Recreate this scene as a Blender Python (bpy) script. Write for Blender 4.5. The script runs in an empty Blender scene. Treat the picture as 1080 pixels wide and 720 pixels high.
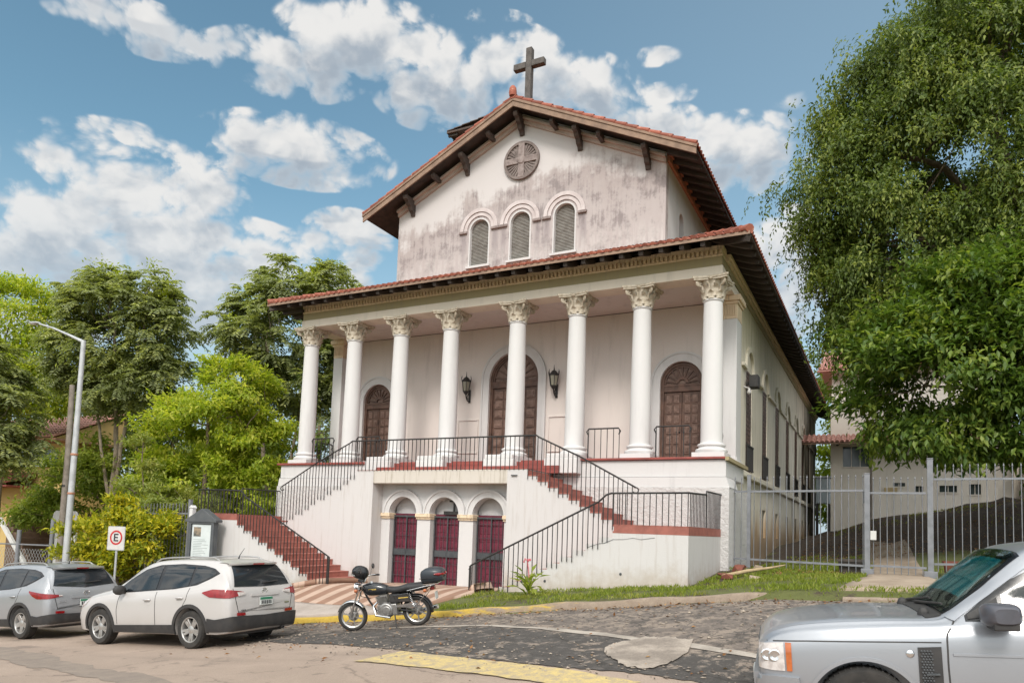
import bpy, bmesh, math, random
import numpy as np
from mathutils import Vector, Matrix
from mathutils.bvhtree import BVHTree
# tuning: exposure, sun strength, sky strength, sky tint, cloud brightness
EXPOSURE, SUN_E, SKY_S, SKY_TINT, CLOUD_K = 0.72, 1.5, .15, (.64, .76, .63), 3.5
R = math.radians
rnd = random.Random(7)
scene = bpy.context.scene
COL = scene.collection

# ---------------------------------------------------------------- camera
cd = bpy.data.cameras.new('camera'); cam = bpy.data.objects.new('camera', cd); COL.objects.link(cam)
F, CX, CY = 763.06, 540.0, 500.2
YAW, PITCH, ROLL = R(27.3871), R(4.4318), R(2.0027)
CAM = Vector((18.6105, -19.6841, -2.1040))
ca, sa = math.cos(YAW), math.sin(YAW)
R0 = Matrix(((ca, sa, 0), (0, 0, -1), (-sa, ca, 0)))
cp, sp = math.cos(PITCH), math.sin(PITCH)
Rp = Matrix(((1, 0, 0), (0, cp, sp), (0, -sp, cp)))
cr, sr = math.cos(ROLL), math.sin(ROLL)
Rr = Matrix(((cr, -sr, 0), (sr, cr, 0), (0, 0, 1)))
VR = Rr @ Rp @ R0                       # rows: right, down, forward
right, down, fwd = VR[0], VR[1], VR[2]
m = Matrix.Identity(4)
for i in range(3):
    m[i][0] = right[i]; m[i][1] = -down[i]; m[i][2] = -fwd[i]; m[i][3] = CAM[i]
cam.matrix_world = m
cd.sensor_fit = 'HORIZONTAL'; cd.sensor_width = 36; cd.lens = F / 1080 * 36
cd.shift_x = (540 - CX) / 1080; cd.shift_y = (CY - 360) / 1080
cd.clip_start = .05; cd.clip_end = 3000
scene.camera = cam

# ---------------------------------------------------------------- light
SUN_EL, SUN_AZ = R(42), R(163)          # azimuth measured clockwise from +Y
scene.view_settings.view_transform = 'Standard'; scene.view_settings.look = 'None'
scene.view_settings.gamma = 1; scene.view_settings.use_curve_mapping = False
scene.view_settings.exposure = EXPOSURE
sd = bpy.data.lights.new('sun', 'SUN'); sd.energy = SUN_E; sd.angle = R(16); sd.color = (1, .94, .87)
sun = bpy.data.objects.new('sun', sd); COL.objects.link(sun)
sdir = Vector((math.sin(SUN_AZ) * math.cos(SUN_EL), math.cos(SUN_AZ) * math.cos(SUN_EL), math.sin(SUN_EL)))
sun.rotation_euler = sdir.to_track_quat('Z', 'Y').to_euler(); sun.location = (0, -40, 40)

scene.cycles.use_denoising = True
scene.cycles.max_bounces = 6; scene.cycles.diffuse_bounces = 3; scene.cycles.glossy_bounces = 3
scene.cycles.transmission_bounces = 4; scene.cycles.transparent_max_bounces = 8
scene.cycles.caustics_reflective = False; scene.cycles.caustics_refractive = False
scene.render.film_transparent = False

class NT:
    def __init__(self, tree): self.t = tree; self.n = tree.nodes; self.l = tree.links
    def add(self, typ, ins=None, **kw):
        nd = self.n.new(typ)
        for k, v in kw.items(): setattr(nd, k, v)
        for k, v in (ins or {}).items(): self.set(nd, k, v)
        return nd
    def set(self, nd, k, v):
        s = nd.inputs[k]
        if isinstance(v, bpy.types.NodeSocket): self.l.new(v, s)
        else: s.default_value = v
    def math(self, op, a, b=0.0, c=None, clamp=False):
        nd = self.add('ShaderNodeMath', {0: a, 1: b}, operation=op, use_clamp=clamp)
        if c is not None: self.set(nd, 2, c)
        return nd.outputs[0]
    def mix(self, f, a, b, blend='MIX'):
        nd = self.add('ShaderNodeMix', data_type='RGBA', blend_type=blend)
        for k, v in ((0, f), (6, a), (7, b)):
            if isinstance(v, tuple) and len(v) == 3: v = v + (1,)
            self.set(nd, k, v)
        return nd.outputs[2]
    def noise(self, vec, scale, detail=4, rough=.55, dist=0):
        return self.add('ShaderNodeTexNoise', {'Vector': vec, 'Scale': scale, 'Detail': detail, 'Roughness': rough, 'Distortion': dist}).outputs[0]
    def ramp(self, f, a, b):            # smooth step a..b
        return self.add('ShaderNodeMapRange', {0: f, 1: a, 2: b, 3: 0.0, 4: 1.0}, interpolation_type='SMOOTHSTEP').outputs[0]
    def scalev(self, vec, s):
        return self.add('ShaderNodeMapping', {'Vector': vec, 'Scale': s}).outputs[0]
    def sep(self, vec): return self.add('ShaderNodeSeparateXYZ', {0: vec}).outputs
    def comb(self, x, y, z): return self.add('ShaderNodeCombineXYZ', {0: x, 1: y, 2: z}).outputs[0]

# ---------------------------------------------------------------- sky with cumulus (by direction only)
def pix_dir(px, py):
    d = VR.transposed() @ Vector(((px - CX) / F, (py - CY) / F, 1)); return d.normalized()
def azel(px, py):
    d = pix_dir(px, py); return math.atan2(d.x, d.y), math.asin(d.z)
world = bpy.data.worlds.new('World'); scene.world = world; world.use_nodes = True
w = NT(world.node_tree); w.n.clear()
tc = w.add('ShaderNodeTexCoord').outputs['Generated']
sx, sy, sz = w.sep(tc)
u = w.math('ARCTAN2', sx, sy); v = w.math('ARCSINE', sz)
sky = w.add('ShaderNodeTexSky', sky_type='NISHITA', sun_disc=False, sun_elevation=SUN_EL, sun_rotation=SUN_AZ,
            altitude=50, air_density=1.0, dust_density=1.2, ozone_density=2.2).outputs[0]
skyc = w.mix(1.0, sky, SKY_TINT, 'MULTIPLY')
CLOUDS = [(140, 25, 105, 36, .75), (300, 70, 95, 40, 1), (395, 45, 110, 55, 1.0), (455, 95, 70, 50, 1), (600, 95, 85, 48, 1.1), (545, 60, 60, 40, .9),
          (315, 160, 110, 44, 1.1), (150, 185, 125, 58, 1.1), (60, 250, 110, 60, 1.0), (215, 275, 175, 62, 1.0), (365, 255, 55, 40, .9), (330, 300, 80, 40, .8),
          (770, 165, 95, 52, 1.05), (690, 135, 60, 32, .9), (820, 290, 80, 80, 1.0), (690, 60, 34, 14, .3), (525, 20, 40, 14, .6), (700, 100, 40, 16, .6),
          (20, 330, 120, 40, .7), (200, 340, 140, 40, .6), (110, 305, 210, 46, .85), (-150, 120, 160, 70, 1), (1150, 250, 160, 80, 1), (850, 105, 50, 14, .15)]
def density(uu, vv):
    vec = w.comb(uu, vv, 0.0)
    n1 = w.add('ShaderNodeTexNoise', {'Vector': w.scalev(vec, (9, 13, 1)), 'Scale': 1.0, 'Detail': 6.0, 'Roughness': .58, 'Distortion': .25}, noise_dimensions='2D').outputs[0]
    n2 = w.add('ShaderNodeTexVoronoi', {'Vector': w.comb(w.math('ADD', uu, w.math('MULTIPLY', n1, .05)), w.math('MULTIPLY', w.math('ADD', vv, w.math('MULTIPLY', n1, .04)), 1.35), .3), 'Scale': 17.0, 'Detail': 2.0, 'Roughness': .5, 'Lacunarity': 2.2}, feature='F1', voronoi_dimensions='2D').outputs['Distance']
    acc = None
    for (px, py, rx, ry, k) in CLOUDS:
        u0, v0 = azel(px, py); u1, _ = azel(px + rx, py); _, v1 = azel(px, py - ry)
        a = abs(u1 - u0); b = abs(v1 - v0)
        du = w.math('MULTIPLY', w.math('SUBTRACT', uu, u0), 1 / a); dv = w.math('MULTIPLY', w.math('SUBTRACT', vv, v0), 1 / b)
        r2 = w.math('ADD', w.math('MULTIPLY', du, du), w.math('MULTIPLY', dv, dv))
        g = w.math('MULTIPLY', w.math('SUBTRACT', 1.0, r2, clamp=True), k)
        acc = g if acc is None else w.math('MAXIMUM', acc, g)
    # unseen cloud field added outside the view to fill facade and porch with light
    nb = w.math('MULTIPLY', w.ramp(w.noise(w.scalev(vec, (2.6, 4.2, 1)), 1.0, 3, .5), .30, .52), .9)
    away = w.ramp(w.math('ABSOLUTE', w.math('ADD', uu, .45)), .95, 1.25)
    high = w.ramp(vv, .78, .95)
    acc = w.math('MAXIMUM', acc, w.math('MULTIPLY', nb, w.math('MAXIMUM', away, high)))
    # puffs : noise carves the blobs
    d = w.math('ADD', w.math('MULTIPLY', acc, .9), w.math('MULTIPLY', w.math('SUBTRACT', n1, .5), 1.9))
    d = w.math('ADD', d, w.math('MULTIPLY', w.math('SUBTRACT', .74, n2), .95))
    return w.math('MULTIPLY', d, w.ramp(acc, 0.0, .18))
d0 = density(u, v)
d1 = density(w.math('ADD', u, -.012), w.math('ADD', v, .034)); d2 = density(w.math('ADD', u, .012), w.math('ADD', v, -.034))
mask = w.ramp(d0, .02, .66)
lit = w.ramp(w.math('SUBTRACT', d2, d1), -1.05, .95)
thick = w.ramp(d0, .2, 1.0)
cshade = w.mix(thick, (.60, .69, .77), (.45, .52, .60))
ccol = w.mix(lit, cshade, (1.0, .985, .96))
ccol = w.mix(w.ramp(d0, .5, .1), ccol, (.74, .82, .88))
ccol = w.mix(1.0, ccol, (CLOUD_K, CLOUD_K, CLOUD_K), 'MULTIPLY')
sunward_fill = w.ramp(w.math('ADD', w.math('ADD', w.math('MULTIPLY', sx, sdir.x), w.math('MULTIPLY', sy, sdir.y)), w.math('MULTIPLY', sz, sdir.z)), -.1, .9)
ccol = w.mix(sunward_fill, ccol, w.mix(1.0, ccol, (3.4, 3.3, 3.1), 'MULTIPLY'))   # out-of-view clouds towards the sun brightened as added fill light
haze_ = w.math('MAXIMUM', w.ramp(v, .36, .02), w.math('MULTIPLY', w.ramp(u, -.95, .25), .42))
skyc = w.mix(w.math('MULTIPLY', haze_, .75), skyc, (1.95, 2.5, 2.95))
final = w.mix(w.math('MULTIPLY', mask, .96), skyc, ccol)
final = w.mix(w.math('MULTIPLY', w.ramp(v, .46, .08), .6), final, (2.25, 2.65, 3.0))
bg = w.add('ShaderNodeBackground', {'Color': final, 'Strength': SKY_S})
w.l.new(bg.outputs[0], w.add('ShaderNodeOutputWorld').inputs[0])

# ---------------------------------------------------------------- helpers
def tag(o, label=None, cat=None, group=None, kind=None):
    if label: o['label'] = label
    if cat: o['category'] = cat
    if group: o['group'] = group
    if kind: o['kind'] = kind
    return o
def empty(name, loc, label=None, cat=None, rot=(0, 0, 0), group=None):
    o = bpy.data.objects.new(name, None); COL.objects.link(o)
    o.location = loc; o.rotation_euler = rot; o.empty_display_size = .3
    return tag(o, label, cat, group)
class MB:
    def __init__(self): self.v = []; self.f = []; self.mi = []; self.cur = 0
    def add(self, vs, fs):
        b = len(self.v); self.v += [tuple(p) for p in vs]
        self.f += [tuple(b + i for i in f) for f in fs]; self.mi += [self.cur] * len(fs)
        return self
    def box(self, x0, y0, z0, x1, y1, z1, M=None):
        vs = [Vector((x, y, z)) for z in (z0, z1) for y in (y0, y1) for x in (x0, x1)]
        if M is not None: vs = [M @ p for p in vs]
        return self.add(vs, [(0, 2, 3, 1), (4, 5, 7, 6), (0, 1, 5, 4), (2, 6, 7, 3), (0, 4, 6, 2), (1, 3, 7, 5)])
    def prism(self, poly, w0, w1, fn):
        n = len(poly)
        vs = [fn(a, b, w0) for a, b in poly] + [fn(a, b, w1) for a, b in poly]
        return self.add(vs, [tuple(range(n - 1, -1, -1)), tuple(range(n, 2 * n))] + [(i, (i + 1) % n, n + (i + 1) % n, n + i) for i in range(n)])
    def band(self, A, B, w0, w1, fn, closed=False):     # a solid strip between two polylines
        n = len(A)
        vs = [fn(*p, w) for w in (w0, w1) for p in list(A) + list(B)]
        fs = []
        rng = range(n if closed else n - 1)
        for i in rng:
            j = (i + 1) % n
            fs += [(2 * n + i, 2 * n + j, 3 * n + j, 3 * n + i), (j, i, n + i, n + j), (i, j, 2 * n + j, 2 * n + i), (n + j, n + i, 3 * n + i, 3 * n + j)]
        if not closed: fs += [(0, 2 * n, 3 * n, n), (n - 1, 2 * n - 1, 4 * n - 1, 3 * n - 1)]
        return self.add(vs, fs)
    def lathe(self, prof, seg=24, M=None, cap=True):
        vs = []; n = len(prof)
        for r, z in prof:
            for k in range(seg):
                a = 2 * math.pi * k / seg; vs.append(Vector((r * math.cos(a), r * math.sin(a), z)))
        if M is not None: vs = [M @ p for p in vs]
        fs = [(i * seg + k, i * seg + (k + 1) % seg, (i + 1) * seg + (k + 1) % seg, (i + 1) * seg + k) for i in range(n - 1) for k in range(seg)]
        if cap: fs += [tuple(range(seg - 1, -1, -1)), tuple((n - 1) * seg + k for k in range(seg))]
        return self.add(vs, fs)
    def tube(self, pts, r, seg=6, cap=True, closed=False):
        pts = [Vector(p) for p in pts]; n = len(pts)
        rs = r if isinstance(r, (list, tuple)) else [r] * n
        vs = []; up = None
        for i, p in enumerate(pts):
            if closed: t = pts[(i + 1) % n] - pts[i - 1]
            else: t = pts[min(i + 1, n - 1)] - pts[max(i - 1, 0)]
            if t.length < 1e-9: t = Vector((0, 0, 1))
            t.normalize()
            if up is None:
                up = Vector((0, 0, 1)) if abs(t.z) < .9 else Vector((1, 0, 0))
            a = t.cross(up)
            if a.length < 1e-6: a = t.cross(Vector((0, 1, 0)))
            a.normalize(); b = a.cross(t); up = b
            for k in range(seg):
                th = 2 * math.pi * (k + .5) / seg; vs.append(p + (a * math.cos(th) + b * math.sin(th)) * rs[i])
        fs = []
        for i in range(n if closed else n - 1):
            j = (i + 1) % n
            fs += [(i * seg + k, i * seg + (k + 1) % seg, j * seg + (k + 1) % seg, j * seg + k) for k in range(seg)]
        if cap and not closed: fs += [tuple(range(seg - 1, -1, -1)), tuple((n - 1) * seg + k for k in range(seg))]
        return self.add(vs, fs)
    def bar(self, a, b, w, h):
        a = Vector(a); b = Vector(b); d = (b - a); L = d.length
        M = Matrix.Translation(a) @ d.to_track_quat('Z', 'Y').to_matrix().to_4x4()
        return self.box(-w / 2, -h / 2, 0, w / 2, h / 2, L, M)
    def grid(self, P, flip=False):                       # P[i][j] points
        n, mm = len(P), len(P[0])
        vs = [p for row in P for p in row]
        fs = [(i * mm + j, (i + 1) * mm + j, (i + 1) * mm + j + 1, i * mm + j + 1) for i in range(n - 1) for j in range(mm - 1)]
        if flip: fs = [f[::-1] for f in fs]
        return self.add(vs, fs)
    def mesh(self, name, fix=True):
        me = bpy.data.meshes.new(name)
        me.from_pydata([tuple(p) for p in self.v], [], self.f)
        if len(set(self.mi)) > 1: me.polygons.foreach_set('material_index', self.mi)
        if fix:
            bm = bmesh.new(); bm.from_mesh(me); bmesh.ops.recalc_face_normals(bm, faces=bm.faces); bm.to_mesh(me); bm.free()
        me.update(); return me
    def build(self, name, mat, parent=None, smooth=None, bevel=0, fix=True, solid=0, local=False):
        me = self.mesh(name, fix)
        return link(name, me, mat, parent, smooth, bevel, solid, local)
def link(name, me, mat, parent=None, smooth=None, bevel=0, solid=0, local=False):
    o = bpy.data.objects.new(name, me); COL.objects.link(o)
    for mm in (mat if isinstance(mat, (list, tuple)) else [mat]): me.materials.append(mm)
    if smooth is not None:
        me.shade_smooth()
        if smooth < 180: me.set_sharp_from_angle(angle=R(smooth))
    if parent is not None: setpar(o, parent, local)
    if solid:
        s = o.modifiers.new('thick', 'SOLIDIFY'); s.thickness = solid; s.offset = -1
    if bevel:
        b = o.modifiers.new('bevel', 'BEVEL'); b.width = bevel; b.segments = 2; b.limit_method = 'ANGLE'; b.angle_limit = R(40)
    return o
def pos_of(o):
    p = Vector((0, 0, 0)); q = o
    while q is not None: p += q.location; q = q.parent
    return p
def setpar(o, parent, local=False):
    o.parent = parent
    if not local:                                        # vertices were given in world coordinates (unrotated parents only)
        me = o.data; off = -pos_of(parent)
        me.transform(Matrix.Translation(off))
def copy_tree(o, parent=None):
    c = o.copy(); COL.objects.link(c)
    if parent is not None: c.parent = parent
    for ch in list(o.children): copy_tree(ch, c)
    return c
FY = lambda y: (lambda a, b, wv: (a, y - wv, b))          # plane facing -Y : (x, z, outwards)
FX = lambda x: (lambda a, b, wv: (x + wv, a, b))          # plane facing +X : (y, z, outwards)
def arch(cx, hw, z0, zs, n=16, rise=None):                # closed outline, starts bottom left, over the arch
    rise = hw if rise is None else rise
    return [(cx - hw, z0)] + [(cx - hw * math.cos(math.pi * k / n), zs + rise * math.sin(math.pi * k / n)) for k in range(n + 1)] + [(cx + hw, z0)]
def arcpts(cx, r, zs, n=20, a0=0, a1=math.pi):
    return [(cx - r * math.cos(a0 + (a1 - a0) * k / n), zs + r * math.sin(a0 + (a1 - a0) * k / n)) for k in range(n + 1)]
def holed_wall(outline, holes, w0, w1, fn):               # a wall slab with real openings
    bm = bmesh.new(); loops = []
    for poly in [outline] + holes:
        vs = [bm.verts.new((a, b, 0)) for a, b in poly]
        for i in range(len(vs)): loops.append(bm.edges.new((vs[i], vs[(i + 1) % len(vs)])))
    bmesh.ops.triangle_fill(bm, use_beauty=True, use_dissolve=False, edges=loops)
    g = bmesh.ops.extrude_face_region(bm, geom=list(bm.faces))
    for e in g['geom']:
        if isinstance(e, bmesh.types.BMVert): e.co.z = 1
    bm.verts.ensure_lookup_table()
    mb = MB()
    mb.add([fn(q.co.x, q.co.y, w0 if q.co.z < .5 else w1) for q in bm.verts], [[q.index for q in f.verts] for f in bm.faces])
    bm.free(); return mb

# ---------------------------------------------------------------- materials
def newmat(name):
    mt = bpy.data.materials.new(name); mt.use_nodes = True; n = NT(mt.node_tree)
    b = mt.node_tree.nodes['Principled BSDF']; return mt, n, b
def mat(name, c, c2=None, scale=3.0, rough=.6, metal=0.0, bump=0.0, bscale=40.0, lo=.35, hi=.7, spec=None, coat=0, fine=.06, obj=True, rvar=0):
    mt, n, b = newmat(name)
    co = n.add('ShaderNodeTexCoord').outputs['Object'] if obj else n.add('ShaderNodeNewGeometry').outputs['Position']
    c2 = c2 or tuple(x * .82 for x in c)
    col = n.mix(n.ramp(n.noise(co, scale, 5, .6), lo, hi), c, c2)
    if fine:
        f = n.noise(co, scale * 17 + 11, 3, .6)
        col = n.mix(1.0, col, n.mix(f, (1 - fine * 2.2,) * 3, (1 + fine * 2.2,) * 3), 'MULTIPLY')
    if rvar:
        rv = n.add('ShaderNodeNewGeometry').outputs['Random Per Island']
        col = n.mix(1.0, col, n.mix(rv, (1 - rvar,) * 3, (1 + rvar,) * 3), 'MULTIPLY')
    n.set(b, 'Base Color', col); b.inputs['Metallic'].default_value = metal
    rr = n.math('ADD', n.math('MULTIPLY', n.noise(co, scale * 5, 3), .18), rough - .09)
    n.set(b, 'Roughness', rr)
    if spec is not None: b.inputs['Specular IOR Level'].default_value = spec
    if coat: b.inputs['Coat Weight'].default_value = coat; b.inputs['Coat Roughness'].default_value = .04
    if bump:
        bn = n.add('ShaderNodeBump', {'Strength': bump, 'Distance': .02, 'Height': n.noise(co, bscale, 4, .6)})
        n.l.new(bn.outputs[0], b.inputs['Normal'])
    return mt
CP=np.array([
 # street
 (7.13,-10.17,-4.50),(4.48,-10.17,-4.68),(0.6,-10.2,-4.95),(-6,-10,-5.45),(-14,-10,-6.0),(18.3,-12.6,-3.94),(18.6,-19.7,-3.75),
 (9,-14,-4.35),(9,-20,-4.3),(-2,-16,-5.1),(24,-13,-3.55),(26,-20,-3.5),(30,-12,-3.3),(13,-11.5,-4.0),(-14,-20,-6),(0,-24,-5),(20,-26,-3.75),(34,-22,-3.2),
 (6.26,-7,-4.48),(8.96,-7,-4.14),(11.3,-7,-3.82),(13.34,-7,-3.54),(15.13,-7,-3.32),(16.95,-7,-3.08),(19,-7,-2.98),(23,-7,-2.85),(30,-7,-2.7),(1,-7,-4.97),(-5,-7,-5.35),(-14,-7,-5.9),
 # plaza / wall feet
 (5,-1,-3.85),(7.2,-1,-3.8),(9.5,-1,-3.75),(4.8,-4.2,-3.9),(7.2,-4.2,-3.85),(10,-4.2,-3.72),(12.5,-4.2,-3.5),(14.85,-4.2,-3.28),(15,-0.5,-2.86),(17,-3,-2.92),
 (0,-4.2,-4.5),(-3,-4,-4.95),(-10,-3,-5.4),(-18,-3,-5.8),(-3,3,-4.9),(-10,8,-5.2),(-20,10,-5.4),(-1,12,-4.5),(-12,25,-4.5),(-30,20,-5),(-30,-8,-6.6),
 # right yard
 (18.2,0,-2.86),(19.6,0,-2.86),(23,0,-2.75),(30,0,-2.6),(15,8,-2.75),(15,18,-2.45),(15,29,-2.1),(18,5,-2.75),(18.8,9.4,-2.15),(20.5,5,-2.4),(23,6,-2.1),(18.2,11.3,-1.2),(16.6,11.3,-1.9),(20.7,11,-.8),(20.5,8,-1.9),(22.5,8,-1.6),(18.3,7.6,-2.2),(23,11,-.38),(30,9.5,0),(18,18,-1.5),(21,16,-.95),(25,15,-.2),(30,16,.2),(20,24,-1.5),(30,28,.5),
 (0,40,-3.5),(20,40,-1.),(45,10,1),(45,-8,-2.3),(45,-25,-2.8)])
def _k(r): return r*1.0
_n=len(CP)
_A=np.zeros((_n+3,_n+3))
_d=np.hypot(CP[:,None,0]-CP[None,:,0],CP[:,None,1]-CP[None,:,1])
_A[:_n,:_n]=_d+np.eye(_n)*-0.15
_A[:_n,_n]=1;_A[:_n,_n+1]=CP[:,0];_A[:_n,_n+2]=CP[:,1]
_A[_n:,:_n]=_A[:_n,_n:].T
_W=np.linalg.solve(_A,np.r_[CP[:,2],0,0,0])
def Hv(x,y):
    x=np.clip(np.asarray(x,float),-32,46);y=np.clip(np.asarray(y,float),-27,41)
    r=np.hypot(x[...,None]-CP[:,0],y[...,None]-CP[:,1])
    return r@_W[:_n]+_W[_n]+_W[_n+1]*x+_W[_n+2]*y
def H(x,y): return float(Hv(x,y))
# ================================================================= SETTING : ground, street, kerbs, pavements
def smooth01(t): t = min(1, max(0, t)); return t * t * (3 - 2 * t)
def GZ(x, y):                                             # finished ground incl. the raised verge behind the kerb
    up = .13 * smooth01((y + 6.95) / .1) * smooth01((-1.5 - y) / 3.0)
    return H(x, y) + up
def nat_noise(x, y): return .03 * math.sin(x * 1.7 + y * .6) * math.sin(y * 1.3 - x * .4)

xs = np.concatenate([[-900, -500, -250, -120, -70, -45], np.arange(-32, 46.1, .55), [60, 90, 150, 300, 600, 900]])
ys = np.concatenate([[-900, -400, -150, -70, -40], np.arange(-27, -7.2, .6), np.arange(-7.1, 12, .35), np.arange(12, 41.1, .7), [55, 90, 150, 300, 600, 900]])
XX, YY = np.meshgrid(xs, ys, indexing='ij')
ZZ = Hv(XX, YY)
sm = lambda t: np.clip(t, 0, 1) ** 2 * (3 - 2 * np.clip(t, 0, 1))
ZZ = ZZ + .13 * sm((YY + 6.95) / .1) * sm((-1.5 - YY) / 3.0)
ZZ = ZZ + np.where((YY > -6.8), -.02 + .02 * np.sin(XX * 1.7 + YY * .6) * np.sin(YY * 1.3 - XX * .4), 0) - np.where(YY < -7.0, .02, 0)
nI, nJ = XX.shape
rough_ = sm((YY - 6.2) / 1.2) * sm((XX - 15.4) / .6) * sm((17 - YY) / 3) * (1 - sm((XX - 17.9) / .3) * sm((19.6 - XX) / .3) * sm((10.2 - YY) / .4))
ZZ = ZZ + rough_ * (np.random.default_rng(3).normal(size=XX.shape) * .075 + .10 * np.sin(XX * 3.1 + 1) * np.sin(YY * 4.3))
vs = np.stack([XX, YY, ZZ], -1).reshape(-1, 3)
idx = np.arange(nI * nJ).reshape(nI, nJ)
fs = np.stack([idx[:-1, :-1], idx[1:, :-1], idx[1:, 1:], idx[:-1, 1:]], -1).reshape(-1, 4)
me = bpy.data.meshes.new('ground'); me.from_pydata(vs.tolist(), [], fs.tolist()); me.update()
# where bare earth shows (the bank behind the fence, strip beside the church)
dirt = sm((XX - 15.2) / 1) * sm((YY - 5.6) / 1.6) * sm((34 - XX) / 4)
dirt = np.maximum(dirt, sm((XX - 14.5) / .4) * sm((16.1 - XX) / .8) * sm((YY + 5) / .5) * .75)
dirt = np.maximum(dirt, sm((YY + 6.9) / .2) * sm((-4.2 - YY) / .3) * sm((XX - 9.5) / .5) * sm((22 - XX) / 2) * .36)
dirt = np.maximum(dirt, sm((YY + 7.4) / .3) * sm((-6.6 - YY) / .2) * .4)
at = me.attributes.new('bare_earth', 'FLOAT', 'POINT'); at.data.foreach_set('value', dirt.reshape(-1).astype(np.float32))
gm, n, b = newmat('grass_and_earth')
pos = n.add('ShaderNodeNewGeometry').outputs['Position']
na = n.noise(pos, 1.3, 6, .65); nb = n.noise(pos, 9, 5, .65); nc = n.noise(pos, 55, 3, .6)
green = n.mix(nb, (.075, .085, .02), (.15, .16, .045))
earth = n.mix(nb, (.035, .026, .02), (.10, .072, .05))
litter = n.mix(n.ramp(nc, .56, .74), earth, (.15, .08, .04))
da = n.add('ShaderNodeAttribute', attribute_name='bare_earth').outputs['Fac']
patch = n.ramp(n.math('ADD', n.math('ADD', da, n.math('MULTIPLY', n.math('SUBTRACT', na, .5), 1.6)), n.math('MULTIPLY', n.math('SUBTRACT', nb, .5), .6)), .38, .58)
n.set(b, 'Base Color', n.mix(patch, green, litter)); b.inputs['Roughness'].default_value = .95
n.l.new(n.add('ShaderNodeBump', {'Strength': .8, 'Distance': .06, 'Height': n.noise(pos, 14, 6, .7)}).outputs[0], b.inputs['Normal'])
g = link('ground', me, gm, None, 180); tag(g, kind='structure')

def sheet(name, A, B, nu, nv, off, mt, jag=0, seed=0, raised=False, kind='structure', thick=0):
    """ground-following sheet between polyline A and polyline B (xy)"""
    rr = random.Random(seed); ph = [rr.uniform(0, 6.28) for _ in range(8)]
    wob = lambda t, k: jag * (math.sin(t * 11 + ph[k]) * .5 + math.sin(t * 27 + ph[k + 1]) * .45 + math.sin(t * 63 + ph[k + 2]) * .35 + rr.uniform(-.35, .35))
    def samp(Pl, t):
        L = [0]
        for i in range(len(Pl) - 1): L.append(L[-1] + math.dist(Pl[i], Pl[i + 1]))
        s = t * L[-1]
        for i in range(len(Pl) - 1):
            if s <= L[i + 1] + 1e-9:
                q = (s - L[i]) / max(1e-9, L[i + 1] - L[i]); return (Pl[i][0] + (Pl[i + 1][0] - Pl[i][0]) * q, Pl[i][1] + (Pl[i + 1][1] - Pl[i][1]) * q)
        return Pl[-1]
    P = []
    for i in range(nu + 1):
        a = samp(A, i / nu); c = samp(B, i / nu)
        ja, jc = wob(i / nu, 0), wob(i / nu, 4)
        row = []
        for j in range(nv + 1):
            q = j / nv
            x = a[0] + (c[0] - a[0]) * q; y = a[1] + (c[1] - a[1]) * q + ja * (1 - q) + jc * q
            row.append((x, y, (GZ(x, y) if raised else H(x, y)) + off))
        P.append(row)
    mb = MB(); a_, b_, c_ = Vector(P[0][0]), Vector(P[1][0]), Vector(P[0][1]); mb.grid(P, (b_ - a_).cross(c_ - a_).z < 0)
    o = mb.build(name, mt, None, 180, fix=False)
    if kind: tag(o, kind=kind)
    if thick:
        sm2 = o.modifiers.new('thick', 'SOLIDIFY'); sm2.thickness = thick; sm2.offset = -1
    return o

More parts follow.
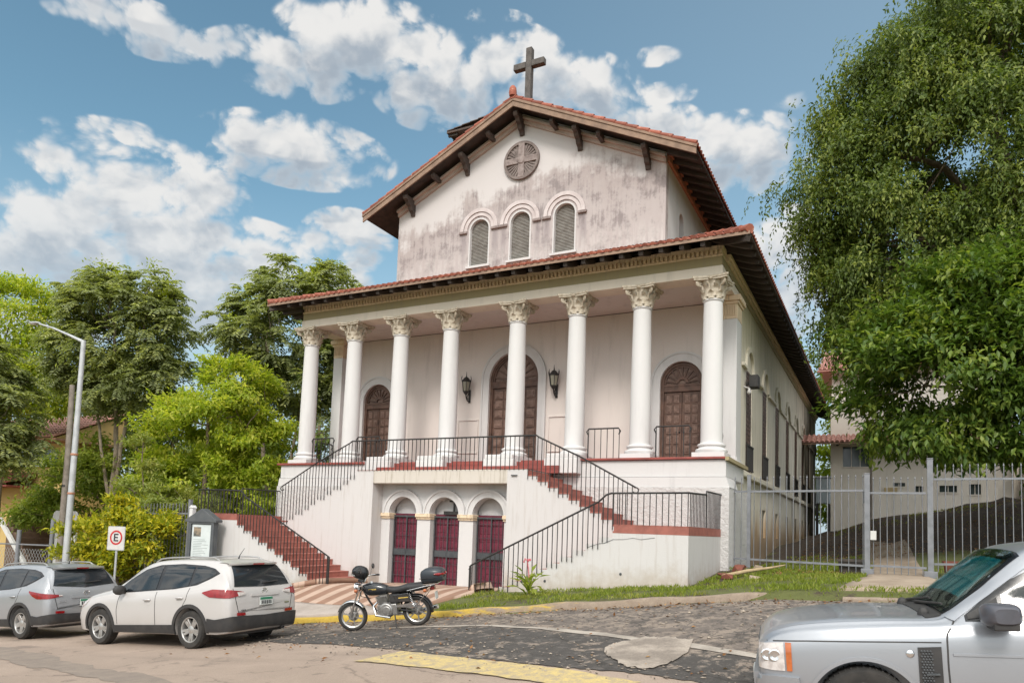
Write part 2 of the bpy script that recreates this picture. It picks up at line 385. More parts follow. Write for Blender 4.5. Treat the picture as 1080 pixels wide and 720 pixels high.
# street asphalt : warm grey, worn, with aggregate and tar patches
def asphalt(name, base, dark, tan, mode):
    mt, n, b = newmat(name)
    pos = n.add('ShaderNodeNewGeometry').outputs['Position']
    big = n.noise(pos, .55, 5, .6, .4); mid = n.noise(pos, 2.4, 6, .65, .3); fine = n.noise(pos, 48, 4, .7); grit = n.noise(pos, 150, 2, .6)
    col = n.mix(n.ramp(big, .35, .65), base, tuple(x * .84 for x in base))
    if mode == 'street':
        col = n.mix(n.math('MULTIPLY', n.ramp(mid, .60, .66), .55), col, dark)
        lane = n.noise(n.scalev(pos, (.12, 1.3, 1)), 1.0, 4, .6)
        col = n.mix(n.math('MULTIPLY', n.ramp(lane, .54, .7), .55), col, tuple(x * .68 for x in base))
        wob_ = n.comb(n.math('MULTIPLY', mid, .9), n.math('MULTIPLY', big, 1.4), 0.0)
        vd = n.add('ShaderNodeTexVoronoi', {'Vector': n.add('ShaderNodeVectorMath', {0: pos, 1: wob_}, operation='ADD').outputs[0], 'Scale': .42}, feature='DISTANCE_TO_EDGE').outputs['Distance']
        col = n.mix(n.math('MULTIPLY', n.math('MULTIPLY', n.ramp(vd, .010, .001), n.ramp(big, .47, .60)), .5), col, (.07, .052, .042))
        oil = n.noise(n.scalev(pos, (.8, 1.4, 1)), 1.0, 5, .6); col = n.mix(n.math('MULTIPLY', n.ramp(oil, .62, .70), .45), col, (.10, .08, .066))
        spk = n.noise(pos, 22, 3, .7); col = n.mix(n.math('MULTIPLY', n.ramp(spk, .66, .72), .5), col, (.09, .07, .055))
    else:
        gx_, gy_, gz_ = n.sep(pos)
        seam_y = n.math('ADD', -8.2, n.math('MULTIPLY', n.math('MAXIMUM', n.math('SUBTRACT', gx_, 12.0), 0.0), -.36))
        low = n.ramp(n.math('ADD', n.math('SUBTRACT', seam_y, gy_), n.math('MULTIPLY', n.math('SUBTRACT', mid, .5), 1.6)), -.1, .15)   # newer black tar below the concrete seam
        m5 = n.noise(pos, 7.0, 7, .75, .6)
        col = n.mix(n.math('MULTIPLY', n.ramp(n.math('ADD', n.math('MULTIPLY', mid, .6), n.math('MULTIPLY', m5, .4)), .47, .56), .9), col, tan)
        col = n.mix(n.math('MULTIPLY', n.ramp(m5, .50, .40), .8), col, dark)
        tar = n.mix(n.ramp(m5, .5, .62), dark, tuple(x * 1.7 for x in dark))
        col = n.mix(n.math('MULTIPLY', low, n.ramp(n.math('ADD', n.math('MULTIPLY', mid, .7), n.math('MULTIPLY', m5, .3)), .60, .52)), col, tar)
        vd = n.add('ShaderNodeTexVoronoi', {'Vector': n.add('ShaderNodeVectorMath', {0: pos, 1: n.comb(n.math('MULTIPLY', mid, .8), big, 0.0)}, operation='ADD').outputs[0], 'Scale': .8}, feature='DISTANCE_TO_EDGE').outputs['Distance']
        crack = n.ramp(vd, .016, .002)
        col = n.mix(n.math('MULTIPLY', crack, .6), col, (.03, .026, .022))
    col = n.mix(1.0, col, n.mix(fine, (.62,) * 3, (1.38,) * 3), 'MULTIPLY')
    col = n.mix(1.0, col, n.mix(grit, (.7,) * 3, (1.3,) * 3), 'MULTIPLY')
    n.set(b, 'Base Color', col); b.inputs['Roughness'].default_value = .88
    h = n.math('ADD', n.math('MULTIPLY', fine, .5), n.math('MULTIPLY', mid, .8 if mode != 'street' else .4))
    n.l.new(n.add('ShaderNodeBump', {'Strength': .55, 'Distance': .03, 'Height': h}).outputs[0], b.inputs['Normal'])
    return mt
M_street = asphalt('worn_street_asphalt', (.36, .278, .222), (.15, .115, .095), None, 'street')
M_layby = asphalt('broken_asphalt', (.155, .128, .11), (.062, .055, .05), (.26, .21, .17), 'layby')
sheet('road', [(-60, -7.0), (60, -7.0)], [(-60, -27), (60, -27)], 160, 30, .0, M_street)
bound = [(5.6, -8.9), (9.0, -9.54), (12.62, -10.63), (14.6, -11.02), (17.3, -11.25), (20, -11.3), (26, -11.2)]
sheet('lay_by', [(5.6, -7.0), (26, -7.0)], bound, 220, 22, .012, M_layby, .09, 3)
# concrete seam line and patch in the lay-by
M_conc = mat('pale_concrete', (.42, .37, .32), (.27, .235, .2), 2.2, .9, bump=.5, bscale=18, fine=.12, obj=False)
sheet('concrete_strip', [(9.4, -8.05), (12.2, -8.28), (15.1, -9.30), (17.4, -10.08), (22, -11.1)], [(9.4, -8.13), (12.2, -8.42), (15.1, -9.45), (17.4, -10.28), (22, -11.3)], 60, 1, .022, M_conc, .05, 5)
M_patch = mat('cracked_concrete_patch', (.37, .315, .265), (.22, .185, .155), 1.6, .92, bump=.8, bscale=9, fine=.16, obj=False, lo=.42, hi=.62)
sheet('concrete_patch', [(15.16, -10.1), (15.2, -9.8), (15.48, -9.5), (15.87, -9.41), (16.24, -9.52)], [(15.24, -10.35), (15.6, -10.75), (15.98, -10.95), (16.2, -10.7), (16.32, -10.1)], 60, 8, .030, M_patch, .06, 8)
M_yel, n, b = newmat('worn_yellow_road_paint')
pos = n.add('ShaderNodeNewGeometry').outputs['Position']
wear = n.ramp(n.math('ADD', n.math('MULTIPLY', n.noise(pos, 7, 6, .75), .7), n.math('MULTIPLY', n.noise(pos, 40, 4, .7), .3)), .40, .60)
n.set(b, 'Base Color', n.mix(1.0, n.mix(n.math('MULTIPLY', wear, .8), (.55, .42, .17), (.30, .25, .2)), n.mix(n.noise(pos, 70, 3), (.75,) * 3, (1.25,) * 3), 'MULTIPLY')); b.inputs['Roughness'].default_value = .85
sheet('yellow_road_marking', [(12.05, -10.48), (13.3, -10.80), (14.6, -11.06), (16.1, -11.42)], [(11.75, -11.2), (13.0, -11.42), (14.4, -11.66), (15.7, -11.95)], 40, 8, .018, M_yel, .03, 2)
# tar repair band crossing the street at the left
M_tar = mat('tar_repair', (.21, .17, .142), (.26, .21, .17), 3, .9, bump=.3, obj=False, fine=.15)
sheet('tar_patch', [(2.2, -11.0), (5.5, -11.75), (8.5, -12.6), (11.0, -13.2)], [(1.6, -11.7), (5.3, -12.35), (8.3, -13.1), (10.8, -13.6)], 50, 6, .006, M_tar, .1, 6)

# kerb : one long cast kerb, yellow paint worn away towards the driveway
M_kerb, n, b = newmat('kerb_concrete_worn_yellow')
pos = n.add('ShaderNodeNewGeometry').outputs['Position']; kx, ky, kz = n.sep(pos)
kn = n.noise(n.scalev(pos, (1, 5, 5)), 1.6, 6, .7)
paint = n.ramp(n.math('ADD', n.math('MULTIPLY', n.math('SUBTRACT', 11.6, kx), .22), n.math('MULTIPLY', n.math('SUBTRACT', kn, .5), 3.4)), -.3, .3)
conc = n.mix(n.noise(pos, 6, 5), (.17, .12, .085), (.36, .29, .225))
ye = n.mix(n.noise(pos, 9, 5), (.42, .27, .03), (.58, .41, .08))
n.set(b, 'Base Color', n.mix(1.0, n.mix(paint, conc, ye), n.mix(n.noise(pos, 45, 3), (.7,) * 3, (1.3,) * 3), 'MULTIPLY')); b.inputs['Roughness'].default_value = .9
n.l.new(n.add('ShaderNodeBump', {'Strength': .5, 'Distance': .02, 'Height': n.noise(pos, 25, 5, .7)}).outputs[0], b.inputs['Normal'])
def kerb(x0, x1, n_, name='kerb', turn=False, h=.14):
    mb = MB(); prof = [(-.02, -.2), (-.01, .6), (.02, .92), (.06, 1.0), (.15, 1.0), (.17, .9), (.18, -.2)]
    P = []
    for i in range(n_ + 1):
        x = x0 + (x1 - x0) * i / n_
        jy = .015 * math.sin(x * 2.1) + .01 * math.sin(x * 7.3); yc = -7.0 + jy
        hh = h * (1 - .1 * math.sin(x * 3.7))
        if turn: k = smooth01((x - (x1 - .7)) / .7); yc += .45 * k * k; hh *= 1 - .45 * k
        P.append([(x, yc + a, H(x, yc) + c * hh) for a, c in prof])
    mb.grid(P); c = len(prof)
    mb.f += [tuple(range(c)), tuple(n_ * c + k for k in range(c - 1, -1, -1))]; mb.mi += [0, 0]
    o = mb.build(name, M_kerb, None, 35); return tag(o, kind='structure')
kerb(-55, 17.1, 260, turn=True)
kerb(18.0, 55, 70, 'low_kerb', h=.07)
# pavement strip behind the kerb and striped tile forecourt
M_pave = mat('pavement_concrete', (.43, .37, .33), (.33, .28, .245), 1.4, .9, bump=.25, bscale=30, fine=.08, obj=False)
sheet('pavement', [(-40, -6.83), (8.2, -6.83), (9.3, -6.83)], [(-40, -5.3), (5.0, -5.75), (7.8, -6.0)], 90, 6, .035, M_pave, 0, 1, raised=True, thick=.15)
M_tile, n, b = newmat('striped_forecourt_tiles')
pos = n.add('ShaderNodeNewGeometry').outputs['Position']; tx, ty, tz = n.sep(pos)
def saw(v, p): return n.math('FRACT', n.math('DIVIDE', v, p))
ss = n.math('ADD', tx, n.math('MULTIPLY', ty, .12))
stripe = n.ramp(n.math('ABSOLUTE', n.math('SUBTRACT', saw(ss, .56), .5)), .20, .26)
grout = n.math('MAXIMUM', n.ramp(saw(tx, .4), .05, .01), n.ramp(saw(ty, .4), .05, .01))
tcol = n.mix(stripe, (.47, .335, .26), (.27, .155, .105))
tcol = n.mix(n.math('MULTIPLY', grout, .5), tcol, (.25, .18, .14))
tcol = n.mix(1.0, tcol, n.mix(n.noise(pos, 3, 5), (.8,) * 3, (1.2,) * 3), 'MULTIPLY')
n.set(b, 'Base Color', tcol); b.inputs['Roughness'].default_value = .8
sheet('forecourt', [(2.6, -5.4), (5.2, -5.75), (7.2, -5.98), (9.5, -6.2), (9.9, -4.6)], [(4.9, -3.9), (4.95, -1.6), (7.2, -.85), (9.5, -1.6), (9.6, -4.12)], 50, 30, .05, M_tile, 0, 1, raised=True, thick=.15)
# bare path through the gate
M_path = mat('pale_dirt_path', (.36, .285, .215), (.26, .20, .145), 1.8, .95, bump=.5, bscale=16, fine=.12, obj=False)
sheet('path', [(17.9, -6.6), (18.2, -3.5), (18.25, 0), (18.2, 5), (18.1, 9.5)], [(19.9, -6.6), (19.7, -3.5), (19.5, 0), (19.4, 5), (19.2, 9.5)], 40, 8, .02, M_path, .12, 9, raised=True, thick=.12)

# loose stones and crumbs of broken asphalt : countless, one object
rs_ = np.random.default_rng(5); q = MB()
for k in range(1300):
    if k < 900: x = rs_.uniform(7, 22); y = -7.1 - abs(rs_.normal()) * 1.3
    else: x = rs_.uniform(8, 18); y = -9.6 - (x - 9) * .2 + rs_.normal() * .45
    if y < -12: continue
    s_ = rs_.uniform(.008, .03) * (1.6 if rs_.random() < .06 else 1); z = H(x, y) + .02
    d = [Vector((rs_.uniform(.6, 1.3) * a, rs_.uniform(.6, 1.3) * b_, rs_.uniform(.3, .7) * c)) * s_ for a, b_, c in ((1, 0, .1), (-1, .1, 0), (0, 1, .1), (.1, -1, 0), (0, 0, 1), (0, 0, -1))]
    b0 = len(q.v); q.add([(x + p.x, y + p.y, z + p.z) for p in d], [(0, 2, 4), (2, 1, 4), (1, 3, 4), (3, 0, 4), (2, 0, 5), (1, 2, 5), (3, 1, 5), (0, 3, 5)])
tag(q.build('gravel', mat('loose_stones', (.30, .25, .2), (.14, .115, .10), 3, .9, obj=False, rvar=.4), None, fix=False), kind='stuff')
# ================================================================= CHURCH
CXX = 7.22
def mirx(x): return 2 * CXX - x
# --- materials
def stucco(name, base, kind):
    mt, n, b = newmat(name)
    pos = n.add('ShaderNodeNewGeometry').outputs['Position']; x, y, z = n.sep(pos)
    streak = n.noise(n.scalev(pos, (3.2, 3.2, .35)), 1.0, 6, .65)
    fstreak = n.noise(n.scalev(pos, (11, 11, .7)), 1.0, 5, .7)
    blot = n.noise(pos, .9, 6, .65)
    col = n.mix(n.noise(pos, .7, 5, .6), base, tuple(c * .93 for c in base))
    if kind == 'stained':      # the upper front : violet-grey rain stain with a ragged upper edge
        ax = n.math('ABSOLUTE', n.math('SUBTRACT', x, 9.0))
        top = n.math('SUBTRACT', 10.45, n.math('MULTIPLY', n.math('POWER', ax, 1.35), .115))
        s = n.math('ADD', n.math('SUBTRACT', top, z), n.math('ADD', n.math('MULTIPLY', n.math('SUBTRACT', streak, .5), 1.9), n.math('MULTIPLY', n.math('SUBTRACT', blot, .5), 3.2)))
        edge = n.ramp(s, -.25, .45); core = n.ramp(s, 1.9, .1)
        col = n.mix(n.math('MULTIPLY', edge, n.math('ADD', .70, n.math('MULTIPLY', core, .3))), col, (.41, .35, .34))
        dk = n.math('MULTIPLY', edge, n.ramp(n.math('ADD', n.math('MULTIPLY', fstreak, .35), n.math('MULTIPLY', n.noise(pos, 1.7, 7, .7), .65)), .47, .60))
        col = n.mix(n.math('MULTIPLY', dk, .80), col, (.22, .185, .185))
        for xi in (4.95, 6.26, 6.58, 7.92, 8.27, 9.62):      # rain streaks running down from the imposts
            st_m = n.math('MULTIPLY', n.ramp(n.math('ABSOLUTE', n.math('SUBTRACT', n.math('ADD', x, n.math('MULTIPLY', n.math('SUBTRACT', fstreak, .5), .25)), xi)), .17, .04), n.math('MULTIPLY', n.ramp(z, 8.62, 8.5), n.ramp(z, 6.9, 8.4)))
            st_m = n.math('MULTIPLY', st_m, n.ramp(z, 8.63, 8.60)); col = n.mix(n.math('MULTIPLY', st_m, .55), col, (.22, .185, .195))
        wash = n.math('MULTIPLY', n.ramp(z, 8.4, 7.2), n.ramp(n.math('ADD', n.math('MULTIPLY', fstreak, .6), n.math('MULTIPLY', blot, .4)), .44, .58))
        col = n.mix(n.math('MULTIPLY', wash, .6), col, (.62, .585, .565))
    elif kind == 'side':       # long side : algae-yellow, grey drips, rust at the foot
        hi = n.math('MULTIPLY', n.ramp(n.math('ADD', z, n.math('MULTIPLY', n.math('SUBTRACT', streak, .5), 3)), 3.1, 5.4), n.ramp(y, 22, 4))
        col = n.mix(n.math('MULTIPLY', hi, .75), col, (.33, .285, .105))
        col = n.mix(n.math('MULTIPLY', n.ramp(fstreak, .5, .72), .55), col, (.27, .235, .19))
        far = n.ramp(y, 9, 27)
        col = n.mix(n.math('MULTIPLY', far, n.ramp(streak, .36, .6)), col, (.20, .17, .135))
        lowz = n.ramp(n.math('ADD', z, n.math('MULTIPLY', n.math('SUBTRACT', streak, .5), 2.6)), -.9, -2.2)
        col = n.mix(n.math('MULTIPLY', lowz, .8), col, (.36, .20, .07))
        col = n.mix(n.math('MULTIPLY', n.ramp(n.math('ADD', z, n.math('MULTIPLY', blot, 1.4)), -.9, -1.9), .45), col, (.05, .045, .04))
    elif kind == 'stairs':
        col = n.mix(n.math('MULTIPLY', n.ramp(fstreak, .50, .70), .42), col, (.42, .37, .33))
        foot = n.ramp(n.math('ADD', z, n.math('MULTIPLY', n.math('SUBTRACT', blot, .5), 1.6)), -2.95, -3.55)
        col = n.mix(n.math('MULTIPLY', foot, n.math('MULTIPLY', n.ramp(x, 11, 14), .35)), col, (.52, .40, .30))
        gl_ = n.mix(n.ramp(x, 6.8, 7.6), n.comb(n.math('ADD', -3.85, n.math('MULTIPLY', n.math('SUBTRACT', x, 4.9), .14)), 0.0, 0.0), n.comb(n.math('ADD', -3.75, n.math('MULTIPLY', n.math('SUBTRACT', x, 9.5), .084)), 0.0, 0.0))
        rel = n.math('SUBTRACT', z, n.sep(gl_)[0]); spl = n.ramp(n.math('ADD', rel, n.math('MULTIPLY', n.math('SUBTRACT', n.noise(pos, 3.2, 6, .7), .5), 1.3)), .75, -.05)
        col = n.mix(n.math('MULTIPLY', spl, .6), col, (.36, .28, .205))
        dark = n.ramp(n.noise(n.scalev(pos, (5, 5, .45)), 1.0, 6, .75), .655, .73)
        col = n.mix(n.math('MULTIPLY', dark, .5), col, (.2, .18, .16))
    elif kind == 'edge':       # old paint of slab edges with black drips
        col = n.mix(n.math('MULTIPLY', n.ramp(fstreak, .5, .66), .55), col, (.30, .25, .18))
    else:
        col = n.mix(n.math('MULTIPLY', n.ramp(streak, .50, .72), .34), col, tuple(c * .62 for c in base))
    n.set(b, 'Base Color', col); b.inputs['Roughness'].default_value = .85
    hgt = n.noise(pos, 30 if kind != 'rough' else 11, 5, .65)
    n.l.new(n.add('ShaderNodeBump', {'Strength': .18 if kind != 'rough' else .9, 'Distance': .02 if kind != 'rough' else .06, 'Height': hgt}).outputs[0], b.inputs['Normal'])
    return mt
M_white = stucco('white_wall_paint', (.63, .615, .61), 'plain')
M_column = stucco('white_column_paint', (.66, .645, .64), 'plain')
M_porch = stucco('porch_wall_paint', (.73, .66, .62), 'plain')
M_upper = stucco('stained_upper_stucco', (.62, .58, .575), 'stained')
M_side = stucco('weathered_side_stucco', (.82, .76, .64), 'side')
M_stairw = stucco('stair_wall_paint', (.60, .575, .565), 'stairs')
M_edge = stucco('weathered_white_edge', (.60, .55, .49), 'edge')
M_rough = stucco('rough_cast_white', (.60, .58, .57), 'rough')
M_cream = stucco('cream_entablature', (.78, .62, .44), 'edge')
M_olive = stucco('dull_olive_frieze', (.38, .315, .175), 'edge')
M_archi = stucco('pale_cream_architrave', (.80, .71, .60), 'plain')
M_gmould = mat('pinkish_gable_moulding', (.50, .41, .36), (.40, .32, .28), 2, .85, fine=.08)
M_cap = mat('weathered_capital_stone', (.62, .55, .45), (.42, .35, .26), 9, .85, bump=.3, bscale=60)
M_hood = mat('pinkish_moulding', (.62, .555, .545), (.52, .45, .44), 2.5, .85, fine=.08)
M_redt = mat('red_floor_tile', (.29, .066, .052), (.20, .05, .042), 3, .6, bump=.05, fine=.1)
M_step = mat('red_step_tile', (.36, .125, .095), (.26, .09, .07), 4, .65, fine=.12)
M_wood = mat('carved_door_wood', (.135, .072, .05), (.065, .034, .024), 5, .55, bump=.2, bscale=24, fine=.1)
M_wood2 = mat('door_wood_panel', (.215, .135, .105), (.12, .068, .05), 6, .55, bump=.15, bscale=24, fine=.1)
M_dark = mat('dark_eave_timber', (.062, .044, .036), (.035, .026, .022), 4, .7)
M_corb = mat('brown_corbel_timber', (.085, .062, .052), (.055, .04, .034), 5, .75)
M_rake = mat('weathered_rake_board', (.31, .205, .145), (.20, .13, .095), 3, .8, fine=.1)
M_iron = mat('black_iron', (.018, .017, .017), (.03, .027, .025), 8, .55, fine=.03)
M_maroon = mat('maroon_door_paint', (.165, .022, .044), (.115, .016, .032), 5, .5)
M_grey = mat('dark_grey_grille', (.045, .05, .055), (.07, .075, .08), 6, .55)
M_shut = mat('grey_shutter', (.34, .325, .30), (.25, .235, .215), 5, .75, fine=.1)
M_terra = mat('terracotta_cornice', (.42, .20, .12), (.30, .14, .085), 3, .8)
M_stone = mat('carved_stone_rose', (.33, .27, .255), (.20, .155, .145), 6, .85, bump=.3)
M_roser = mat('rose_rib_stone', (.235, .19, .175), (.16, .125, .115), 6, .85)
M_cross = mat('weathered_cross_wood', (.115, .10, .092), (.07, .06, .055), 6, .8, bump=.2)
mt, n, b = newmat('clay_roof_tile'); M_roof = mt
pos = n.add('ShaderNodeNewGeometry').outputs['Position']
rp = n.add('ShaderNodeNewGeometry').outputs['Random Per Island']
rc = n.mix(n.noise(pos, 2.2, 5, .7), (.35, .105, .062), (.23, .07, .048))
rc = n.mix(n.ramp(n.noise(pos, 7, 5, .7), .56, .72), rc, (.55, .30, .21))
rc = n.mix(n.ramp(n.noise(pos, 3.1, 5, .7), .62, .75), rc, (.10, .06, .05))
rc = n.mix(1.0, rc, n.mix(rp, (.72,) * 3, (1.28,) * 3), 'MULTIPLY')
n.set(b, 'Base Color', rc); b.inputs['Roughness'].default_value = .8

CH = empty('church', (CXX, -.6, -3.8), 'white colonnaded church with red tile roofs, twin stairs and a cross on its gable', 'church')
def part(mb, name, mt, parent=None, **k): return mb.build(name, mt, parent or CH, **k)

# --- podium
mb = MB(); mb.box(-.55, -.62, -.52, 14.95, 2.0, -.07); part(mb, 'podium_wall', M_white, bevel=.01)
mb = MB()
mb.prism([(-.60, -.80), (15.06, -.80), (14.96, -.53), (-.56, -.53)], -.5, .665, lambda a, c, wv: (a, -wv, c))
part(mb, 'podium_moulding', M_white)
mb = MB(); mb.box(-.62, -.69, -5.2, 15.05, 2.0, -.803); part(mb, 'podium_base', M_rough)
mb = MB(); mb.box(14.9405, -.69, -.10, 15.03, 2.3, -.004); part(mb, 'floor_edge', M_olive)
mb = MB(); mb.box(-.68, -.46, -.06, 14.94, 2.2, 0); mb.box(-.68, -.70, -.07, 4.0, -.46, 0); mb.box(mirx(4.0), -.70, -.06, 14.94, -.46, 0)
part(mb, 'porch_floor', M_redt, bevel=.008)
mb = MB()
mb.box(4.0, -.74, -.16, mirx(4.0), -.4605, -.071); mb.box(4.0, -.735, -.30, mirx(4.0), -.47, -.161)
mb.box(4.0, -1.04, -.31, mirx(4.0), -.741, -.22); mb.box(4.0, -1.03, -.44, mirx(4.0), -.745, -.311)
part(mb, 'porch_step', M_redt)

# --- nave with side openings
WY = [4.35 + 3.43 * k for k in range(8)]
holes = []
for yc in WY: holes += [arch(yc, .58, .02, 3.25, 14, .66), [(yc - .38, -2.05), (yc - .38, -1.05), (yc + .38, -1.05), (yc + .38, -2.05)]]
part(holed_wall([(2.25, -5), (29.2, -5), (29.2, 5.6), (2.25, 5.6)], holes, -.35, 0, FX(14.7)), 'side_wall', M_side)
mb = MB(); mb.box(-.26, 2.45, -5, .1, 29.2, 5.6); mb.box(.1, 28.8, -5, 14.35, 29.2, 7); part(mb, 'outer_wall', M_side)
mb = MB()
for yc in WY:                                             # string course pieces with drip edge
    pass
prev = 2.9
for yc in WY + [29.8]:
    a, c = prev, yc - .72
    if c > a: mb = MB(); mb.box(14.702, a, 3.20, 14.79, c, 3.30); part(mb, 'string_course', M_side, bevel=.01)
    prev = yc + .72
mb = MB(); mb.box(14.702, 2.3, -.22, 14.83, 29.2, -.03); part(mb, 'base_moulding', M_side, bevel=.03)
for yc in WY:
    w_ = MB(); w_.prism(arch(yc, .57, .03, 3.25, 14, .65), -.30, -.03, FX(14.7)); wo = part(w_, 'side_window', M_wood)
    l_ = MB()
    for k in range(22): l_.box(14.671, yc - .50, .12 + k * .14, 14.685, yc - .03, .21 + k * .14); l_.box(14.671, yc + .03, .12 + k * .14, 14.685, yc + .50, .21 + k * .14)
    l_.box(14.671, yc - .56, 3.19, 14.69, yc + .56, 3.27)
    part(l_, 'shutter', M_wood, wo)
    t_ = MB(); t_.prism(arcpts(yc, .56, 3.28, 14), -.0295, -.015, FX(14.7)); part(t_, 'lunette', M_side, wo)
    h_ = MB(); h_.band(arcpts(yc, .80, 3.3, 16), arcpts(yc, .62, 3.3, 16), .0, .07, FX(14.7)); part(h_, 'hood_mould', M_side, wo)
    r_ = MB(); r_.box(14.73, yc - .60, .83, 14.77, yc + .60, .88); r_.box(14.73, yc - .60, .06, 14.77, yc + .60, .10)
    for k in range(11): r_.box(14.738, yc - .59 + k * .115, .06, 14.76, yc - .565 + k * .115, .86)
    part(r_, 'balcony_rail', M_iron, wo)
    v_ = MB(); v_.box(14.50, yc - .36, -2.03, 14.54, yc + .36, -1.07)
    for k in range(5): v_.box(14.60, yc - .3 + k * .15, -2.05, 14.62, yc - .28 + k * .15, -1.05)
    part(v_, 'basement_vent', M_grey, wo)

# --- porch back wall with three arched doors
doors = [(1.40, .66, 0, 2.62), (CXX, .95, 0, 3.10), (mirx(1.40), .66, 0, 2.62)]
part(holed_wall([(-.26, -.05), (14.7, -.05), (14.7, 5.0), (-.26, 5.0)], [arch(c, hw, z0 - .02, zs, 20) for c, hw, z0, zs in doors], -.25, 0, FY(2.2)), 'porch_wall', M_porch)
def church_door(cx, hw, z0, zs, cols, rows):
    d = MB(); d.box(cx - hw - .02, 2.36, z0, cx + hw + .02, 2.42, zs); root = part(d, 'door', M_wood)
    fr = MB(); fr.band([(cx - hw, z0)] + arcpts(cx, hw, zs, 20) + [(cx + hw, z0)], [(cx - hw + .10, z0)] + arcpts(cx, hw - .10, zs, 20) + [(cx + hw - .10, z0)], -.17, -.05, FY(2.2))
    fr.box(cx - hw + .1, 2.262, zs - .26, cx + hw - .1, 2.36, zs - .02); fr.box(cx - hw + .1, 2.25, zs - .1, cx + hw - .1, 2.262, zs - .03)
    part(fr, 'frame', M_wood, root, bevel=.008)
    fan = MB(); fan.prism(arcpts(cx, hw - .08, zs - .02, 20), -.16, -.13, FY(2.2))
    part(fan, 'fanlight', M_wood2, root)
    ribs = MB()
    for k in range(9):
        a = math.pi * (k + .5) / 9; ca_, sa_ = math.cos(a), math.sin(a)
        ribs.bar((cx + .16 * ca_, 2.315, zs + .16 * sa_), (cx + (hw - .1) * ca_, 2.315, zs + (hw - .1) * sa_), .045, .05)
    ribs.band(arcpts(cx, .2, zs, 12), arcpts(cx, .12, zs, 12), -.13, -.08, FY(2.2)); ribs.band(arcpts(cx, hw - .1, zs, 20), arcpts(cx, hw - .16, zs, 20), -.13, -.085, FY(2.2))
    part(ribs, 'fan_ribs', M_wood, root)
    H_ = zs - .30 - z0
    for s in (-1, 1):
        leaf = MB(); x0 = cx + (0.012 if s > 0 else -(hw - .1)); x1 = cx + ((hw - .1) if s > 0 else -.012)
        leaf.box(x0, 2.315, z0 + .02, x1, 2.36, zs - .27); lf = part(leaf, 'door_leaf', M_wood, root)
        pn = MB(); cw = (x1 - x0 - .08) / cols; rh = (H_ - .1) / rows
        for i in range(cols):
            for j in range(rows):
                a0, a1 = x0 + .04 + i * cw + .035, x0 + .04 + (i + 1) * cw - .035; c0, c1 = z0 + .07 + j * rh + .035, z0 + .07 + (j + 1) * rh - .035
                pn.box(a0, 2.295, c0, a1, 2.315, c1); q = .05
                pn.box(a0 + q, 2.275, c0 + q, a1 - q, 2.295, c1 - q)
        part(pn, 'carved_panels', M_wood2, lf, bevel=.012)
        hd = MB(); hd.lathe([(.0, 0), (.03, .0), (.03, .02), (.012, .04)], 10, Matrix.Translation((cx + s * .07, 2.315, z0 + 1.1)) @ Matrix.Rotation(R(90), 4, 'X')); part(hd, 'handle', M_iron, lf)
    tr = MB(); tr.band([(cx - hw - .24, z0)] + arcpts(cx, hw + .24, zs, 24) + [(cx + hw + .24, z0)], [(cx - hw + .0, z0)] + arcpts(cx, hw, zs, 24) + [(cx + hw, z0)], .002, .06, FY(2.2))
    tr.band([(cx - hw - .30, z0)] + arcpts(cx, hw + .30, zs, 24) + [(cx + hw + .30, z0)], [(cx - hw - .24, z0)] + arcpts(cx, hw + .24, zs, 24) + [(cx + hw + .24, z0)], .002, .09, FY(2.2))
    part(tr, 'surround', M_white, root, smooth=30)
    return root
church_door(*doors[0], 2, 7); church_door(*doors[1], 2, 8); church_door(*doors[2], 2, 7)
for xc in (5.45, mirx(5.45)):
    mb = MB()                              # shallow plaster panels below the lanterns
    for (a, c, e, f) in ((xc - .42, .55, xc + .42, .60), (xc - .42, 1.72, xc + .42, 1.77), (xc - .42, .6, xc - .38, 1.72), (xc + .38, .6, xc + .42, 1.72)): mb.box(a, 2.165, c, e, 2.199, f)
    part(mb, 'wall_panel', M_porch, bevel=.008)

# --- entablature and porch ceiling
mb = MB(); mb.box(.331, .301, 5.02, 14.139, 2.2, 5.12); part(mb, 'porch_ceiling', M_porch)
mb = MB()
mb.box(-.27, -.30, 4.96, 14.74, .30, 5.235)
mb.box(14.14, .301, 4.96, 14.74, 2.3, 5.235); mb.box(-.27, .301, 4.96, .33, 2.3, 5.235)
part(mb, 'architrave', M_archi, bevel=.012)
mb = MB(); mb.box(-.24, -.27, 5.236, 14.71, .25, 5.50); part(mb, 'frieze', M_olive)
mb = MB(); mb.box(14.50, .251, 5.30, 14.735, 29.25, 5.50); mb.box(14.50, -.24, 5.30, 14.725, .2505, 5.50); part(mb, 'side_frieze', M_olive)
mb = MB(); mb.box(-.26, -.285, 5.501, 14.73, .2, 5.56); mb.box(-.26, -.30, 5.685, 14.75, .2, 5.80)
mb.box(-.25, -.24, 5.56, 14.72, .2, 5.69); mb.box(14.5, .21, 5.501, 14.80, 29.3, 5.60); mb.box(14.5, .21, 5.60, 14.86, 29.3, 5.70)
part(mb, 'cornice', M_cream, bevel=.01)
mb = MB(); k = 0; x = -.22
while x < 14.68: mb.box(x, -.33, 5.565, x + .07, -.241, 5.68); x += .125
part(mb, 'dentils', M_cream)

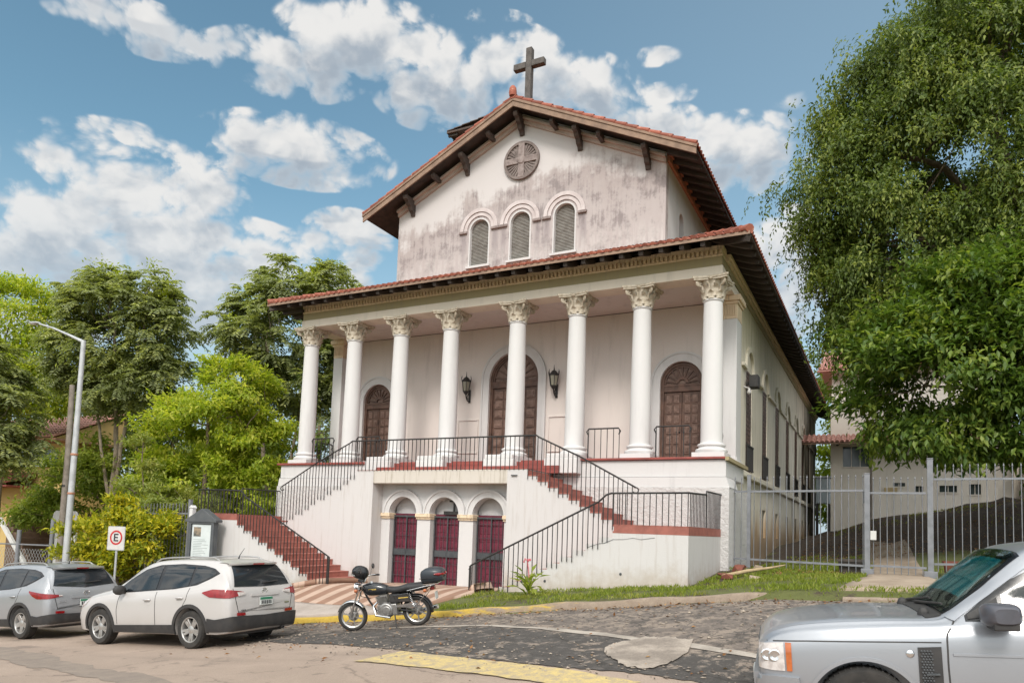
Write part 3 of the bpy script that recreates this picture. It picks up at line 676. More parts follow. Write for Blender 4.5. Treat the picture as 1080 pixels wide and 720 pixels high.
# --- columns
shaft = MB(); prof = []
for i in range(13):
    t = i / 12; z = .43 + (4.30 - .43) * t
    prof.append((.292 - .040 * t ** 1.8, z))
prof = [(.33, .405), (.305, .425)] + prof + [(.275, 4.31), (.285, 4.335), (.27, 4.36)]
shaft_me = None
base = MB(); base.box(-.43, -.43, 0, .43, .43, .15)
base.lathe([(.40, .15), (.425, .19), (.425, .235), (.395, .265), (.35, .28), (.335, .31), (.35, .335), (.375, .35), (.375, .385), (.345, .405), (.30, .41)], 36)
capm = MB(); capm.lathe([(.262, 4.34), (.255, 4.40), (.27, 4.60), (.31, 4.75), (.37, 4.84)], 24)
def leaf_strip(mb, ang, z0, h, r0, flare, wd):
    P = []
    for i in range(7):
        t = i / 6
        rr = r0 + .02 + flare * (t ** 2.2) + (0 if t < .8 else .02); zz = z0 + h * (1 - (1 - t) ** 1.15) - (0.05 * max(0, t - .75) / .25 * h * 1.6)
        ww = wd * (.75 + .5 * math.sin(math.pi * min(1, t * .9 + .1)) - .75 * max(0, t - .6))
        row = []
        for j in range(5):
            s = (j - 2) / 2; a = ang + s * ww / rr
            rj = rr + .022 * (1 - abs(s)) + (.012 if j % 2 else 0)
            row.append((rj * math.cos(a), rj * math.sin(a), zz - .02 * abs(s)))
        P.append(row)
    b0 = len(mb.v); mb.grid(P)
    Q = [[(q[0] * .93, q[1] * .93, q[2] - .004) for q in row] for row in P]; mb.grid(Q, True)
for k in range(8): leaf_strip(capm, math.pi * k / 4, 4.36, .22, .26, .07, .085)
for k in range(8): leaf_strip(capm, math.pi * (k + .5) / 4, 4.42, .32, .265, .11, .085)
for k in range(4):
    a = math.pi / 4 + k * math.pi / 2
    sp = []
    for i in range(26):
        t = i / 25; th = -1.2 + t * 9.0; r_ = .085 * (1 - t * .82)
        rad = .455 + r_ * math.cos(th) - .0; zz = 4.80 + r_ * math.sin(th)
        sp.append((rad * math.cos(a), rad * math.sin(a), zz))
    capm.tube([(.30 * math.cos(a), .30 * math.sin(a), 4.55), (.36 * math.cos(a), .36 * math.sin(a), 4.70)] + sp[::1], .030, 6)
    for s in (-1, 1):
        a2 = a + s * .62; capm.tube([(.30 * math.cos(a2), .30 * math.sin(a2), 4.60), (.34 * math.cos(a2), .34 * math.sin(a2), 4.74), (.37 * math.cos(a2 - s * .12), .37 * math.sin(a2 - s * .12), 4.80), (.36 * math.cos(a2 - s * .05), .36 * math.sin(a2 - s * .05), 4.76)], .026, 6)
    ac = k * math.pi / 2; capm.lathe([(0, -.04), (.05, -.03), (.065, 0), (.05, .03), (0, .04)], 10, Matrix.Translation((.375 * math.cos(ac), .375 * math.sin(ac), 4.88)))
ab = []
for k in range(4):
    a = k * math.pi / 2
    for i in range(9):
        t = -1 + i / 4 * 1.0; d = .37 + .085 * t * t; lat = .43 * t
        ab.append((d * math.cos(a) - lat * math.sin(a), d * math.sin(a) + lat * math.cos(a)))
capm.prism(ab, 4.85, 4.90, lambda a, c, wv: (a, c, wv)); capm.prism([(p[0] * 1.06, p[1] * 1.06) for p in ab], 4.90, 4.957, lambda a, c, wv: (a, c, wv))
shaft.lathe(prof, 40)
sm_, bm_, cm_ = shaft.mesh('column'), base.mesh('column_base'), capm.mesh('capital')
for me_, mt_ in ((sm_, M_column), (bm_, M_column), (cm_, M_cap)):
    me_.materials.append(mt_); me_.shade_smooth(); me_.set_sharp_from_angle(angle=R(35))
COLX = [0, 2, 4, 6, 8.44, 10.44, 12.44, 14.44]
for i, x in enumerate(COLX):
    o = bpy.data.objects.new('column', sm_); COL.objects.link(o); o.parent = CH; o.location = Vector((x, 0, 0)) - CH.location
    for nm, me_ in (('base', bm_), ('capital', cm_)):
        c = bpy.data.objects.new(nm, me_); COL.objects.link(c); c.parent = o
    if 1 < i < 6:
        p = MB(); p.box(x - .50, -1.00, -.44, x + .50, -.459, -.005); p.box(x - .46, -.98, -.0049, x + .46, -.4301, .13)
        p.build('pedestal', M_column, CH, bevel=.02)
# pilasters at the porch corners
for xs_ in (14.36, -.32):
    p = MB(); p.box(xs_, 1.55, .22, xs_ + .44, 2.3, 4.28); p.box(xs_ - .06, 1.49, 0, xs_ + .50, 2.36, .12); p.box(xs_ - .03, 1.52, .12, xs_ + .47, 2.33, .22)
    pl = part(p, 'pilaster', M_column, bevel=.012)
    c = MB(); c.box(xs_ - .01, 1.54, 4.281, xs_ + .45, 2.31, 4.34); c.box(xs_ - .005, 1.545, 4.34, xs_ + .445, 2.305, 4.72); c.box(xs_ - .05, 1.5, 4.72, xs_ + .49, 2.35, 4.80); c.box(xs_ - .11, 1.44, 4.80, xs_ + .55, 2.41, 4.955)
    for k in range(6): c.box(xs_ + .03 + k * .07, 1.515, 4.38, xs_ + .06 + k * .07, 1.545, 4.68)
    part(c, 'capital', M_cream, pl, bevel=.01)

# --- lower roof (porch and aisles)
EZ = 5.70; EY = -1.15; EX0, EX1 = -1.14, 15.58; SL = .395
TL, TR, TYb = 2.0, 12.44, 2.2
def tile_rows(mb, org, along, up, pitch, n_, tmax, r=.085, seg=6, nt=9):
    """barrel tiles: rows running up the slope, each row of overlapping courses"""
    along = Vector(along); up = Vector(up); nrm = along.cross(up)
    if nrm.z < 0: nrm = -nrm
    for k in range(n_):
        o = Vector(org) + along * (pitch * (k + .5)); L = tmax(pitch * (k + .5))
        if L < .15: continue
        cN = max(1, int(round(L / .40)))
        for c in range(cN):
            t0, t1 = L * c / cN - (.0 if c == 0 else .05), L * (c + 1) / cN
            j = rnd.uniform(-.006, .006)
            P = []
            for t, ri in ((t0, r * 1.06), (t1, r * .90)):
                row = []
                for s in range(seg + 1):
                    a = math.pi * s / seg
                    row.append(o + up * t + along * (-ri * math.cos(a) + j) + nrm * (ri * math.sin(a) * .9 + .015 + (.015 if t == t0 else 0)))
                P.append(row)
            if c == 0:                                    # thickness of the eave tile
                P = [[q * .25 + (o + up * t0) * .75 + nrm * .0 for q in P[0]]] + P
            mb.grid(P)
        # pan between the covers
        q0 = o + along * (pitch * .5)
        P = [[q0 + up * t + along * (a_ * pitch * .30) + nrm * (.004 + abs(a_) * .03) for a_ in (-1, 0, 1)] for t in (-.03, L)]
        mb.grid(P)
sl = Vector((0, 1, SL)).normalized(); mb = MB()
hip = EX1 - TR                                            # 45-degree hips
wdt = EX1 - EX0
tile_rows(mb, (EX0, EY, EZ), (1, 0, 0), sl, wdt / 76, 76, lambda s: min((TYb - EY) * math.sqrt(1 + SL ** 2), s * math.sqrt(1 + SL ** 2), (wdt - s) * math.sqrt(1 + SL ** 2)))
part(mb, 'porch_roof_tiles', M_roof, smooth=60, fix=False)
for sgn, ex in ((1, EX1), (-1, EX0)):
    mb = MB(); up = Vector((-sgn, 0, SL)).normalized(); Ltot = 30.2 - EY
    tile_rows(mb, (ex, EY, EZ), (0, 1, 0), up, Ltot / 140, 140, lambda s: min(abs(ex - (TR if sgn > 0 else TL)), s) * math.sqrt(1 + SL ** 2))
    part(mb, 'aisle_roof_tiles', M_roof, smooth=60, fix=False)
mb = MB()
zt = lambda d: EZ + d * SL
for (a, c, e, f) in (((EX0, EY), (EX1, EY), (TR, TYb), (TL, TYb)),):
    for dz in (-.02, -.075):
        pass
mb.add([(EX0, EY, EZ - .01), (EX1, EY, EZ - .01), (TR, TYb, zt(TYb - EY) - .01), (TL, TYb, zt(TYb - EY) - .01),
        (EX0, EY, EZ - .07), (EX1, EY, EZ - .07), (TR, TYb, zt(TYb - EY) - .07), (TL, TYb, zt(TYb - EY) - .07)],
       [(0, 1, 2, 3), (7, 6, 5, 4), (0, 4, 5, 1)])
for ex, tx_ in ((EX1, TR), (EX0, TL)):
    zz = zt(abs(ex - tx_))
    mb.add([(ex, EY, EZ - .01), (ex, 30.2, EZ - .01), (tx_, 30.2, zz - .01), (tx_, TYb, zz - .01), (ex, EY, EZ - .07), (ex, 30.2, EZ - .07), (tx_, 30.2, zz - .07), (tx_, TYb, zz - .07)],
           [(0, 1, 2, 3), (7, 6, 5, 4), (0, 4, 5, 1), (1, 5, 6, 2)])
part(mb, 'lower_roof_boards', M_dark)
for ex, tx_ in ((EX1, TR), (EX0, TL)):
    a = Vector((ex, EY, EZ)); c = Vector((tx_, TYb, zt(TYb - EY)))
    hp = MB()
    for k in range(11):
        p0 = a.lerp(c, max(0, k / 11 - .01)); p1 = a.lerp(c, (k + 1) / 11)
        hp.tube([p0 + Vector((0, 0, .07)), p1 + Vector((0, 0, .05))], [.12, .10], 8)
    part(hp, 'hip_tiles', M_roof, smooth=60)
# rafter tails : individual timbers
def rafter_me(name, L):
    r_ = MB(); r_.add([(-.06, 0, -.0), (.06, 0, 0), (.06, L, L * SL), (-.06, L, L * SL), (-.06, .02, -.10), (.06, .02, -.10), (.06, .2, -.15 + .2 * SL), (-.06, .2, -.15 + .2 * SL), (.06, L, L * SL - .17), (-.06, L, L * SL - .17)],
        [(0, 1, 2, 3), (0, 4, 5, 1), (4, 7, 6, 5), (7, 9, 8, 6), (2, 8, 9, 3), (0, 3, 9, 7, 4), (1, 5, 6, 8, 2)])
    me_ = r_.mesh(name); me_.materials.append(M_dark); return me_
rm = rafter_me('rafter', 1.0); rml = rafter_me('rafter', 1.35)
def rafter(x, y, rot, me_):
    o = bpy.data.objects.new('rafter', me_); COL.objects.link(o); o.parent = CH; o.location = Vector((x, y, EZ - .078)) - CH.location; o.rotation_euler = (0, 0, rot)
x = EX0 + .95
while x < EX1 - .85: rafter(x, EY + .06, 0, rm); x += .56
for k in range(52): rafter(EX1 - .06, EY + .75 + k * .585, R(90), rml)
far = MB()
for k in range(52): 
    y = EY + .75 + k * .585
    far.box(EX0 + .05, y - .06, EZ - .17, EX0 + 1.0, y + .06, EZ - .08, Matrix.Translation((0, 0, .0)))
part(far, 'hidden_side_rafters', M_dark)
for ex, s in ((EX1, -1), (EX0, 1)):
    hr = MB(); hr.bar((ex + s * .05, EY + .05, EZ - .16), (ex + s * 1.3, EY + 1.3, EZ - .16 + 1.25 * SL), .12, .16); part(hr, 'hip_rafter', M_dark)
mb = MB(); mb.box(EX0, EY - .012, EZ - .075, EX1, EY - .001, EZ + .01); part(mb, 'gutter_board', M_rake)

# --- upper nave
UX0, UX1, UZ0, UZA, UZE = 2.0, 12.44, 6.2, 12.55, 10.22
AP = 12.78; RS = .485; RX = 6.33                          # rake apex, slope and half width
wins = [(5.60, .43, 7.36, 8.70), (7.25, .43, 7.36, 8.70), (8.94, .43, 7.36, 8.70)]
zr = lambda x: AP - .12 - abs(x - CXX) * RS
part(holed_wall([(UX0, UZ0), (UX1, UZ0), (UX1, zr(UX1)), (CXX, zr(CXX)), (UX0, zr(UX0))], [arch(*q, 18) for q in wins], -.3, 0, FY(2.2)), 'gable_wall', M_upper)
mb = MB(); mb.box(UX0, 2.5, UZ0, UX0 + .3, 29, zr(UX0) - .0); mb.box(UX0 + .3, 28.7, UZ0, UX1 - .3, 29, zr(UX0)); part(mb, 'clerestory_wall', M_white)
cwin = [4.2 + 3.43 * k for k in range(7)]
part(holed_wall([(2.5, UZ0), (29, UZ0), (29, zr(UX1)), (2.5, zr(UX1))], [arch(y, .3, 7.7, 8.6, 10) for y in cwin], -.3, 0, FX(UX1)), 'clerestory_wall', M_white)
for y in cwin:
    mb = MB(); mb.prism(arch(y, .3, 7.7, 8.6, 10), -.25, -.22, FX(UX1)); part(mb, 'clerestory_window', M_dark)
mb = MB(); mb.box(UX1 + .002, 2.25, zr(UX1) - .30, UX1 + .10, 29, zr(UX1) - .12); mb.box(UX1 + .002, 2.25, zr(UX1) - .12, UX1 + .16, 29, zr(UX1) + .0); part(mb, 'terracotta_cornice', M_terra, bevel=.01)
for cx, hw, z0, zs in wins:
    w_ = MB(); w_.prism(arch(cx, hw - .005, z0 + .04, zs, 18), -.20, -.16, FY(2.2)); wo = part(w_, 'arched_window', M_shut)
    l_ = MB(); z = z0 + .08
    while z < zs + hw - .08:
        hh = hw - .04 if z < zs else math.sqrt(max(.01, (hw - .02) ** 2 - (z - zs) ** 2)) - .03
        l_.add([(cx - hh, 2.355, z), (cx + hh, 2.355, z), (cx + hh, 2.325, z + .012), (cx - hh, 2.325, z + .012), (cx - hh, 2.358, z + .05), (cx + hh, 2.358, z + .05)], [(0, 1, 2, 3), (3, 2, 5, 4)]); z += .052
    part(l_, 'louvres', M_shut, wo)
    f_ = MB(); f_.band([(cx - hw, z0)] + arcpts(cx, hw, zs, 20) + [(cx + hw, z0)], [(cx - hw + .05, z0)] + arcpts(cx, hw - .05, zs, 20) + [(cx + hw - .05, z0)], -.15, .005, FY(2.2)); f_.box(cx - hw - .06, 2.12, z0 - .08, cx + hw + .06, 2.36, z0 - .001)
    part(f_, 'frame', M_white, wo)
    h_ = MB(); h_.band(arcpts(cx, .77, zs, 22), arcpts(cx, .64, zs, 22), .002, .07, FY(2.2)); h_.band(arcpts(cx, .63, zs, 22), arcpts(cx, .50, zs, 22), .002, .035, FY(2.2))
    part(h_, 'arch_moulding', M_hood, wo, smooth=30)
    for xa in (cx - .82, cx + .50): i_ = MB(); i_.box(xa, 2.12, zs - .09, xa + .32, 2.198, zs - .002); part(i_, 'impost', M_stone, wo, bevel=.01)
# rose with rays and a cross
rs = MB(); rc_ = (7.25, 10.92)
M_rot = Matrix.Translation((rc_[0], 2.19, rc_[1])) @ Matrix.Rotation(R(90), 4, 'X')
rs.lathe([(.0, .0), (.60, .0), (.60, .025), (0, .025)], 40, M_rot, cap=False)
rose = part(rs, 'rose_medallion', M_stone)
q = MB(); q.band(arcpts(rc_[0], .69, rc_[1], 48, 0, 2 * math.pi)[:-1], arcpts(rc_[0], .60, rc_[1], 48, 0, 2 * math.pi)[:-1], .002, .10, FY(2.2), closed=True); part(q, 'rim', M_roser, rose, smooth=40)
q = MB()
for k in range(4):
    for j in range(5):
        a = k * math.pi / 2 + R(22 + j * 11.5); q.bar((rc_[0] + .2 * math.cos(a), 2.15, rc_[1] + .2 * math.sin(a)), (rc_[0] + .6 * math.cos(a), 2.15, rc_[1] + .6 * math.sin(a)), .035, .05)
part(q, 'rays', M_roser, rose)
q = MB(); q.box(rc_[0] - .12, 2.09, rc_[1] + .0, rc_[0] + .12, 2.16, rc_[1] + .62); q.box(rc_[0] - .12, 2.09, rc_[1] - .62, rc_[0] + .12, 2.16, rc_[1] - .001)
q.box(rc_[0] - .62, 2.095, rc_[1] - .11, rc_[0] - .121, 2.16, rc_[1] + .11); q.box(rc_[0] + .121, 2.095, rc_[1] - .11, rc_[0] + .62, 2.16, rc_[1] + .11)
q.lathe([(.0, .14), (.12, .13), (.17, .09), (.18, .0)], 20, M_rot); part(q, 'stone_cross', M_stone, rose, bevel=.01)
# upper roof : boards, rake boards, tiles, side rafters, corbels
RY0, RY1 = 1.40, 29.8
nrmz = math.sqrt(1 + RS ** 2)
mb = MB()
for s in (-1, 1):
    e = (CXX + s * RX, AP - RX * RS)
    mb.add([(CXX, RY0 + .05, AP - .02), (CXX, RY1, AP - .02), (e[0], RY1, e[1] - .02), (e[0], RY0 + .05, e[1] - .02), (CXX, RY0 + .05, AP - .09), (CXX, RY1, AP - .09), (e[0], RY1, e[1] - .09), (e[0], RY0 + .05, e[1] - .09)],
           [(0, 1, 2, 3), (7, 6, 5, 4), (3, 2, 6, 7), (0, 3, 7, 4)])
part(mb, 'upper_roof_boards', M_dark)
for s in (-1, 1):
    mb = MB(); P = [(CXX, AP), (CXX + s * (RX + .02), AP - (RX + .02) * RS), (CXX + s * (RX + .02), AP - (RX + .02) * RS - .25), (CXX, AP - .25)]
    mb.prism(P, -.05, .0, FY(RY0)); mb.prism([(P[0][0], P[0][1] + .035), (P[1][0] + s * .02, P[1][1] + .035), (P[1][0] + s * .02, P[1][1] - .06), (P[0][0], P[0][1] - .06)], .001, .03, FY(RY0))
    part(mb, 'rake_board', M_rake)
    mb = MB(); P = [(CXX, AP - .36), (CXX + s * 5.22, AP - .36 - 5.22 * RS), (CXX + s * 5.22, AP - .50 - 5.22 * RS), (CXX, AP - .50)]
    mb.prism(P, .002, .10, FY(2.2)); P2 = [(CXX, AP - .28), (CXX + s * 5.22, AP - .28 - 5.22 * RS), (CXX + s * 5.22, AP - .362 - 5.22 * RS), (CXX, AP - .362)]
    mb.prism(P2, .002, .2, FY(2.2)); part(mb, 'gable_moulding', M_gmould)
    mb = MB(); up = Vector((-s, 0, RS)).normalized(); Ltot = RY1 - RY0 + .04
    tile_rows(mb, (CXX + s * (RX + .03), RY0 - .02, AP - (RX + .03) * RS + .01), (0, 1, 0), up, Ltot / 120, 120, lambda t: (RX + .03) * nrmz, seg=5)
    part(mb, 'upper_roof_tiles', M_roof, smooth=60, fix=False)
    # verge course along the rake
    mb = MB()
    for k in range(17):
        t0, t1 = k / 17, (k + 1) / 17 + .006
        mb.tube([(CXX + s * (RX + .03) * (1 - t), RY0 + .03, AP - (RX + .03) * (1 - t) * RS + .06 + dz) for t, dz in ((t0, .03), (t1, 0))], [.085, .07], 8)
    part(mb, 'verge_tiles', M_roof, smooth=60)
mb = MB()
for k in range(60): mb.tube([(CXX, RY0 - .04 + k * .48, AP + .12), (CXX, RY0 - .04 + k * .48 + .5, AP + .09)], [.13, .11], 8)
part(mb, 'ridge_tiles', M_roof, smooth=60)
mb = MB(); mb.lathe([(.0, 0), (.12, .0), (.14, .12), (.12, .28), (.06, .36), (0, .38)], 12, Matrix.Translation((CXX - .02, RY0 + .0, AP + .1))); part(mb, 'ridge_finial', M_roof, smooth=50)
urm = MB(); L = .95
urm.add([(-.06, 0, 0), (.06, 0, 0), (.06, L, L * RS), (-.06, L, L * RS), (-.06, .02, -.1), (.06, .02, -.1), (.06, L, L * RS - .17), (-.06, L, L * RS - .17)], [(0, 1, 2, 3), (0, 4, 5, 1), (4, 7, 6, 5), (2, 6, 7, 3), (0, 3, 7, 4), (1, 5, 6, 2)])
ur_me = urm.mesh('upper_rafter'); ur_me.materials.append(M_dark)
for k in range(34):
    o = bpy.data.objects.new('upper_rafter', ur_me); COL.objects.link(o); o.parent = CH; o.location = Vector((CXX + RX - .07, 2.0 + k * .62, AP - (RX - .07) * RS - .098)) - CH.location; o.rotation_euler = (0, 0, R(90))
def corbel(x, big=True):
    zt_ = AP - .27 - abs(x - CXX) * RS; c = MB()
    if big:
        pr = [(2.2, 0), (1.58, 0), (1.55, -.08), (1.60, -.16), (1.72, -.18), (1.79, -.28), (1.91, -.33), (1.98, -.46), (2.09, -.51), (2.14, -.62), (2.2, -.62)]
        if abs(x - CXX) < .1: zt_ -= .05
        c.prism([(a, zt_ + e) for a, e in pr], -.085, .085, lambda a, e, wv: (x + wv, a, e))
    else: c.prism([(2.2, zt_ + .02), (1.60, zt_ + .02), (1.58, zt_ - .08), (1.66, zt_ - .16), (2.2, zt_ - .16)], -.075, .075, lambda a, e, wv: (x + wv, a, e))
    part(c, 'corbel' if big else 'purlin_end', M_corb, bevel=.015)
for x in (2.66, 5.02, 7.22, 9.46, 11.85): corbel(x)
for x in (3.86, 6.12, 8.6, 10.3): corbel(x, False)
# rooftop cross, back dormer
mb = MB(); cy = 2.55; mb.box(7.115, cy - .115, AP + .05, 7.345, cy + .115, 15.32); mb.box(6.62, cy - .11, 14.58, 7.114, cy + .11, 14.81); mb.box(7.346, cy - .11, 14.58, 7.84, cy + .11, 14.81)
part(mb, 'roof_cross', M_cross, bevel=.02)
M_oldtile = mat('blackened_tile', (.10, .065, .05), (.06, .045, .04), 4, .85)
mb = MB(); mb.box(2.0, 6.3, 9.6, 3.5, 7.8, 15.2); dm = part(mb, 'roof_turret', M_white)
mb = MB(); tile_rows(mb, (1.5, 5.95, 15.30), (0, 1, 0), Vector((1, 0, .12)).normalized(), .2, 11, lambda s_: 2.45); mb.box(1.5, 5.95, 15.21, 3.95, 8.15, 15.29); part(mb, 'turret_roof', M_oldtile, dm, fix=False)
for k in range(6): mb = MB(); mb.box(1.52, 6.05 + k * .4, 15.10, 1.99, 6.15 + k * .4, 15.208); part(mb, 'turret_rafter', M_dark, dm)

# --- lower arcade under the landing
SY, AY = -2.35, -1.85
ac = [5.76, CXX, mirx(5.76)]
part(holed_wall([(4.95, -4.2), (9.49, -4.2), (9.49, -.78), (4.95, -.78)], [arch(c, .50, -4.19, -1.72, 18) for c in ac], -.22, 0, FY(AY)), 'arcade_wall', M_white)
mb = MB()
for c in ac: mb.band(arcpts(c, .68, -1.70, 22), arcpts(c, .50, -1.70, 22), .002, .07, FY(AY)); mb.band(arcpts(c, .72, -1.70, 22), arcpts(c, .66, -1.70, 22), .0025, .10, FY(AY))
part(mb, 'arcade_archivolts', M_white, smooth=30)
for x0, x1 in ((4.96, 5.29), (6.23, 6.75), (7.69, 8.21), (9.15, 9.48)):
    mb = MB(); mb.box(x0, AY - .09, -1.80, x1, AY + .26, -1.69); mb.box(x0 + .01, AY - .05, -1.86, x1 - .01, AY + .24, -1.80)
    part(mb, 'arcade_impost', M_cream, bevel=.012)
mb = MB(); mb.box(4.952, AY + .221, -4.2, 5.16, -.70, -.83); mb.box(9.28, AY + .221, -4.2, 9.488, -.70, -.83)
for xm in (6.49, 7.95): mb.box(xm - .16, AY + .221, -4.2, xm + .16, -.95, -.83)
part(mb, 'vestibule_walls', M_white)
mb = MB(); mb.box(4.952, -.95, -4.2, 9.488, -.71, -.83); part(mb, 'vestibule_back', M_white)
for c in ac: mb = MB(); mb.box(c - .53, -1.50, -1.69, c + .53, -1.42, -.84); part(mb, 'niche_back', M_white)
for i, c in enumerate(ac):
    d = MB(); d.box(c - .56, -1.60, -3.86, c + .56, -1.52, -1.70); dr = part(d, 'lower_door', M_maroon)
    pn = MB()
    for a in range(4):
        for e in range(9): pn.box(c - .42 + a * .21 + .015, -1.614, -3.80 + e * .225, c - .42 + (a + 1) * .21 - .015, -1.6005, -3.80 + e * .225 + .19)
    part(pn, 'door_panels', M_maroon, dr, bevel=.006)
    gr = MB(); y = -1.66
    for xx in (c - .47, c - .015, c + .44): gr.box(xx, y - .02, -3.86, xx + .03, y + .02, -1.74)
    gr.box(c - .47, y - .018, -3.84, c + .475, y + .018, -3.79); gr.box(c - .47, y - .018, -1.80, c + .475, y + .018, -1.75); gr.box(c - .425, y - .022, -2.94, c - .021, y + .01, -2.76); gr.box(c + .026, y - .022, -2.94, c + .429, y + .01, -2.76)
    for k in range(7): gr.box(c - .40 + k * .125, y - .006, -3.8, c - .390 + k * .125, y + .008, -1.78)
    for k in range(5): gr.box(c - .44, y - .010, -3.55 + k * .40, c + .44, y + .002, -3.54 + k * .40)
    part(gr, 'door_grille', M_grey, dr)
mb = MB(); mb.box(7.08, -1.70, -1.70, 7.62, -1.5, -1.60); mb.box(7.36, -1.63, -1.60, 7.41, -1.59, -1.08); mb.box(7.22, -1.625, -1.33, 7.55, -1.595, -1.28); part(mb, 'niche_cross', M_iron)
mb = MB(); mb.lathe([(0, -.09), (.06, -.07), (.09, 0), (.06, .07), (.03, .09), (.03, .16), (.0, .16)], 14, Matrix.Translation((6.98, -1.6, -1.22))); part(mb, 'globe_light', M_white, smooth=60)

# --- landing slab and stairs
mb = MB(); mb.box(4.951, SY, -.83, 9.489, -1.045, -.445); mb.box(4.951, -1.045, -.83, 9.489, -.70, -.46)
part(mb, 'landing_slab', M_edge, bevel=.012)
RUN, RISE = .30, .158
def mk(mir, x0, y0, z0, x1, y1, z1, mb):
    if mir: x0, x1 = mirx(x1), mirx(x0)
    mb.box(x0, y0, z0, x1, y1, z1)
LX0, LX1, LY = 13.12, 14.85, -4.10
for mir in (False, True):
    st = MB(); rd = MB()
    # upper flight : from the slab down to the side landing
    mk(mir, 9.49, SY, -5, 10.10, -.70, -.445, st)
    nU = 10; ru = (LX0 - 10.10) / nU * 1.0; rz = (2.03 - .44) / nU
    for k in range(nU):
        zt_ = -.44 - rz * (k + 1) if k < nU - 1 else -2.03
        xa = 10.10 + ru * k
        if k < nU - 1:
            mk(mir, xa, SY, -5, xa + ru, -.70, zt_ - .03, st); mk(mir, xa - .002, SY + (.05 if mir else -.012), zt_ - .03, xa + ru + .025, -.702, zt_, rd)
            if mir: mk(mir, xa, SY, zt_ - .03, xa + ru, SY + .05, zt_ + .012, st)
        mk(mir, xa + .001, SY + (.05 if mir else -.008), zt_ + .0, xa + .018, -.703, zt_ + rz - .03, rd)
    mk(mir, 10.10 - .9, SY - .012, -.4449, 10.125, -.745, -.435, rd)
    # side landing
    xl_ = 10.10 + ru * (nU - 1)
    mk(mir, xl_, SY, -5.4, 13.1402, -.70, -2.075, st); mk(mir, 13.1404, LY, -5.4, LX1, -.70, -2.075, st)
    mk(mir, xl_ + .02, SY - .012, -2.0749, 13.1402, -.703, -2.03, rd); mk(mir, 13.1404, LY - .003, -2.0749, LX1 + .004, -.703, -2.03, rd)
    mk(mir, LX0 + .05, LY - .004, -2.03, LX1 + .005, LY + .12, -1.88, rd); mk(mir, LX1 - .12, LY + .12, -2.03, LX1 + .005, -.705, -1.88, rd)
    # lower flight, in front : down towards the middle
    nL = 11; rl = (13.14 - 9.62) / nL; rzl = (3.80 - 2.03) / nL
    for k in range(nL):
        zt_ = -2.03 - rzl * (k + 1); xb = 13.14 - rl * k
        mk(mir, xb - rl, LY, -5, xb, SY - .002, zt_ - .03, st)
        mk(mir, xb - rl - .025, LY + (-.012 if mir else .06), zt_ - .03, xb + .001, SY - .013, zt_, rd)
        if not mir: mk(mir, xb - rl, LY, zt_ - .03, xb, LY + .06, zt_ + .012, st)
        mk(mir, xb - .018, LY - (.008 if mir else -.1), zt_ + .0005, xb - .001, SY - .014, zt_ + rzl - .03, rd)
    s_ = part(st, 'staircase', M_stairw); part(rd, 'step_tiles', M_step, s_)
# crack and drain spots on the right stair wall
q = MB(); cr_ = [(12.55, -2.42), (12.8, -2.33), (12.95, -2.31), (13.15, -2.22), (13.4, -2.21), (13.62, -2.17), (13.8, -2.2), (14.1, -2.15)]
for (a, c), (e, f) in zip(cr_[:-1], cr_[1:]): q.bar((a, LY - .001, c), (e + .01, LY - .001, f), .012, .004 + .006 * rnd.random())
part(q, 'wall_crack', M_grey)
for a, c in ((13.35, -2.98), (11.5, -3.25), (10.9, -3.3)): q = MB(); q.lathe([(0, .0), (.03, .0), (.03, .012), (0, .012)], 10, Matrix.Translation((a, LY, c)) @ Matrix.Rotation(R(90), 4, 'X')); part(q, 'drain_hole', M_grey)
mb = MB(); mb.box(9.62, SY - .05, -.62, 9.80, SY - .001, -.60); part(mb, 'drip_stone', M_grey)

# --- iron railings
def railing(name, pts, bottoms, spacing=.135, loops=()):
    """pts: handrail polyline; bottoms(x or s)->foot height via callable on 3D point"""
    hb = MB(); pts = [Vector(p) for p in pts]
    hr = MB(); hr.tube(pts, .022, 6)
    for lp in loops: hr.tube(lp, .016, 6)
    L = 0; nxt = .02
    for a, c in zip(pts[:-1], pts[1:]):
        d = (c - a).length
        if math.hypot((c - a).x, (c - a).y) < 1e-4: continue
        while nxt <= L + d:
            p = a.lerp(c, (nxt - L) / d); zb = bottoms(p)
            if zb is not None and p.z - zb > .1: hb.box(p.x - .0085, p.y - .0085, zb, p.x + .0085, p.y + .0085, p.z - .015)
            nxt += spacing
        L += d
    o = part(hb, name, M_iron); part(hr, 'handrail', M_iron, o, smooth=60); return o
def curl(x, y, z, s, r=.07): return [(x + s * r * math.sin(t) , y, z - r + r * math.cos(t)) for t in [i * math.pi * 1.35 / 10 for i in range(11)]]
def stairz_u(p):
    x = p.x if p.x > CXX else mirx(p.x)
    if x < 10.08: return -.46
    k = int((x - 10.10) / .302); return -.44 - .159 * (k + 1) - .12
yr = SY - .03
railing('landing_railing', [(1.33, yr, -.93), (2.85, yr, -.13), (4.02, yr, .40), (4.10, yr, .455), (mirx(4.10), yr, .455), (mirx(4.02), yr, .40), (mirx(2.85), yr, -.13), (mirx(1.33), yr, -.93)],
        stairz_u, .14, [curl(1.33, yr, -.93, -1), curl(mirx(1.33), yr, -.93, 1)])
def stairz_l(p):
    x = p.x if p.x > CXX else mirx(p.x)
    if x > 13.13: return -1.88
    k = int((13.14 - x) / .32); return -2.03 - .161 * (k + 1) - .1
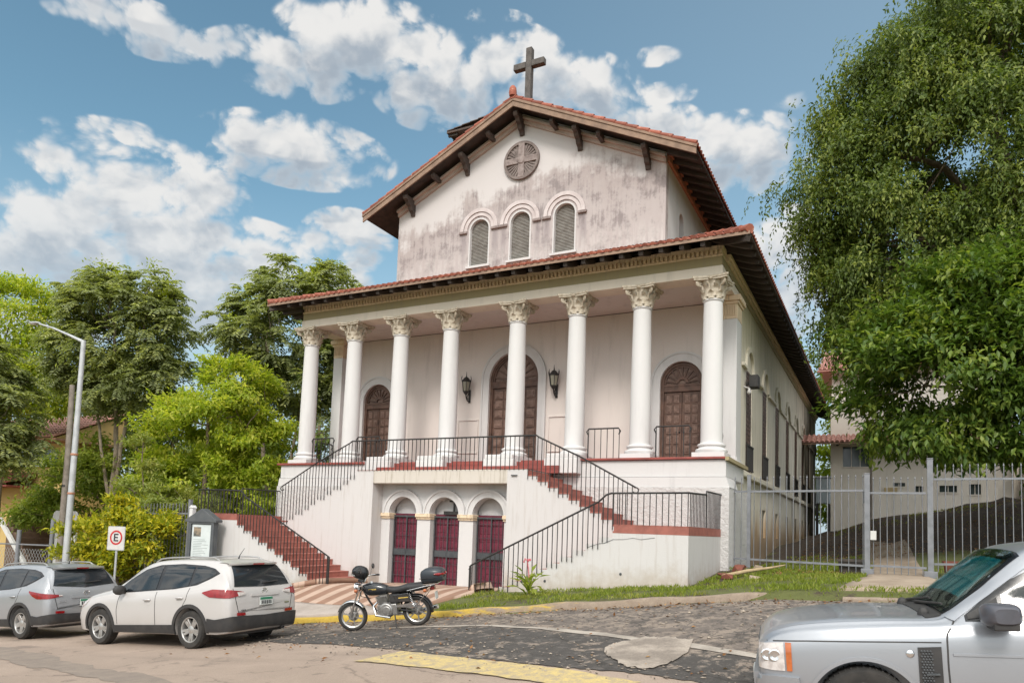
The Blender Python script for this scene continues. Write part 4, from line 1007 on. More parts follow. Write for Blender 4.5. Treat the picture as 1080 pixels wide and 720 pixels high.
for s in (0, 1):
    fx = (lambda x: x) if s == 0 else mirx
    yl_ = LY - .03; xe = fx(LX1 + .01) 
    pts = [(fx(9.45), yl_, -3.10), (fx(9.50), yl_, -2.99), (fx(9.6), yl_, -2.94), (fx(12.80), yl_, -1.38), (fx(12.98), yl_, -1.22), (fx(13.10), yl_, -1.18), (xe, yl_, -1.16), (xe, -2.45, -1.10), (xe, -2.42, -1.02), (xe, -.72, -1.0)]
    railing('stair_railing', pts, stairz_l, .14)
    post = MB(); post.box(fx(9.48) - .02, yl_ - .02, -3.95, fx(9.48) + .02, yl_ + .02, -3.0)
    part(post, 'newel_post', M_iron)
def porch_panel(a, c, axis='x'):
    fixed = -.25
    def P(t, z): return (t, fixed, z) if axis == 'x' else (a[1], t, z)
    if axis == 'x': p0, p1 = a, c
    else: p0, p1 = a[0], c
    hr_pts = [P(p0 + .02, .72), P(p0 - .03, .82), P(p0 + .03, .90), P(p1 - .03, .90), P(p1 + .03, .82), P(p1 - .02, .72)]
    railing('porch_railing', hr_pts, lambda p: 0.0, .19)
for a, c in ((.42, 1.58), (2.42, 3.58), (mirx(1.58), mirx(.42)), (mirx(3.58), mirx(2.42))): porch_panel(a + .1, c - .1)
porch_panel((.55, 14.45), 1.40, 'y'); porch_panel((.55, -.02), 1.40, 'y')
RAVR = (7.13, -10.17, -4.50); RAVF = (4.48, -10.17, -4.68)
TUCR = (1.40, -9.99, -4.90); TUCF = (-1.2, -9.95, -5.09)
RRF = (18.47, -12.53, -3.94); RRR = (21.32, -12.17, -3.78)
# ================================================================= CARS
def carpaint(name, c, metal=.0, rough=.28):
    mt, n, b = newmat(name)
    pos = n.add('ShaderNodeTexCoord').outputs['Object']
    dirt_ = n.noise(pos, 2.2, 5, .6); px_, py_, pz_ = n.sep(pos)
    low = n.math('MULTIPLY', n.ramp(pz_, .75, .25), n.ramp(dirt_, .3, .65))
    n.set(b, 'Base Color', n.mix(n.math('MULTIPLY', low, .35), c, (.30, .25, .2)))
    b.inputs['Metallic'].default_value = metal
    n.set(b, 'Roughness', n.math('ADD', rough, n.math('MULTIPLY', dirt_, .12)))
    b.inputs['Coat Weight'].default_value = .6; b.inputs['Coat Roughness'].default_value = .06
    return mt
def glass(name, c, rough=.04):
    mt, n, b = newmat(name); b.inputs['Base Color'].default_value = c + (1,); b.inputs['Roughness'].default_value = rough
    b.inputs['Specular IOR Level'].default_value = .55; b.inputs['Coat Weight'].default_value = .15; b.inputs['Coat Roughness'].default_value = .02
    return mt
P_white = carpaint('pearl_white_paint', (.47, .45, .44), 0, .28)
P_silver = carpaint('silver_blue_paint', (.36, .37, .39), .5, .34)
P_zermatt = carpaint('light_silver_paint', (.34, .355, .385), .5, .32)
P_plastic = mat('black_trim_plastic', (.028, .027, .028), (.045, .042, .04), 5, .65, fine=.03)
P_gloss = mat('gloss_black_trim', (.012, .012, .014), (.016, .016, .018), 5, .2, fine=0)
G_dark = glass('tinted_glass', (.012, .015, .018))
G_back = glass('rear_glass', (.022, .026, .030))
L_red = mat('red_lamp_lens', (.27, .007, .009), (.18, .005, .007), 9, .15, fine=.02, coat=.5)
L_clear = mat('clear_lamp_lens', (.62, .58, .56), (.45, .40, .38), 18, .15, fine=.05, coat=1)
L_amber = mat('amber_lamp_lens', (.50, .13, .03), (.36, .09, .02), 12, .2, fine=.02, coat=1)
M_chrome = mat('chrome', (.75, .75, .76), (.65, .65, .66), 6, .16, 1.0, fine=.02)
M_alloy = mat('alloy_rim', (.52, .51, .50), (.42, .40, .38), 4, .35, .75, fine=.04)
M_tyre = mat('tyre_rubber', (.022, .021, .02), (.045, .04, .036), 6, .85, fine=.06)
M_pgreen = mat('plate_green', (.03, .20, .11), None, 5, .5, fine=0)
M_pwhite = mat('plate_white', (.62, .64, .62), None, 5, .5, fine=0)
M_dkmark = mat('dark_lettering', (.03, .03, .035), None, 5, .6, fine=0)

def catmull(P, n):
    P = np.array(P, float); out = []
    k = len(P)
    for i in range(k - 1):
        p0, p1, p2, p3 = P[max(i - 1, 0)], P[i], P[i + 1], P[min(i + 2, k - 1)]
        for t in np.linspace(0, 1, n, endpoint=False):
            out.append(.5 * ((2 * p1) + (-p0 + p2) * t + (2 * p0 - 5 * p1 + 4 * p2 - p3) * t * t + (-p0 + 3 * p1 - 3 * p2 + p3) * t ** 3))
    out.append(P[-1]); return np.array(out)
def section(W, zs, zb, zt, wr):
    hgt = zt - zb; k = min(1, hgt / .35)
    pts = [(0, zs), (.55 * W, zs), (.90 * W, zs), (.955 * W, zs + .05), (.985 * W, zs + .18), (W, zs + (zb - zs) * .55), (.992 * W, zb - .12), (.965 * W, zb - .03), (.945 * W, zb + .012)]
    q = lambda f: (.935 * W + (wr - .935 * W) * f, zb + .012 + (hgt - .012) * f)
    pts += [(q(.33)[0] + .012 * k, q(.33)[1]), (q(.66)[0] + .018 * k, q(.66)[1]), (wr + .012, zt - .055 * k - .012), (wr - .055, zt - .012 * k), (wr * .72, zt + .004), (wr * .35, zt + .016), (0, zt + .02)]
    return catmull(pts, 4)
def body_shell(st, wheels, rw, W0, cut=.27):
    S = catmull(st, 7); rows = []
    for x, W, zs, zb, zt, wr in S:
        sec = section(W, zs, zb, zt, wr)
        half = [(x, a, c) for a, c in sec]; rows.append(half + [(x, -a, c) for a, c in sec[-2:0:-1]])
    mb = MB(); m_ = len(rows[0]); mb.v = [p for r_ in rows for p in r_]
    for i in range(len(rows) - 1):
        for j in range(m_): mb.f.append((i * m_ + j, i * m_ + (j + 1) % m_, (i + 1) * m_ + (j + 1) % m_, (i + 1) * m_ + j))
    mb.f.append(tuple(range(m_ - 1, -1, -1))); mb.f.append(tuple((len(rows) - 1) * m_ + k for k in range(m_)))
    mb.mi = [0] * len(mb.f)
    me_ = mb.mesh('body'); bvh = BVHTree.FromPolygons([v_.co.copy() for v_ in me_.vertices], [tuple(p.vertices) for p in me_.polygons])
    o = bpy.data.objects.new('body', me_); COL.objects.link(o)
    cu = MB()
    for wx in wheels:
        for s in (-1, 1):
            M = Matrix.Translation((wx, s * (W0 - cut), rw * .98)) @ Matrix.Rotation(R(-90 * s), 4, 'X')
            cu.lathe([(rw + .065, 0), (rw + .065, .6)], 40, M)
    co = bpy.data.objects.new('cut', cu.mesh('cut')); COL.objects.link(co)
    bo = o.modifiers.new('b', 'BOOLEAN'); bo.object = co; bo.operation = 'DIFFERENCE'; bo.solver = 'EXACT'
    dg = bpy.context.evaluated_depsgraph_get(); me2 = bpy.data.meshes.new_from_object(o.evaluated_get(dg))
    bpy.data.objects.remove(o); bpy.data.objects.remove(co); me2.name = 'body'; me2.materials.clear()
    return me2, bvh
def resample(Pl, n):
    Pl = [Vector(p) for p in Pl]; L = [0]
    for a, c in zip(Pl[:-1], Pl[1:]): L.append(L[-1] + (c - a).length)
    out = []
    for i in range(n + 1):
        s = L[-1] * i / n
        for k in range(len(Pl) - 1):
            if s <= L[k + 1] + 1e-7:
                q = (s - L[k]) / max(1e-9, L[k + 1] - L[k]); out.append(Pl[k].lerp(Pl[k + 1], q)); break
    return out
def patch(bvh, A, B, axis, sgn, off, nu=24, nv=6, thick=.012):
    """a panel lying on the shell; A,B polylines in the plane seen along `axis`"""
    A = resample(A, nu); B = resample(B, nu); P = []; N = []
    for a, c in zip(A, B):
        row = []
        for j in range(nv + 1):
            p = a.lerp(c, j / nv)
            if axis == 'r':
                ph = R(p.x); d = Vector((-math.cos(ph), -math.sin(ph), 0)); o = Vector((-.30, 0, p.y)) - d * 4
            elif axis == 'y': o = Vector((p.x, sgn * 4, p.y)); d = Vector((0, -sgn, 0))
            elif axis == 'x': o = Vector((sgn * 8, p.x, p.y)); d = Vector((-sgn, 0, 0))
            else: o = Vector((p.x, p.y, 5)); d = Vector((0, 0, -1))
            h = bvh.ray_cast(o, d)
            if h[0] is None:
                h = bvh.find_nearest(o - (o.dot(d)) * d)
            nn = h[1]
            if nn.dot(d) > 0: nn = -nn
            row.append((h[0] + nn * off, nn))
        P.append(row)
    mb = MB(); T = [[q[0] for q in r_] for r_ in P]; U_ = [[q[0] - q[1] * thick for q in r_] for r_ in P]
    n_, m_ = len(T), len(T[0])
    mb.grid(T); mb.grid(U_, True); k = n_ * m_
    for i in range(n_ - 1):
        for j in (0, m_ - 1): mb.f.append((i * m_ + j, (i + 1) * m_ + j, k + (i + 1) * m_ + j, k + i * m_ + j)); mb.mi.append(0)
    for j in range(m_ - 1):
        for i in (0, n_ - 1): mb.f.append((i * m_ + j, i * m_ + j + 1, k + i * m_ + j + 1, k + i * m_ + j)); mb.mi.append(0)
    return mb
def join(*mbs):
    o = MB()
    for q in mbs: o.add(q.v, q.f)
    return o
def wheel_parts(car, x, y, r, wd, spokes, style, paint=None):
    s = 1 if y > 0 else -1
    e = bpy.data.objects.new('wheel', None); COL.objects.link(e); e.parent = car; e.location = (x, y, r); e.empty_display_size = .1
    M = Matrix.Rotation(R(-90 * s), 4, 'X')               # local z -> outwards
    rim_r = r * .68
    t = MB(); t.lathe([(rim_r - .005, -wd / 2), (rim_r + .03, -wd / 2 - .004), (r - .03, -wd / 2), (r - .008, -wd / 2 + .03), (r, -wd / 4), (r, wd / 4), (r - .008, wd / 2 - .03), (r - .03, wd / 2), (rim_r + .03, wd / 2 + .004), (rim_r - .005, wd / 2 - .005), (rim_r - .02, wd / 2 - .03), (rim_r - .03, -wd / 2 + .02)], 48, M, cap=False)
    for k in range(48):
        a = 2 * math.pi * k / 48
        t.box(-.006, -.006, -wd / 2 + .03, .006, .006, wd / 2 - .03, M @ Matrix.Rotation(a, 4, 'Z') @ Matrix.Translation((r - .002, 0, 0)))
    t.build('tyre', M_tyre, e, smooth=40, local=True)
    m_ = MB(); m_.lathe([(rim_r, wd / 2 - .012), (rim_r - .006, wd / 2 - .004), (rim_r - .026, wd / 2 - .01), (rim_r - .035, wd / 2 - .06), (rim_r - .045, 0), (rim_r - .045, -wd / 2 + .02)], 48, M, cap=False)
    for k in range(spokes):
        a = 2 * math.pi * k / spokes + .3
        for off in ((-1, 1) if style == 'double' else (0,)):
            w0, w1 = (.032, .022) if style == 'double' else (.055, .045)
            Ms = M @ Matrix.Rotation(a + off * .17, 4, 'Z')
            m_.add([Ms @ Vector(q) for q in [(.05, -w0, wd / 2 - .035), (.05, w0, wd / 2 - .035), (rim_r - .02, w1, wd / 2 - .022), (rim_r - .02, -w1, wd / 2 - .022), (.05, -w0 * 1.1, wd / 2 - .08), (.05, w0 * 1.1, wd / 2 - .08), (rim_r - .02, w1 * 1.2, wd / 2 - .075), (rim_r - .02, -w1 * 1.2, wd / 2 - .075)]],
                   [(0, 1, 2, 3), (7, 6, 5, 4), (0, 4, 5, 1), (2, 6, 7, 3), (0, 3, 7, 4), (1, 5, 6, 2)])
    m_.lathe([(0, wd / 2 - .02), (.045, wd / 2 - .022), (.075, wd / 2 - .035), (.08, wd / 2 - .09), (0, wd / 2 - .09)], 24, M, cap=False)
    m_.build('rim', M_alloy, e, smooth=35, local=True, bevel=.004)
    d_ = MB(); d_.lathe([(0, -.01), (rim_r - .06, -.01), (rim_r - .06, -.03), (0, -.03)], 32, M, cap=False); d_.build('brake_disc', P_plastic, e, local=True)
    return e
def car_root(name, rear, front, left_off, label, ax=True):
    rear = Vector(rear); front = Vector(front); X = (front - rear).normalized(); Z = Vector((0, 0, 1)); Y = Z.cross(X).normalized(); Z = X.cross(Y).normalized()
    o = rear - Y * left_off
    e = empty(name, o, label, 'car', group='cars parked along the street'); Mx = Matrix((X, Y, Z)).transposed(); e.rotation_euler = Mx.to_euler(); return e
def P2(car, mb, name, mt, parent=None, **k): return mb.build(name, mt, parent or car, local=True, **k)
def seam(bvh, pts, axis, s, w_=.007):
    A = [(a - w_, c) for a, c in pts]; B = [(a + w_, c) for a, c in pts]
    return patch(bvh, A, B, axis, s, .002, 16, 1, .004)
def arch_trim(bvh, wx, r, s, r0, r1, a0=-12, a1=192):
    A = [(wx + r1 * math.cos(R(a)), r * .98 + r1 * math.sin(R(a))) for a in np.linspace(a0, a1, 30)]
    B = [(wx + r0 * math.cos(R(a)), r * .98 + r0 * math.sin(R(a))) for a in np.linspace(a0, a1, 30)]
    return patch(bvh, A, B, 'y', s, .014, 30, 3, .03)

def suv(name, rear, front, spec):
    paint = spec['paint']; wb = spec['wb']; r = spec['r']; W = spec['W']; L_off = W - .13
    car = car_root(name, rear, front, L_off, spec['label'])
    me2, bvh = body_shell(spec['st'], (0, wb), r, W)
    body = link('body', me2, paint, car, 33, local=True)
    # lower cladding
    mb = MB()
    for s in (-1, 1):
        mb = join(mb, arch_trim(bvh, 0, r, s, r + .062, r + .125), arch_trim(bvh, wb, r, s, r + .062, r + .125),
                  patch(bvh, [(.42, .44), (wb - .42, .40)], [(.42, .27), (wb - .42, .27)], 'y', s, .016, 20, 4, .03))
    P2(car, mb, 'wheel_arch_trim', P_plastic, smooth=40)
    xe = spec['st'][0][0]
    zc = spec.get('clad', .60)
    mb = patch(bvh, [(101, zc - .03), (112, zc - .05), (130, zc), (180, zc - .02), (230, zc), (248, zc - .05), (259, zc - .03)], [(101, .33), (112, .33), (130, .34), (180, .36), (230, .34), (248, .33), (259, .33)], 'r', 1, .022, 70, 6, .04)
    P2(car, mb, 'rear_bumper', P_plastic, smooth=50)
    for s in (-1, 1):
        q = patch(bvh, [(s * .50, zc + .055), (s * .68, zc + .065)], [(s * .50, zc + .005), (s * .68, zc + .01)], 'x', -1, .03, 8, 2, .02); P2(car, q, 'reflector', L_red)
    # side glass
    T, Bt = spec['dlo']
    for s in (-1, 1):
        q = patch(bvh, T, Bt, 'y', s, .004, 50, 8, .012); tr = P2(car, q, 'window_surround', P_gloss, smooth=60)
        for nm, A, B in spec['panes']:
            q = patch(bvh, A, B, 'y', s, .010, 24, 6, .010); P2(car, q, nm, G_dark, smooth=60)
        q = MB()
        for pl in spec['seams']: q = join(q, seam(bvh, pl, 'y', s))
        P2(car, q, 'door_seam', P_plastic)
        for hx, hz in spec['handles']:
            q = MB(); ys = bvh.ray_cast(Vector((hx, s * 4, hz)), Vector((0, -s, 0)))[0].y
            q.tube([(hx - .10, ys + s * .004, hz), (hx - .07, ys + s * .035, hz + .004), (hx + .05, ys + s * .035, hz), (hx + .08, ys + s * .004, hz - .004)], [.014, .018, .018, .014], 8)
            P2(car, q, 'door_handle', spec.get('handle', paint), smooth=60)
        # mirror
        mx, mz = spec['mirror']; ym = s * (W * .93)
        q = MB(); q.lathe([(0, -.10), (.05, -.098), (.085, -.06), (.10, 0), (.085, .06), (.05, .098), (0, .10)], 16, Matrix.Translation((mx, ym + s * .12, mz)) @ Matrix.Rotation(R(90), 4, 'X') @ Matrix.Diagonal((.75, 1.0, 1.2, 1)))
        q.tube([(mx, ym - s * .04, mz - .06), (mx, ym + s * .06, mz - .04)], .03, 8); P2(car, q, 'mirror', spec.get('mirrormat', P_plastic), smooth=60)
        # roof rail
        rl = MB(); xs_ = np.linspace(spec['rail'][0], spec['rail'][1], 14); pts = []
        for i, xx in enumerate(xs_):
            h = bvh.ray_cast(Vector((xx, s * .53, 5)), Vector((0, 0, -1)))[0]; lift = .045 if 0 < i < 13 else .0
            pts.append((xx, s * .53, h.z + lift))
        rl.tube(pts, .016, 8); P2(car, rl, 'roof_rail', spec.get('railmat', M_alloy), smooth=60)
    # rear glass, spoiler, lamps
    A, B = spec['rearglass']
    q = patch(bvh, A, B, 'x', -1, .010, 26, 8, .012); rg = P2(car, q, 'rear_window', G_back, smooth=60)
    q = MB(); zt_, zb_ = A[0][1], B[0][1]
    hp_ = [bvh.ray_cast(Vector((-8, yy, zb_ + .05)), Vector((1, 0, 0)))[0] for yy in (0.0, -.38)]
    q.tube([hp_[0] + Vector((-.03, 0, 0)), hp_[1] + Vector((-.03, 0, .03))], [.014, .008], 6); P2(car, q, 'wiper', P_plastic, rg)
    sp = spec['spoiler']; q = MB()
    P = []
    for yy in np.linspace(-.60, .60, 13):
        k = 1 - (abs(yy) / .60) ** 4 * .35; h0 = bvh.ray_cast(Vector((sp[0], yy, 5)), Vector((0, 0, -1)))[0].z
        P.append([(sp[0], yy, h0 + .012), (sp[0] - (sp[0] - sp[1]) * .6 * k, yy, sp[2] + .022), (sp[0] - (sp[0] - sp[1]) * k, yy, sp[2]), (sp[0] - (sp[0] - sp[1]) * k + .01, yy, sp[2] - .03), (sp[0], yy, h0 - .05)])
    q.grid(P); q.grid([[r_[0], r_[-1]] for r_ in P]); P2(car, q, 'roof_spoiler', paint, smooth=50)
    q = MB(); q.box(sp[1] - .012, -.13, sp[2] - .028, sp[1] + .02, .13, sp[2] - .002); P2(car, q, 'brake_light', L_red)
    for s in (-1, 1):
        f = lambda pl: [(s * a, c) for a, c in pl]; fr_ = lambda pl: [(a if s > 0 else 360 - a, c) for a, c in pl]
        lp = P2(car, patch(bvh, fr_(spec['tail'][0]), fr_(spec['tail'][1]), 'r', 1, .014, 36, 5, .02), 'tail_light', L_red, smooth=50)
        e0, e1 = spec['tail_clear']; q = patch(bvh, f(e0), f(e1), 'x', -1, .019, 12, 4, .02); P2(car, q, 'lamp_lens', L_clear, lp, smooth=50)
    q = MB()
    for pl in spec['rear_seams']: q = join(q, seam(bvh, pl, 'x', -1))
    P2(car, q, 'tailgate_seam', P_plastic)
    pz = spec['plate_z']; xp = bvh.ray_cast(Vector((-8, 0, pz)), Vector((1, 0, 0)))[0].x
    q = patch(bvh, [(-.34, pz + .15), (.34, pz + .15)], [(-.34, pz + .10), (.34, pz + .10)], 'x', -1, .02, 10, 2, .03); P2(car, q, 'tailgate_garnish', spec.get('garnish', paint), smooth=60)
    q = MB(); q.box(xp - .035, -.16, pz - .075, xp - .018, .16, pz + .075); pl_ = P2(car, q, 'number_plate', M_pwhite, bevel=.004)
    q = MB(); q.box(xp - .038, -.155, pz + .025, xp - .0352, .155, pz + .07); P2(car, q, 'plate_band', M_pgreen, pl_)
    q = MB()
    for k in range(6): q.box(xp - .0378, -.125 + k * .044, pz - .055, xp - .0352, -.125 + k * .044 + .028, pz + .01)
    P2(car, q, 'plate_characters', M_dkmark, pl_)
    bz = spec.get('badge_z', pz + .19); h = bvh.ray_cast(Vector((-8, 0, bz)), Vector((1, 0, 0)))[0]
    q = MB(); Mb = Matrix.Translation((h.x - .006, 0, bz)) @ Matrix.Rotation(R(90), 4, 'Y') @ Matrix.Diagonal((.7, 1, 1, 1))
    q.tube([Mb @ Vector((.065 * math.cos(t), .065 * math.sin(t), 0)) for t in np.linspace(0, 2 * math.pi, 25)[:-1]], .008, 6, closed=True); q.tube([Mb @ Vector((-.0, -.055, 0)), Mb @ Vector((0, .055, 0))], .006, 6); P2(car, q, 'badge', M_chrome, smooth=60)
    for yy, zz, ln in spec['lettering']:
        h = bvh.ray_cast(Vector((-8, yy, zz)), Vector((1, 0, 0)))[0]; q = MB()
        for k in range(ln): q.box(h.x - .008, yy - .03 * k - .018, zz - .013, h.x - .001, yy - .03 * k, zz + .013)
        P2(car, q, 'model_lettering', M_chrome)
    q = MB(); q.lathe([(.03, -.08), (.032, .06), (.024, .06), (.022, -.06)], 14, Matrix.Translation((xe + .06, -.48, .30)) @ Matrix.Rotation(R(-90), 4, 'Y')); q.box(-.8, -.6, .24, wb + .6, .6, .30); P2(car, q, 'exhaust_pipe', P_plastic)
    q = MB(); hz = bvh.ray_cast(Vector((spec['antenna'], 0, 5)), Vector((0, 0, -1)))[0].z; q.tube([(spec['antenna'], 0, hz - .01), (spec['antenna'] - .03, 0, hz + .06), (spec['antenna'] - .16, 0, hz + .20)], [.02, .008, .004], 6); P2(car, q, 'antenna', P_plastic)
    for wx in (0, wb):
        for s in (-1, 1): wheel_parts(car, wx, s * L_off, r, .225, spec['spokes'], spec['style'])
    # front lamps and windscreen
    xf = spec['st'][-1][0]
    for s in (-1, 1):
        q = patch(bvh, [(xf - .12, .78), (xf - .55, .93)], [(xf - .10, .66), (xf - .45, .80)], 'y', s, .012, 12, 4, .02); P2(car, q, 'headlight', L_clear, smooth=50)
    A, B = spec['screen']; q = patch(bvh, A, B, 'z', 1, .008, 22, 10, .012); P2(car, q, 'windscreen', G_dark, smooth=60)
    q = patch(bvh, [(-.62, .62), (.62, .62)], [(-.55, .42), (.55, .42)], 'x', 1, .014, 14, 4, .02); P2(car, q, 'front_grille', P_plastic)
    return car
RAV = dict(paint=P_white, wb=2.66, r=.355, W=.922, clad=.60, spokes=5, style='double', mirrormat=P_plastic, label='white compact SUV parked nearest the motorcycle, seen from its rear left corner',
  st=[(-.975, .66, .50, .76, .84, .60), (-.955, .80, .38, .90, 1.00, .68), (-.90, .86, .31, 1.03, 1.13, .74), (-.84, .892, .29, 1.08, 1.27, .715), (-.75, .905, .28, 1.10, 1.42, .68), (-.64, .914, .27, 1.11, 1.54, .63), (-.50, .918, .27, 1.115, 1.60, .61), (0, .922, .25, 1.09, 1.645, .605), (.75, .922, .25, 1.05, 1.66, .61), (1.35, .92, .25, 1.02, 1.635, .61), (1.75, .92, .25, 1.00, 1.53, .615), (2.15, .918, .25, .985, 1.31, .65), (2.45, .915, .25, .975, 1.12, .72), (2.8, .91, .25, .93, 1.045, .75), (3.15, .89, .26, .86, .98, .72), (3.40, .83, .28, .74, .87, .64), (3.54, .72, .34, .62, .74, .55), (3.59, .56, .40, .56, .64, .45)],
  dlo=([(-.60, 1.385), (-.42, 1.47), (-.1, 1.53), (.5, 1.57), (1.15, 1.56), (1.55, 1.48), (1.95, 1.28), (2.22, 1.09)], [(-.58, 1.365), (-.40, 1.28), (-.1, 1.17), (.5, 1.10), (1.15, 1.07), (1.55, 1.05), (1.95, 1.035), (2.22, 1.03)]),
  panes=[('front_window', [(1.02, 1.535), (1.5, 1.46), (1.92, 1.26), (2.10, 1.13)], [(1.02, 1.095), (1.5, 1.075), (1.92, 1.06), (2.10, 1.055)]), ('rear_window_side', [(.12, 1.51), (.5, 1.54), (.92, 1.538)], [(.12, 1.15), (.5, 1.115), (.92, 1.098)]), ('quarter_window', [(-.52, 1.385), (-.3, 1.46), (.05, 1.50)], [(-.5, 1.355), (-.3, 1.265), (.05, 1.165)])],
  seams=[[(.97, 1.05), (.965, .7), (.96, .42)], [(2.06, 1.02), (2.12, .7), (2.10, .42)], [(.06, 1.12), (.10, .92), (.36, .55), (.42, .42)]],
  handles=[(1.20, .90), (.28, .94)], mirror=(1.95, 1.09), rail=(-.35, 1.45), railmat=M_alloy,
  rearglass=([(-.56, 1.50), (0, 1.525), (.56, 1.50)], [(-.68, 1.13), (0, 1.11), (.68, 1.13)]), spoiler=(-.42, -.80, 1.555),
  tail=([(92, 1.04), (108, 1.095), (128, 1.075), (142, 1.03)], [(92, 1.025), (104, .955), (128, .93), (142, .985)]),
  tail_clear=([(.66, 1.03), (.48, 1.02)], [(.64, .955), (.48, .985)]), rear_seams=[[(.72, 1.10), (.70, .9), (.64, .66)], [(-.72, 1.10), (-.70, .9), (-.64, .66)]], plate_z=.84, lettering=[(.58, .70, 4), (-.50, .78, 4)], antenna=-.25, screen=([(1.50, -.56), (1.50, .56)], [(2.42, -.66), (2.42, .66)]))
suv('parked_car', (RAVR[0], RAVR[1], RAVR[2]), RAVF, RAV)
TUC = dict(RAV); TUC.update(paint=P_silver, wb=2.64, r=.35, W=.91, clad=.55, style='single', railmat=M_alloy, mirrormat=P_silver, handle=P_silver, garnish=P_silver, label='silver grey compact SUV parked behind the white one, cut off by the left edge',
  tail=([(92.5, 1.06), (108, 1.03), (128, .985), (141, .955)], [(92.5, 1.035), (101, .95), (112, .885), (128, .88), (141, .93)]), tail_clear=([(.62, .965), (.54, .955)], [(.62, .93), (.54, .935)]),
  rearglass=([(-.58, 1.49), (0, 1.515), (.58, 1.49)], [(-.70, 1.16), (0, 1.10), (.70, 1.16)]), plate_z=.77, badge_z=.98, lettering=[(.60, .80, 5), (-.52, .80, 3)])
suv('parked_car', TUCR, TUCF, TUC)

